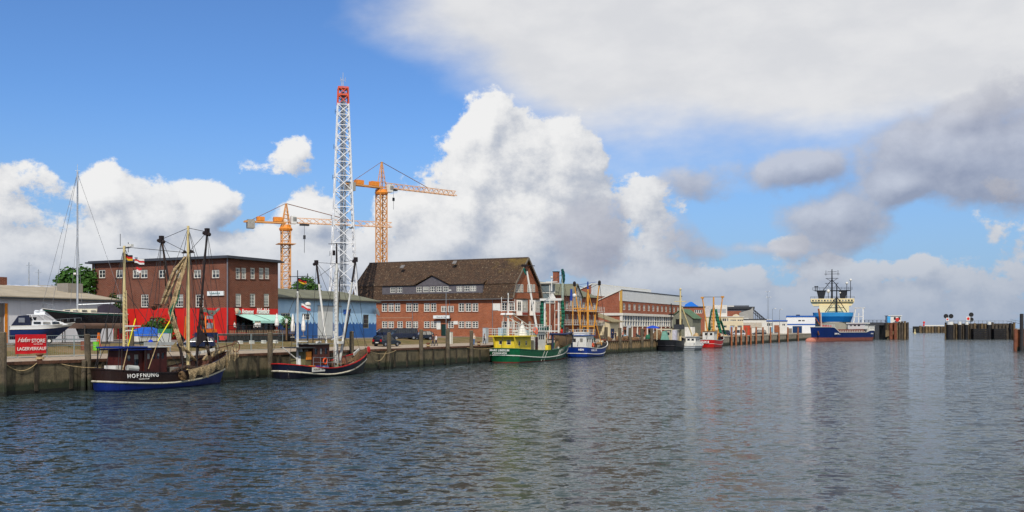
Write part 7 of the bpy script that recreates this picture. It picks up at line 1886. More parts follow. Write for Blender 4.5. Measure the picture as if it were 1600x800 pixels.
# ------------------------------------------------------------------ boats ashore in the yard
def yard_boat(name, label, cat, xy_bow, xy_stern, z):
    a, c = Vector(xy_bow), Vector(xy_stern); d = a - c
    return thing(name, label, cat, (c.x, c.y, z), math.atan2(d.y, d.x)), d.length
ys = (XY(65, 105.5), 105.5), (XY(200, 108.5), 108.5)
t, L = yard_boat('sailing_yacht', 'dark hulled sailing yacht with tall mast, propped up ashore', 'sailing yacht', ys[0], ys[1], ZY(507, 107))
H = Hull(L, 3.0, (1.15, 1.25, 1.75), (1.0, 1.1, 1.55), .55, 0, 2.0, .5, draft=.45)
darkb = mat('very dark green blue hull', (14, 17, 26), .25, .1, 1, coat=.4)
H.build(t, darkb, darkb, mat('cream yacht deck', (206, 200, 180), .6), whitep, mat('thin green stripe', (24, 100, 84), .4), boot=mat('faded boot stripe', (136, 112, 100), .6), bul=.08, strake_r=.025, rail_w=.05)
MB().ext([(2.5, -.12, .1), (5.6, -.12, .1), (5.0, -.12, -1.55), (3.0, -.12, -1.55)], (0, .24, 0)).build('keel', darkb, t)
MB().ext([(.5, -.05, .2), (1.0, -.05, .1), (.9, -.05, -1.0), (.6, -.05, -1.0)], (0, .1, 0)).build('rudder', darkb, t)
c = MB().ext([(3.0, -.85, 1.2), (6.9, -.6, 1.3), (6.6, -.6, 1.62), (5.6, -.7, 1.72), (3.0, -.85, 1.75)], (0, 1.5, 0)).build('coachroof', mat('cream coachroof', (222, 214, 190), .5), t)
for x_ in (3.3, 4.2, 5.1, 5.9): MB().box(x_, x_ + .5, .74, .93, 1.42, 1.58).build('window', glass, c)
MB().ext([(.6, -.95, 1.15), (3.2, -.95, 1.15), (3.1, -.95, 2.0), (2.5, -.95, 2.25), (1.5, -.95, 2.2), (.7, -.95, 1.6)], (0, 1.9, 0)).build('spray_canopy', mat('dark plum canopy', (54, 48, 60), .8, .15, 2), t)
xmx = (XY(121.5, 106.8) - ys[1][0]) / (ys[0][0] - ys[1][0]) * L; zt = ZY(268, 106.8) - ZY(507, 107)
alu = mat('silver mast', (186, 190, 196), .35, .06, 1, metal=.3)
m1 = mast(t, (xmx, 0, 1.3), (xmx, 0, zt), .11, .09, alu)
MB().bar((xmx, -.75, zt * .62), (xmx, .75, zt * .62), .04, .04).bar((xmx, -.5, zt * .32), (xmx, .6, zt * .32), .04, .04).build('spreader', alu, m1)
MB().tube((xmx, 0, zt), (xmx, 0, zt + .8), .015).bar((xmx - .3, 0, zt + .1), (xmx + .2, 0, zt + .1), .03, .03).tube((xmx + .15, 0, zt * .33), (xmx + .4, 0, zt * .33), .14).build('masthead_fitting', whitep, m1)
MB().tube((xmx - .1, 0, 2.2), (1.4, 0, 2.4), .07, .06).build('boom', alu, m1)
mh = Vector((xmx, 0, zt - .2)); rigging(t, [(mh, (L, 0, 1.8)), (mh, (L - 1.0, .1, 1.7)), (mh, (0.1, .5, 1.2)), (mh, (xmx, 1.4, 1.3)), (mh, (xmx, -1.4, 1.3)), ((xmx, 0, zt * .6), (xmx - .6, 1.4, 1.3)), ((xmx, 0, zt * .6), (xmx + .7, 1.3, 1.3))], .018, mat('steel shroud', (120, 122, 126), .5))
railing(t, [(L - 1.2, .7, 1.55), (L - .1, 0, 1.75), (L - 1.2, -.7, 1.55)], .6, galv, .8, 1, .02)
b = MB()
for x_ in (2.2, 4.4, 6.6):
    for y_ in (-1.3, 1.3): b.bar((x_, y_ * 1.1, -2.1), (x_, y_ * .8, .5), .1, .1)
b.box(1.8, 7.0, -1.5, -1.38, -2.15, -2.0).box(1.8, 7.0, 1.38, 1.5, -2.15, -2.0); b.build('cradle', mat('yard cradle steel', (66, 60, 56), .8), t)

mc = (XY(117, 99.5), 99.5), (XY(15, 96.5), 96.5)
t, L = yard_boat('motor_cruiser', 'white and blue cabin cruiser with dark canvas hood on a trailer', 'motor boat', mc[0], mc[1], ZY(524.5, 98))
t.scale = (1, 1, .84)
H = Hull(L, 2.5, (1.15, 1.2, 1.6), (.75, .8, 1.2), .92, 0, 1.5, 0, draft=.45)
H.build(t, mat('royal blue cruiser hull', (18, 44, 96), .3, .1, 1, coat=.4), mat('white gelcoat', (222, 224, 226), .3, .04, 1, coat=.3), MATS['white gelcoat'], whitep, whitep, bul=.1, strake_r=.03, rail_w=.06)
g_ = MATS['white gelcoat']
b = MB(); b.ext([(1.9, -.95, 1.1), (5.3, -.8, 1.3), (4.6, -.8, 1.72), (3.9, -.85, 1.85), (2.0, -.95, 1.85)], (0, 1.8, 0)); c = b.build('cabin', g_, t)
for x_ in (2.1, 2.95, 3.8): MB().box(x_, x_ + .65, -.97, -.9, 1.42, 1.68).build('window', glass, c)
MB().ext([(1.5, -.8, 2.45), (3.3, -.75, 2.5), (3.25, -.75, 2.58), (1.5, -.8, 2.56)], (0, 1.55, 0)).build('hardtop', g_, c)
b = MB()
for y_ in (-.8, .7): b.bar((2.1, y_, 1.85), (1.9, y_, 2.5), .05, .05).bar((4.1, y_, 1.8), (3.2, y_, 2.5), .05, .05).bar((3.2, y_, 1.85), (2.6, y_, 2.5), .05, .05)
b.build('windscreen_frame', g_, c)
MB().add([(4.05, -.78, 1.85), (4.05, .68, 1.85), (3.22, .68, 2.47), (3.22, -.78, 2.47)], [(0, 1, 2, 3)]).build('windscreen', glass, c)
o = MB().ext([(.15, -1.0, 1.2), (1.9, -1.0, 1.2), (1.7, -1.0, 2.5), (.8, -1.0, 2.4)], (0, 2.0, 0)).build('canvas_hood', mat('dark blue canvas hood', (26, 34, 58), .8, .12, 2), t)
MB().box(.75, 1.3, -1.03, -1.0, 1.6, 2.15).build('clear_window', mat('clear plastic window', (120, 124, 134), .3), o)
MB().box(2.2, 3.2, -.1, .1, 2.58, 2.95).tube((2.5, 0, 2.95), (2.5, 0, 3.1), .25, .25, 10).ball((2.9, 0, 3.05), .16).build('radar', g_, t)
railing(t, [(3.8, -1.05, 1.6), (5.4, -.75, 1.75), (6.6, -.1, 1.85), (5.4, .75, 1.75)], .35, galv, .7, 1, .018)
b = MB(); b.box(.6, 6.6, -.9, -.8, -.55, -.4).box(.6, 6.6, .8, .9, -.55, -.4).bar((6.6, -.85, -.5), (8.3, 0, -.5), .1, .1).bar((6.6, .85, -.5), (8.3, 0, -.5), .1, .1)
for x_ in (1, 3, 5): b.box(x_, x_ + .12, -.9, .9, -.5, -.3)
tr = b.build('trailer', galv, t)
for x_, y_ in ((2.6, -1.1), (3.5, -1.1), (2.6, 1.0), (3.5, 1.0)): MB().tube((x_, y_, -.62), (x_, y_ + .2, -.62), .33, .33, 14).tube((x_, y_ - .01, -.62), (x_, y_ + .21, -.62), .17, .17, 10, 1).build('wheel', [blackf, whitec], tr)

# ------------------------------------------------------------------ building site fence panels and the red banner
fgal = mat('fence tube', (136, 150, 150), .5, .1, 2, metal=.2)
def fence_panel(s0, s1, d, label, hh=2.0, slant=0.0):
    z = gz(s0, d) - .02; t = thing('fence_panel', label, 'fence', wp(s0, d, z), QROT + slant, 'mobile fence panels along the quay'); W = s1 - s0
    b = MB()
    for a, c in (((.03, 0, .08), (W - .03, 0, .08)), ((.03, 0, hh), (W - .03, 0, hh)), ((.03, 0, 0), (.03, 0, hh)), ((W - .03, 0, 0), (W - .03, 0, hh)), ((.03, 0, hh * .52), (W - .03, 0, hh * .52))): b.tube(a, c, .028, .028, 6)
    b.build('frame', fgal, t); w = MB()
    for i in range(1, int(W / .22)): w.tube((i * .22, 0, .08), (i * .22, 0, hh), .005, .005, 3, cap=False)
    w.build('wire_mesh', fgal, t)
    MB().box(-.12, .12, -.3, .3, 0, .12).build('foot', conc, t); return t
d_ = 4.6
xs = [SA(px, d_) for px in (7, 27.5, 73.5, 116, 158)]
labs = ['fence panel left of the red banner', 'fence panel carrying the red banner', 'fence panel right of the red banner before the cruiser', 'fence panel below the yacht beside the leaning pile']
for i in range(4): fence_panel(xs[i], xs[i + 1] - .03, d_, labs[i])
for i, (a, c, lab) in enumerate(((340, 392, 'fence panel at the foot of the red wall corner before the terrace'), (393, 442, 'fence panel before the terrace behind the second cutter stern'), (206, 250, 'fence panel behind the brown wheelhouse'))):
    fence_panel(SA(a, 5.2), SA(c, 5.2), 5.2, lab)
sB, sC = SA(24, d_ - .12), SA(72.5, d_ - .12); zb = gz(0, d_); z1 = ZZ(522.5, (sB + sC) / 2, d_); z0 = ZZ(552.5, (sB + sC) / 2, d_)
t = thing('banner', 'red banner with white lettering hung on the quay fence at the left', 'banner', wp(sB, d_ - .1, z0), QROT)
W = sC - sB; Hh = z1 - z0
b = MB(); n = 12
for i in range(n + 1):
    x_ = W * i / n; b.v += [(x_, .02 * math.sin(i * 1.3), .02 * math.sin(i) + .05 * (i / n - .5)), (x_, 0, Hh)]
for i in range(n): b.f.append((2 * i, 2 * i + 2, 2 * i + 3, 2 * i + 1)); b.m.append(0)
b.build('cloth', mat('red banner cloth', (206, 26, 36), .55, .05, 2), t)
R_ = (PI / 2, 0, 0)
text_mesh('Hafen', .56, wl, t, (W * .25, -.05, Hh * .71), (PI / 2, 0, 0), .004, shear=.5, space=.9)
text_mesh('STORE', .47, wl, t, (W * .73, -.05, Hh * .66), R_, .004, bold=.006)
text_mesh('FISCH UND MEER', .12, wl, t, (W * .72, -.05, Hh * .49), R_, .004)
text_mesh('LAGERVERKAUF', .41, wl, t, (W * .52, -.05, Hh * .25), R_, .004, bold=.006)

# ------------------------------------------------------------------ cars
def car(label, loc, rot, L=4.2, W=1.75, Hh=1.48, col=(24, 30, 52), van=False, group='cars parked behind the quay'):
    t = thing('parked_van' if van else 'parked_car', label, 'van' if van else 'car', loc, rot, group)
    pm = mat('car paint %d %d %d' % col, col, .25, .08, 1, coat=.6, spec=.5)
    zb = .28; belt = .92 if not van else 1.05
    if van: prof = [(0, zb), (L, zb), (L, .78), (L - .35, belt + .08), (0, belt + .08)]; gh = [(0.0, belt), (L - .45, belt), (L - 1.15, Hh - .05), (L - 1.5, Hh), (.15, Hh)]
    else: prof = [(0, zb), (L, zb), (L, .62), (L - .1, .72), (L - 1.15, belt), (.12, belt + .03), (0, .75)]; gh = [(.08, belt), (L - 1.15, belt), (L - 1.95, Hh - .04), (L - 2.4, Hh), (.75, Hh - .02), (.3, Hh - .2)]
    b = MB(); b.ext([(x - 0, -W / 2, z) for x, z in prof], (0, W, 0)); body = b.build('body', pm, t)
    bv = body.modifiers.new('b', 'BEVEL'); bv.width = .09; bv.segments = 2; bv.limit_method = 'ANGLE'
    tw = .16; b = MB(); n = len(gh)
    lo = [(x, z) for x, z in gh]
    P = [(x, -(W / 2 - .04 - tw * (z - belt) / (Hh - belt)), z) for x, z in gh]; Q = [(x, -y, z) for x, y, z in P]
    b.add(P + Q, [tuple(range(n))[::-1], tuple(range(n, 2 * n))] + [(i, (i + 1) % n, n + (i + 1) % n, n + i) for i in range(n)]); gho = b.build('cabin', glass, t)
    r = MB(); zz = Hh - .01; xs_ = [x for x, z in gh if z > Hh - .1]; yw = W / 2 - .04 - tw
    r.box(min(xs_) - .02, max(xs_) + .02, -yw, yw, Hh - .06, Hh + .02)
    for k in (-1, 1):
        def PT(i): x, z = gh[i]; return Vector((x, k * (W / 2 - .035 - tw * (z - belt) / (Hh - belt)), z))
        r.bar(PT(1), PT(2), .07, .07); r.bar(PT(0), PT(n - 1), .09, .09); r.bar(PT(2), PT(3), .06, .06); r.bar(PT(n - 1), PT(n - 2), .08, .07)
        mid = (gh[1][0] + gh[0][0]) / 2; r.bar((mid, k * (W / 2 - .035), belt), (mid + .05, k * (yw + .01), Hh), .08, .06)
        r.bar((mid - 1.0, k * (W / 2 - .035), belt), (mid - .9, k * (yw + .01), Hh), .08, .06)
    r.build('roof', pm, t)
    for x in (.78, L - .82):
        for y in (-1, 1):
            MB().tube((x, y * (W / 2 - .2), .32), (x, y * (W / 2 + .01), .32), .33, .33, 16).build('wheel', blackf, t)
            w_ = [o for o in bpy.data.objects if o.parent == t][-1] if False else None
            MB().tube((x, y * (W / 2 - .05), .32), (x, y * (W / 2 + .025), .32), .2, .19, 12).build('hubcap', mat('alloy rim', (150, 152, 156), .35, .1, 2, metal=.5), t)
    for y in (-1, 1):
        MB().box(L - .12, L + .015, y * (W / 2 - .35) - .17, y * (W / 2 - .35) + .17, .58, .74).build('headlight', mat('headlight glass', (214, 218, 224), .15), t)
        MB().box(-.015, .1, y * (W / 2 - .22) - .12, y * (W / 2 - .22) + .12, .7, 1.0 if not van else 1.2).build('tail_light', mat('tail light red', (170, 20, 22), .3), t)
    MB().box(-.025, 0, -.26, .26, .5, .62).build('number_plate', whitec, t); MB().box(L, L + .02, -.26, .26, .4, .52).build('number_plate', whitec, t)
    MB().box(L - .03, L + .012, -.5, .5, .42, .58).build('grille', blackf, t)
    return t
def at(px, Y): return (XY(px, Y), Y)
def gxy(x, y):
    dx_, dy_ = x - QX, y - QY; return gz(dx_ * QC + dy_ * QS, -dx_ * QS + dy_ * QC)
def put(px, Y): x, y = at(px, Y); return (x, y, gxy(x, y) + .0)
car('black hatchback seen from behind, nearest the quay edge', put(589, 136.5), QROT - .1, 4.3, 1.85, 1.62, (14, 16, 22))
car('dark blue estate car facing left beside the blue building', put(615, 170), math.radians(205), 4.4, 1.8, 1.5, (22, 30, 58))
car('dark navy van facing left in front of the brick office', put(650, 160), math.radians(207), 4.6, 1.9, 1.9, (22, 24, 44), van=True)
car('dark grey hatchback parked right of the navy van', put(676, 163), math.radians(207), 4.0, 1.75, 1.5, (26, 30, 40))
car('dark car beside the red wall right of the orange trestles', put(337, 112), math.radians(190), 4.2, 1.8, 1.45, (20, 30, 60))
for i, (px, c, lab) in enumerate(((1128, (26, 30, 52), 'dark blue car on the pale quay beside the cream office'), (1139.5, (30, 32, 56), 'second dark car, just left of the first rusty pile'), (1163, (200, 200, 200), 'white car between the rusty piles'), (1196, (40, 42, 48), 'dark car before the low white warehouse'))):
    s_ = SA(px, 4); car(lab, wp(s_, 4, gz(s_, 4)), math.radians(190), 5.2, 2.0, 2.0, c, group='cars on the far quay')

# ------------------------------------------------------------------ people
def person(label, loc, rot, shirt, trousers, hair=(60, 44, 34), skin=(196, 142, 112), h=1.74, stride=.12, bag=None, sit=False):
    root = thing('person', label, 'person', loc, rot)
    k = h / 1.74
    hipz, shz = .93, 1.43
    V = [(0, 0, .95), (0, 0, 1.15), (0, 0, 1.38), (0, 0, 1.5), (.01, 0, 1.60), (.02, 0, 1.68)]
    E_ = [(0, 1), (1, 2), (2, 3), (3, 4), (4, 5)]; R = [(.15, .12), (.14, .11), (.17, .11), (.06, .06), (.085, .09), (.07, .08)]
    for s_ in (-1, 1):
        i = len(V)
        if sit: V += [(.02, s_ * .10, .9), (.45, s_ * .12, .88), (.47, s_ * .12, .48), (.60, s_ * .12, .44)]
        else: V += [(0, s_ * .10, .85), (s_ * stride + .03, s_ * .10, .48), (s_ * stride * 1.6 - .03, s_ * .10, .09), (s_ * stride * 1.6 + .13, s_ * .11, .05)]
        E_ += [(0, i), (i, i + 1), (i + 1, i + 2), (i + 2, i + 3)]; R += [(.10, .10), (.065, .065), (.045, .05), (.04, .035)]
        i = len(V); V += [(0, s_ * .2, 1.40), (-s_ * .06, s_ * .26, 1.13), (-s_ * .02 + .1, s_ * .24, .92), (.13 - s_ * .02, s_ * .24, .84)]
        E_ += [(2, i), (i, i + 1), (i + 1, i + 2), (i + 2, i + 3)]; R += [(.06, .06), (.045, .045), (.035, .035), (.03, .045)]
    me = bpy.data.meshes.new('tmp'); me.from_pydata([(x * k, y * k, z * k) for x, y, z in V], E_, []); ob = bpy.data.objects.new('tmp', me); COL.objects.link(ob)
    ob.modifiers.new('s', 'SKIN'); ob.modifiers.new('u', 'SUBSURF').levels = 1
    for sv, r in zip(me.skin_vertices[0].data, R): sv.radius = (r[0] * k, r[1] * k)
    me.skin_vertices[0].data[0].use_root = True
    dg = bpy.context.evaluated_depsgraph_get(); dg.update(); m2 = bpy.data.meshes.new_from_object(ob.evaluated_get(dg)); bpy.data.objects.remove(ob); bpy.data.meshes.remove(me)
    for mm in (mat('skin tone', skin, .6), mat('shirt %d %d %d' % shirt, shirt, .85, .12, 4), mat('trousers %d %d %d' % trousers, trousers, .85, .12, 4), mat('dark shoes', (30, 28, 28), .6)): m2.materials.append(mm)
    for p in m2.polygons:
        c = p.center / k; p.use_smooth = True
        p.material_index = 0 if c.z > 1.49 or (abs(c.y) > .19 and c.z < .92 and c.z > .7) else 1 if c.z > .98 or (abs(c.y) > .19 and c.z > .9) else 2 if c.z > .11 or sit and c.z > .5 else 3
    o = bpy.data.objects.new('body', m2); COL.objects.link(o); o.parent = root
    MB().ball((.0, 0, 1.70 * k), (.11 * k, .095 * k, .10 * k), 10, 7).build('hair', mat('hair %d %d %d' % hair, hair, .9), root, smooth=True)
    hd = MB(); hd.ball((.115 * k, 0, 1.655 * k), (.02, .015, .025), 6, 4)
    hd.build('nose', MATS['skin tone'], root)
    if bag: MB().ext([(-.14, -.16, 1.0), (-.3, -.14, 1.0), (-.28, -.14, 1.4), (-.14, -.16, 1.45)], (0, .3, 0)).build('backpack', mat('bag %d %d %d' % bag, bag, .8), root)
    return root
def pp(px, d): s_ = SA(px, d); return wp(s_, d, gz(s_, d) - .0)
person('walking woman in white top and dark trousers on the quay', pp(681.5, 3.2), math.radians(200), (214, 208, 212), (40, 44, 66), h=1.7, stride=.16)
person('man in dark clothes walking beside the woman in the white top', pp(676.5, 2.6), math.radians(200), (74, 54, 54), (34, 40, 70), h=1.76, stride=.14)
person('man in cream shirt and light blue jeans leaning near the timber pile', pp(740.5, 2.0), math.radians(60), (206, 190, 168), (84, 112, 150), (190, 180, 170), h=1.8, stride=.04)
person('person in black and white with a bag beside the trawler stern', pp(757, 2.6), math.radians(150), (40, 38, 42), (52, 50, 58), bag=(206, 196, 190), stride=.1)
for i, (px, c, lab) in enumerate(((957, (22, 26, 50), 'person in dark jacket before the yellow hoarding, the left one'), (961.5, (26, 28, 44), 'person in dark jacket before the yellow hoarding, the right one'), (973, (190, 130, 110), 'person in pink top beside the motorbike'))):
    person(lab, pp(px, 5), math.radians(240), c, (30, 32, 44), stride=.1, h=1.85)
for i, (px, c, lab) in enumerate(((400, (214, 212, 206), 'left diner in white shirt seated on the terrace'), (403, (222, 220, 216), 'middle diner in white shirt seated on the terrace'), (406, (214, 210, 210), 'right diner in white shirt seated on the terrace'), (366.5, (200, 190, 180), 'diner in pale top at the left end of the terrace'))):
    s_ = SA(px, 15.6); person(lab, wp(s_, 15.6, 4.72), math.radians(270 + i * 40), c, (30, 30, 36), sit=True, stride=0)

# ------------------------------------------------------------------ parasols, street furniture and yard clutter
for i, (px, d, pt, lab) in enumerate(((432.5, 14.6, 489.5, 'closed white parasol at the right end of the terrace'), (457.5, 13.0, 490, 'closed white parasol beside the blue building, the nearer tall one'), (474, 14.0, 491, 'closed white parasol farthest right before the blue wall'))):
    s_ = SA(px, d); z0 = gz(s_, d) + (1.4 if px < 455 else .6); zt = ZZ(pt, s_, d)
    t = thing('parasol', lab, 'parasol', wp(s_, d, z0), QROT, 'closed parasols by the restaurant'); h = zt - z0
    MB().tube((0, 0, 0), (0, 0, h), .035, .03, 6).build('pole', mat('wooden pole', (150, 120, 90), .7), t)
    MB().lathe([(.12, h * .22), (.27, h * .28), (.30, h * .5), (.2, h * .68), (.16, h * .72), (.18, h * .76), (.1, h * .92), (.02, h)], n=9).build('canopy', mat('white parasol cloth', (226, 222, 216), .8, .06, 3), t)
    MB().lathe([(.35, 0), (.33, .1), (.06, .14)], n=12).build('base', conc, t)
# serving mast with lantern beside terrace
s_ = SA(447.5, 13.2); t = thing('lantern_post', 'short post with white lantern between the closed parasols', 'lamp', wp(s_, 13.2, 3.9), QROT)
MB().tube((0, 0, 0), (0, 0, 2.3), .1, .1).build('post', mat('brown post', (110, 84, 60), .8), t); MB().lathe([(.14, 2.3), (.2, 2.4), (.22, 2.75), (.05, 2.95)], n=8).build('lantern', whitec, t)
s_ = SA(481, 10); t = thing('speaker_post', 'grey post with round white lamp before the blue building', 'lamp', wp(s_, 10, gz(s_, 10)), QROT)
MB().tube((0, 0, 0), (0, 0, 5.2), .07, .06).build('post', darkmetal, t); MB().lathe([(.25, 5.2), (.42, 5.35), (.4, 5.6), (.1, 5.75)], n=10).build('lamp_head', whitec, t)
# parking meter boxes by the brick office
for px, d, py, w, col_, lab in ((703.5, 6.0, 519, .7, (206, 204, 190), 'white ticket machine beside the lamp post pile'), (758.5, 5.0, 512.5, .95, (170, 176, 178), 'grey cabinet behind the person with the bag')):
    s_ = SA(px, d); z0 = gz(s_, d); t = thing('utility_cabinet', lab, 'cabinet', wp(s_, d, z0), QROT)
    MB().box(-w / 2, w / 2, -.3, .3, 0, ZZ(py, s_, d) - z0).build('housing', mat('cabinet paint %d' % col_[0], col_, .6, .08, 2), t); MB().box(-w / 2 - .03, w / 2 + .03, -.33, .33, ZZ(py, s_, d) - z0, ZZ(py, s_, d) - z0 + .06).build('lid', galv, t)
for px, d, lab in ((748, .9, 'dark iron bollard between the man in the cream shirt and the cabinet'), (669, .9, 'iron bollard with coiled rope left of the walking couple'), (62, .8, 'rusty bollard with rope on the quay below the red banner')):
    s_ = SA(px, d); t = thing('bollard', lab, 'bollard', wp(s_, d, gz(s_, d)), QROT, 'mooring bollards on the quay edge')
    MB().lathe([(.26, 0), (.2, .1), (.19, .42), (.3, .5), (.3, .6), (.15, .66)], n=12).build('body', rustm, t)
    MB().ring((0, 0, .2), .3, .07, 'z').ring((.05, 0, .3), .28, .07, 'z').build('rope_coil', tan_rope, t)
# mooring lines (sagging ropes between boats and bollards)
def mline(label, a, c, sag=.5): tag(MB().wire(a, c, .035, sag, seg=12).build('mooring_line', tan_rope), label, 'rope', 'mooring lines')
mline('mooring line from the navy cutter bow to the quay', wp(49.0, -2.6, 2.6), wp(60, .2, 2.7), .5)
mline('slack mooring line hanging down the quay wall right of the navy cutter', wp(49.2, -2.4, 2.4), wp(57, .1, 2.7), 1.3)
mline('mooring line from the green trawler stern to the quay', wp(84.5, -2.0, 2.4), wp(78, .2, 2.7), .3)
mline('mooring line from the brown cutter stern to the quay', wp(9.8, -1.4, 2.1), wp(5, .2, 2.7), .3)
mline('dark looping rope hanging on the quay wall below the red banner', wp(SA(10, -.2), -.15, 2.6), wp(SA(58, -.2), -.15, 2.6), .6)
# orange trestles, yard machine, covered dinghy, sign board
org = mat('orange machine paint', (226, 112, 24), .5, .12, 2)
for px, d, py, lab in ((154, 12, 520, 'orange steel yard prop under the stern of the yacht'), (290, 14, 494, 'pair of orange steel props against the red wall behind the brown cutter mast')):
    s_ = SA(px, d); z0 = gz(s_, d); h = ZZ(py, s_, d) - z0; t = thing('yard_prop', lab, 'prop', wp(s_, d, z0), QROT)
    b = MB(); b.bar((-.25, 0, 0), (0, 0, h), .12, .12).bar((.25, 0, 0), (.05, 0, h), .12, .12).bar((-.15, 0, h * .4), (.15, 0, h * .4), .08, .08); b.build('frame', org, t); MB().box(-.4, .4, -.2, .2, 0, .08).build('base', org, t)
s_ = SA(324, 15); z0 = gz(s_, 15); t = thing('telehandler', 'orange yard lifting machine with grey folded arms against the red wall', 'lifting machine', wp(s_, 15, z0), QROT)
b = MB(); b.box(-1.6, 1.2, -.6, .6, .5, 1.2); b.build('chassis', mat('dark blue chassis', (24, 40, 84), .5), t)
MB().box(-1.2, 1.0, -.62, .62, 1.2, 1.6).build('deck', org, t)
b = MB()
for x_ in (-.75, .75): b.bar((x_, -.4, 1.5), (x_ * .8, -.3, 3.6), .16, .16)
b.bar((-.7, -.4, 2.2), (.7, -.4, 2.2), .1, .1); b.build('mast_frame', org, t)
MB().bar((-1.5, -.4, 3.9), (.8, -.3, 3.8), .35, .3).bar((.3, -.4, 3.3), (1.6, -.4, 4.2), .3, .2).bar((-1.0, -.4, 4.2), (.2, -.4, 3.4), .2, .2).build('folded_arm', mat('grey green arm', (120, 128, 118), .6, .15, 2), t)
MB().box(-.45, .45, -.5, .3, 1.7, 2.4).box(-.45, .45, -.5, .3, 2.9, 3.3).build('cab', mat('grey cab', (150, 156, 166), .4), t)
for x_ in (-1.1, .8):
    for y_ in (-.75, .75): MB().tube((x_, y_ - .1, .42), (x_, y_ + .1, .42), .42, .42, 14).build('wheel', blackf, t)
s_ = SA(248, 12); z0 = gz(s_, 12); t = thing('covered_boat', 'small boat under bright blue tarpaulin behind the brown wheelhouse', 'boat', wp(SA(234, 14), 14, gz(s_, 14)), QROT)
MB().ext([(-2.2, -.8, .9), (2.4, -.8, .9), (1.8, -.4, 1.5), (.2, -.2, 1.9), (-1.6, -.4, 1.6)], (0, 1.6, 0)).build('tarpaulin', mat('bright blue tarpaulin', (30, 92, 190), .6, .15, 3), t); MB().ext([(-2.2, -.7, .3), (2.0, -.7, .3), (2.4, -.7, .88), (-2.2, -.7, .88)], (0, 1.4, 0)).build('hull', whitep, t)
MB().box(-1, -.8, -.6, .6, 0, .3).box(.9, 1.1, -.6, .6, 0, .3).build('support', darkmetal, t)
s_ = SA(258, 6.4); z0 = gz(s_, 6.4); t = thing('info_board', 'white information board with green header behind the brown wheelhouse roof', 'sign', wp(s_, 6.4, z0), QROT)
MB().box(-.95, .85, 0, .06, .9, 2.0).build('panel', mat('white board face', (206, 210, 206), .6, .08, 6), t); MB().box(-.95, .95, -.02, .05, 2.05, 2.5).build('header', mat('green header panel', (60, 140, 100), .6), t); MB().box(-.9, -.8, .06, .12, 0, 2.4).box(.75, .85, .06, .12, 0, 2.4).build('post', galv, t)
# motorbikes and market umbrella on the far quay
for px, c, lab in ((976, (150, 190, 210), 'pale blue motorbike parked before the brick and white hall'), (997, (60, 70, 70), 'dark motorbike parked before the glazed hall front')):
    s_ = SA(px, 5); t = thing('motorbike', lab, 'motorbike', wp(s_, 5, gz(s_, 5)), QROT + 1.2)
    for x_ in (-.7, .7): MB().ring((x_, 0, .34), .28, .07, 'y').build('wheel', blackf, t)
    MB().ext([(-.6, -.16, .5), (.3, -.16, .45), (.55, -.16, .95), (.1, -.16, 1.1), (-.5, -.16, .85)], (0, .32, 0)).build('body', mat('bike paint %d' % c[0], c, .4), t)
    MB().bar((.7, 0, .34), (.45, 0, 1.05), .07, .07).bar((.42, -.35, 1.08), (.42, .35, 1.08), .05, .05).box(.42, .6, -.2, .2, .95, 1.35).build('fork', darkmetal, t)
s_ = SA(1020, 6); t = thing('market_umbrella', 'open blue market umbrella beside the black workboat', 'parasol', wp(s_, 6, gz(s_, 6)), QROT)
zt = ZZ(508.5, s_, 6) - gz(s_, 6); MB().tube((0, 0, 0), (0, 0, zt), .06).build('pole', whitec, t); MB().lathe([(1.9, zt - .75), (1.85, zt - .65), (1.0, zt - .2), (.05, zt)], n=8).build('canopy', mat('blue umbrella cloth', (26, 70, 176), .8), t); MB().box(-.8, .8, -.5, .5, 0, 1.9).build('stall_box', whitec, t)
# barrels and netting heap at the yard fence
for k, (px, d, c, lab) in enumerate(((150, 9.5, (110, 190, 40), 'lime green drum beside the leaning timber pile'), (131, 10, (120, 70, 50), 'brown drum under the yacht stern'))):
    s_ = SA(px, d); t = thing('drum', lab, 'drum', wp(s_, d, gz(s_, d)), QROT); MB().lathe([(.3, 0), (.31, .02), (.3, .3), (.32, .32), (.3, .6), (.31, .88), (.3, .9)], n=14).build('body', mat('drum %d' % c[0], c, .5, .15, 3), t); MB().lathe([(.28, .9), (.1, .93)], n=14).build('lid', darkmetal, t)

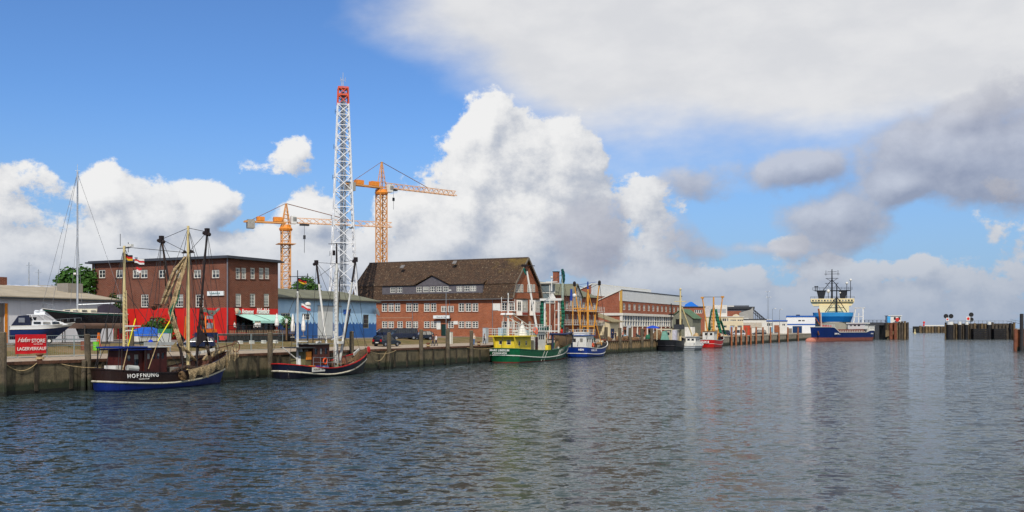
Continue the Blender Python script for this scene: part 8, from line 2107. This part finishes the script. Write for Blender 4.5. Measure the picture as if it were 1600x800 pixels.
# ------------------------------------------------------------------ working clutter on the far quay
def heap(label, px, d, w, h, m, seed, name='net_heap', cat='net heap', group=None):
    s_ = SA(px, d); r = random.Random(seed); t = thing(name, label, cat, wp(s_, d, gz(s_, d) - .05), QROT, group); b = MB()
    for i in range(7): b.ball((r.uniform(-w, w) * .6, r.uniform(-w, w) * .35, h * r.uniform(.1, .35)), (w * r.uniform(.3, .55), w * r.uniform(.3, .5), h * r.uniform(.4, .75)), 9, 6)
    o = b.build('net', m, t, smooth=True); tx = bpy.data.textures.new('lump', 'CLOUDS'); tx.noise_scale = .4
    md = o.modifiers.new('sub', 'SUBSURF'); md.levels = md.render_levels = 1; dm_ = o.modifiers.new('d', 'DISPLACE'); dm_.texture = tx; dm_.strength = .35; return t
nb = mat('brown net pile', (116, 88, 62), .95, .4, 3, dirt=((60, 44, 34), .7)); ng = mat('green net pile', (44, 96, 72), .95, .4, 3); nt = mat('tan net pile', (178, 152, 112), .95, .3, 3)
for i, (px, d, w, h, m, lab) in enumerate(((953, 1.6, 1.2, 1.0, nb, 'brown net heap on the quay right of the first far pile'), (968, 1.8, 1.6, 1.1, nb, 'wide brown net heap below the people in dark jackets'), (979, 1.5, 1.5, 1.2, nb, 'brown net heap below the pale blue motorbike'), (992, 1.5, 1.4, .9, nb, 'brown net heap left of the dark motorbike'), (1011, 1.8, 1.3, 1.4, ng, 'green net heap beside the stern of the black workboat'), (1026, 2.4, 2.0, 2.6, nb, 'tall brown net heap behind the black workboat stern'), (1088, 2.2, 1.6, 1.4, nt, 'tan net heap on the quay behind the cabin boat'), (1098, 2.0, 1.5, 1.5, nb, 'brown net heap on the quay left of the red cutter'), (1132, 1.6, 1.6, .9, nt, 'low tan net heap right of the red cutter'))):
    heap(lab, px, d, w, h, m, 200 + i, group='net heaps on the far quay')
for px, d, w, h, c, nm, lab in ((1078, 6, 3.2, 3.0, (218, 216, 208), 'white', 'white storage container behind the cabin boat'), (1046, 5, 2.2, 2.6, (120, 96, 70), 'brown', 'brown storage box behind the black workboat'), (1167, 4, 1.6, 3.6, (190, 70, 44), 'orange red', 'orange red storage container between the rusty piles'), (1112, 6, 2.4, 2.0, (206, 188, 130), 'cream', 'cream storage box behind the red cutter')):
    s_ = SA(px, d); t = thing('storage_box', lab, 'container', wp(s_, d, gz(s_, d)), QROT, 'storage boxes on the far quay'); m = mat('container paint ' + nm, c, .6, .1, 1, streak=.3)
    MB().box(-w / 2, w / 2, -1.1, 1.1, .1, h).build('body', m, t); b = MB()
    for k in range(int(w / .4)): b.box(-w / 2 + .1 + k * .4, -w / 2 + .22 + k * .4, -1.15, -1.1, .2, h - .1)
    b.build('ribs', m, t); MB().box(-w / 2 - .04, w / 2 + .04, -1.14, 1.14, h, h + .08).build('lid', darkmetal, t)
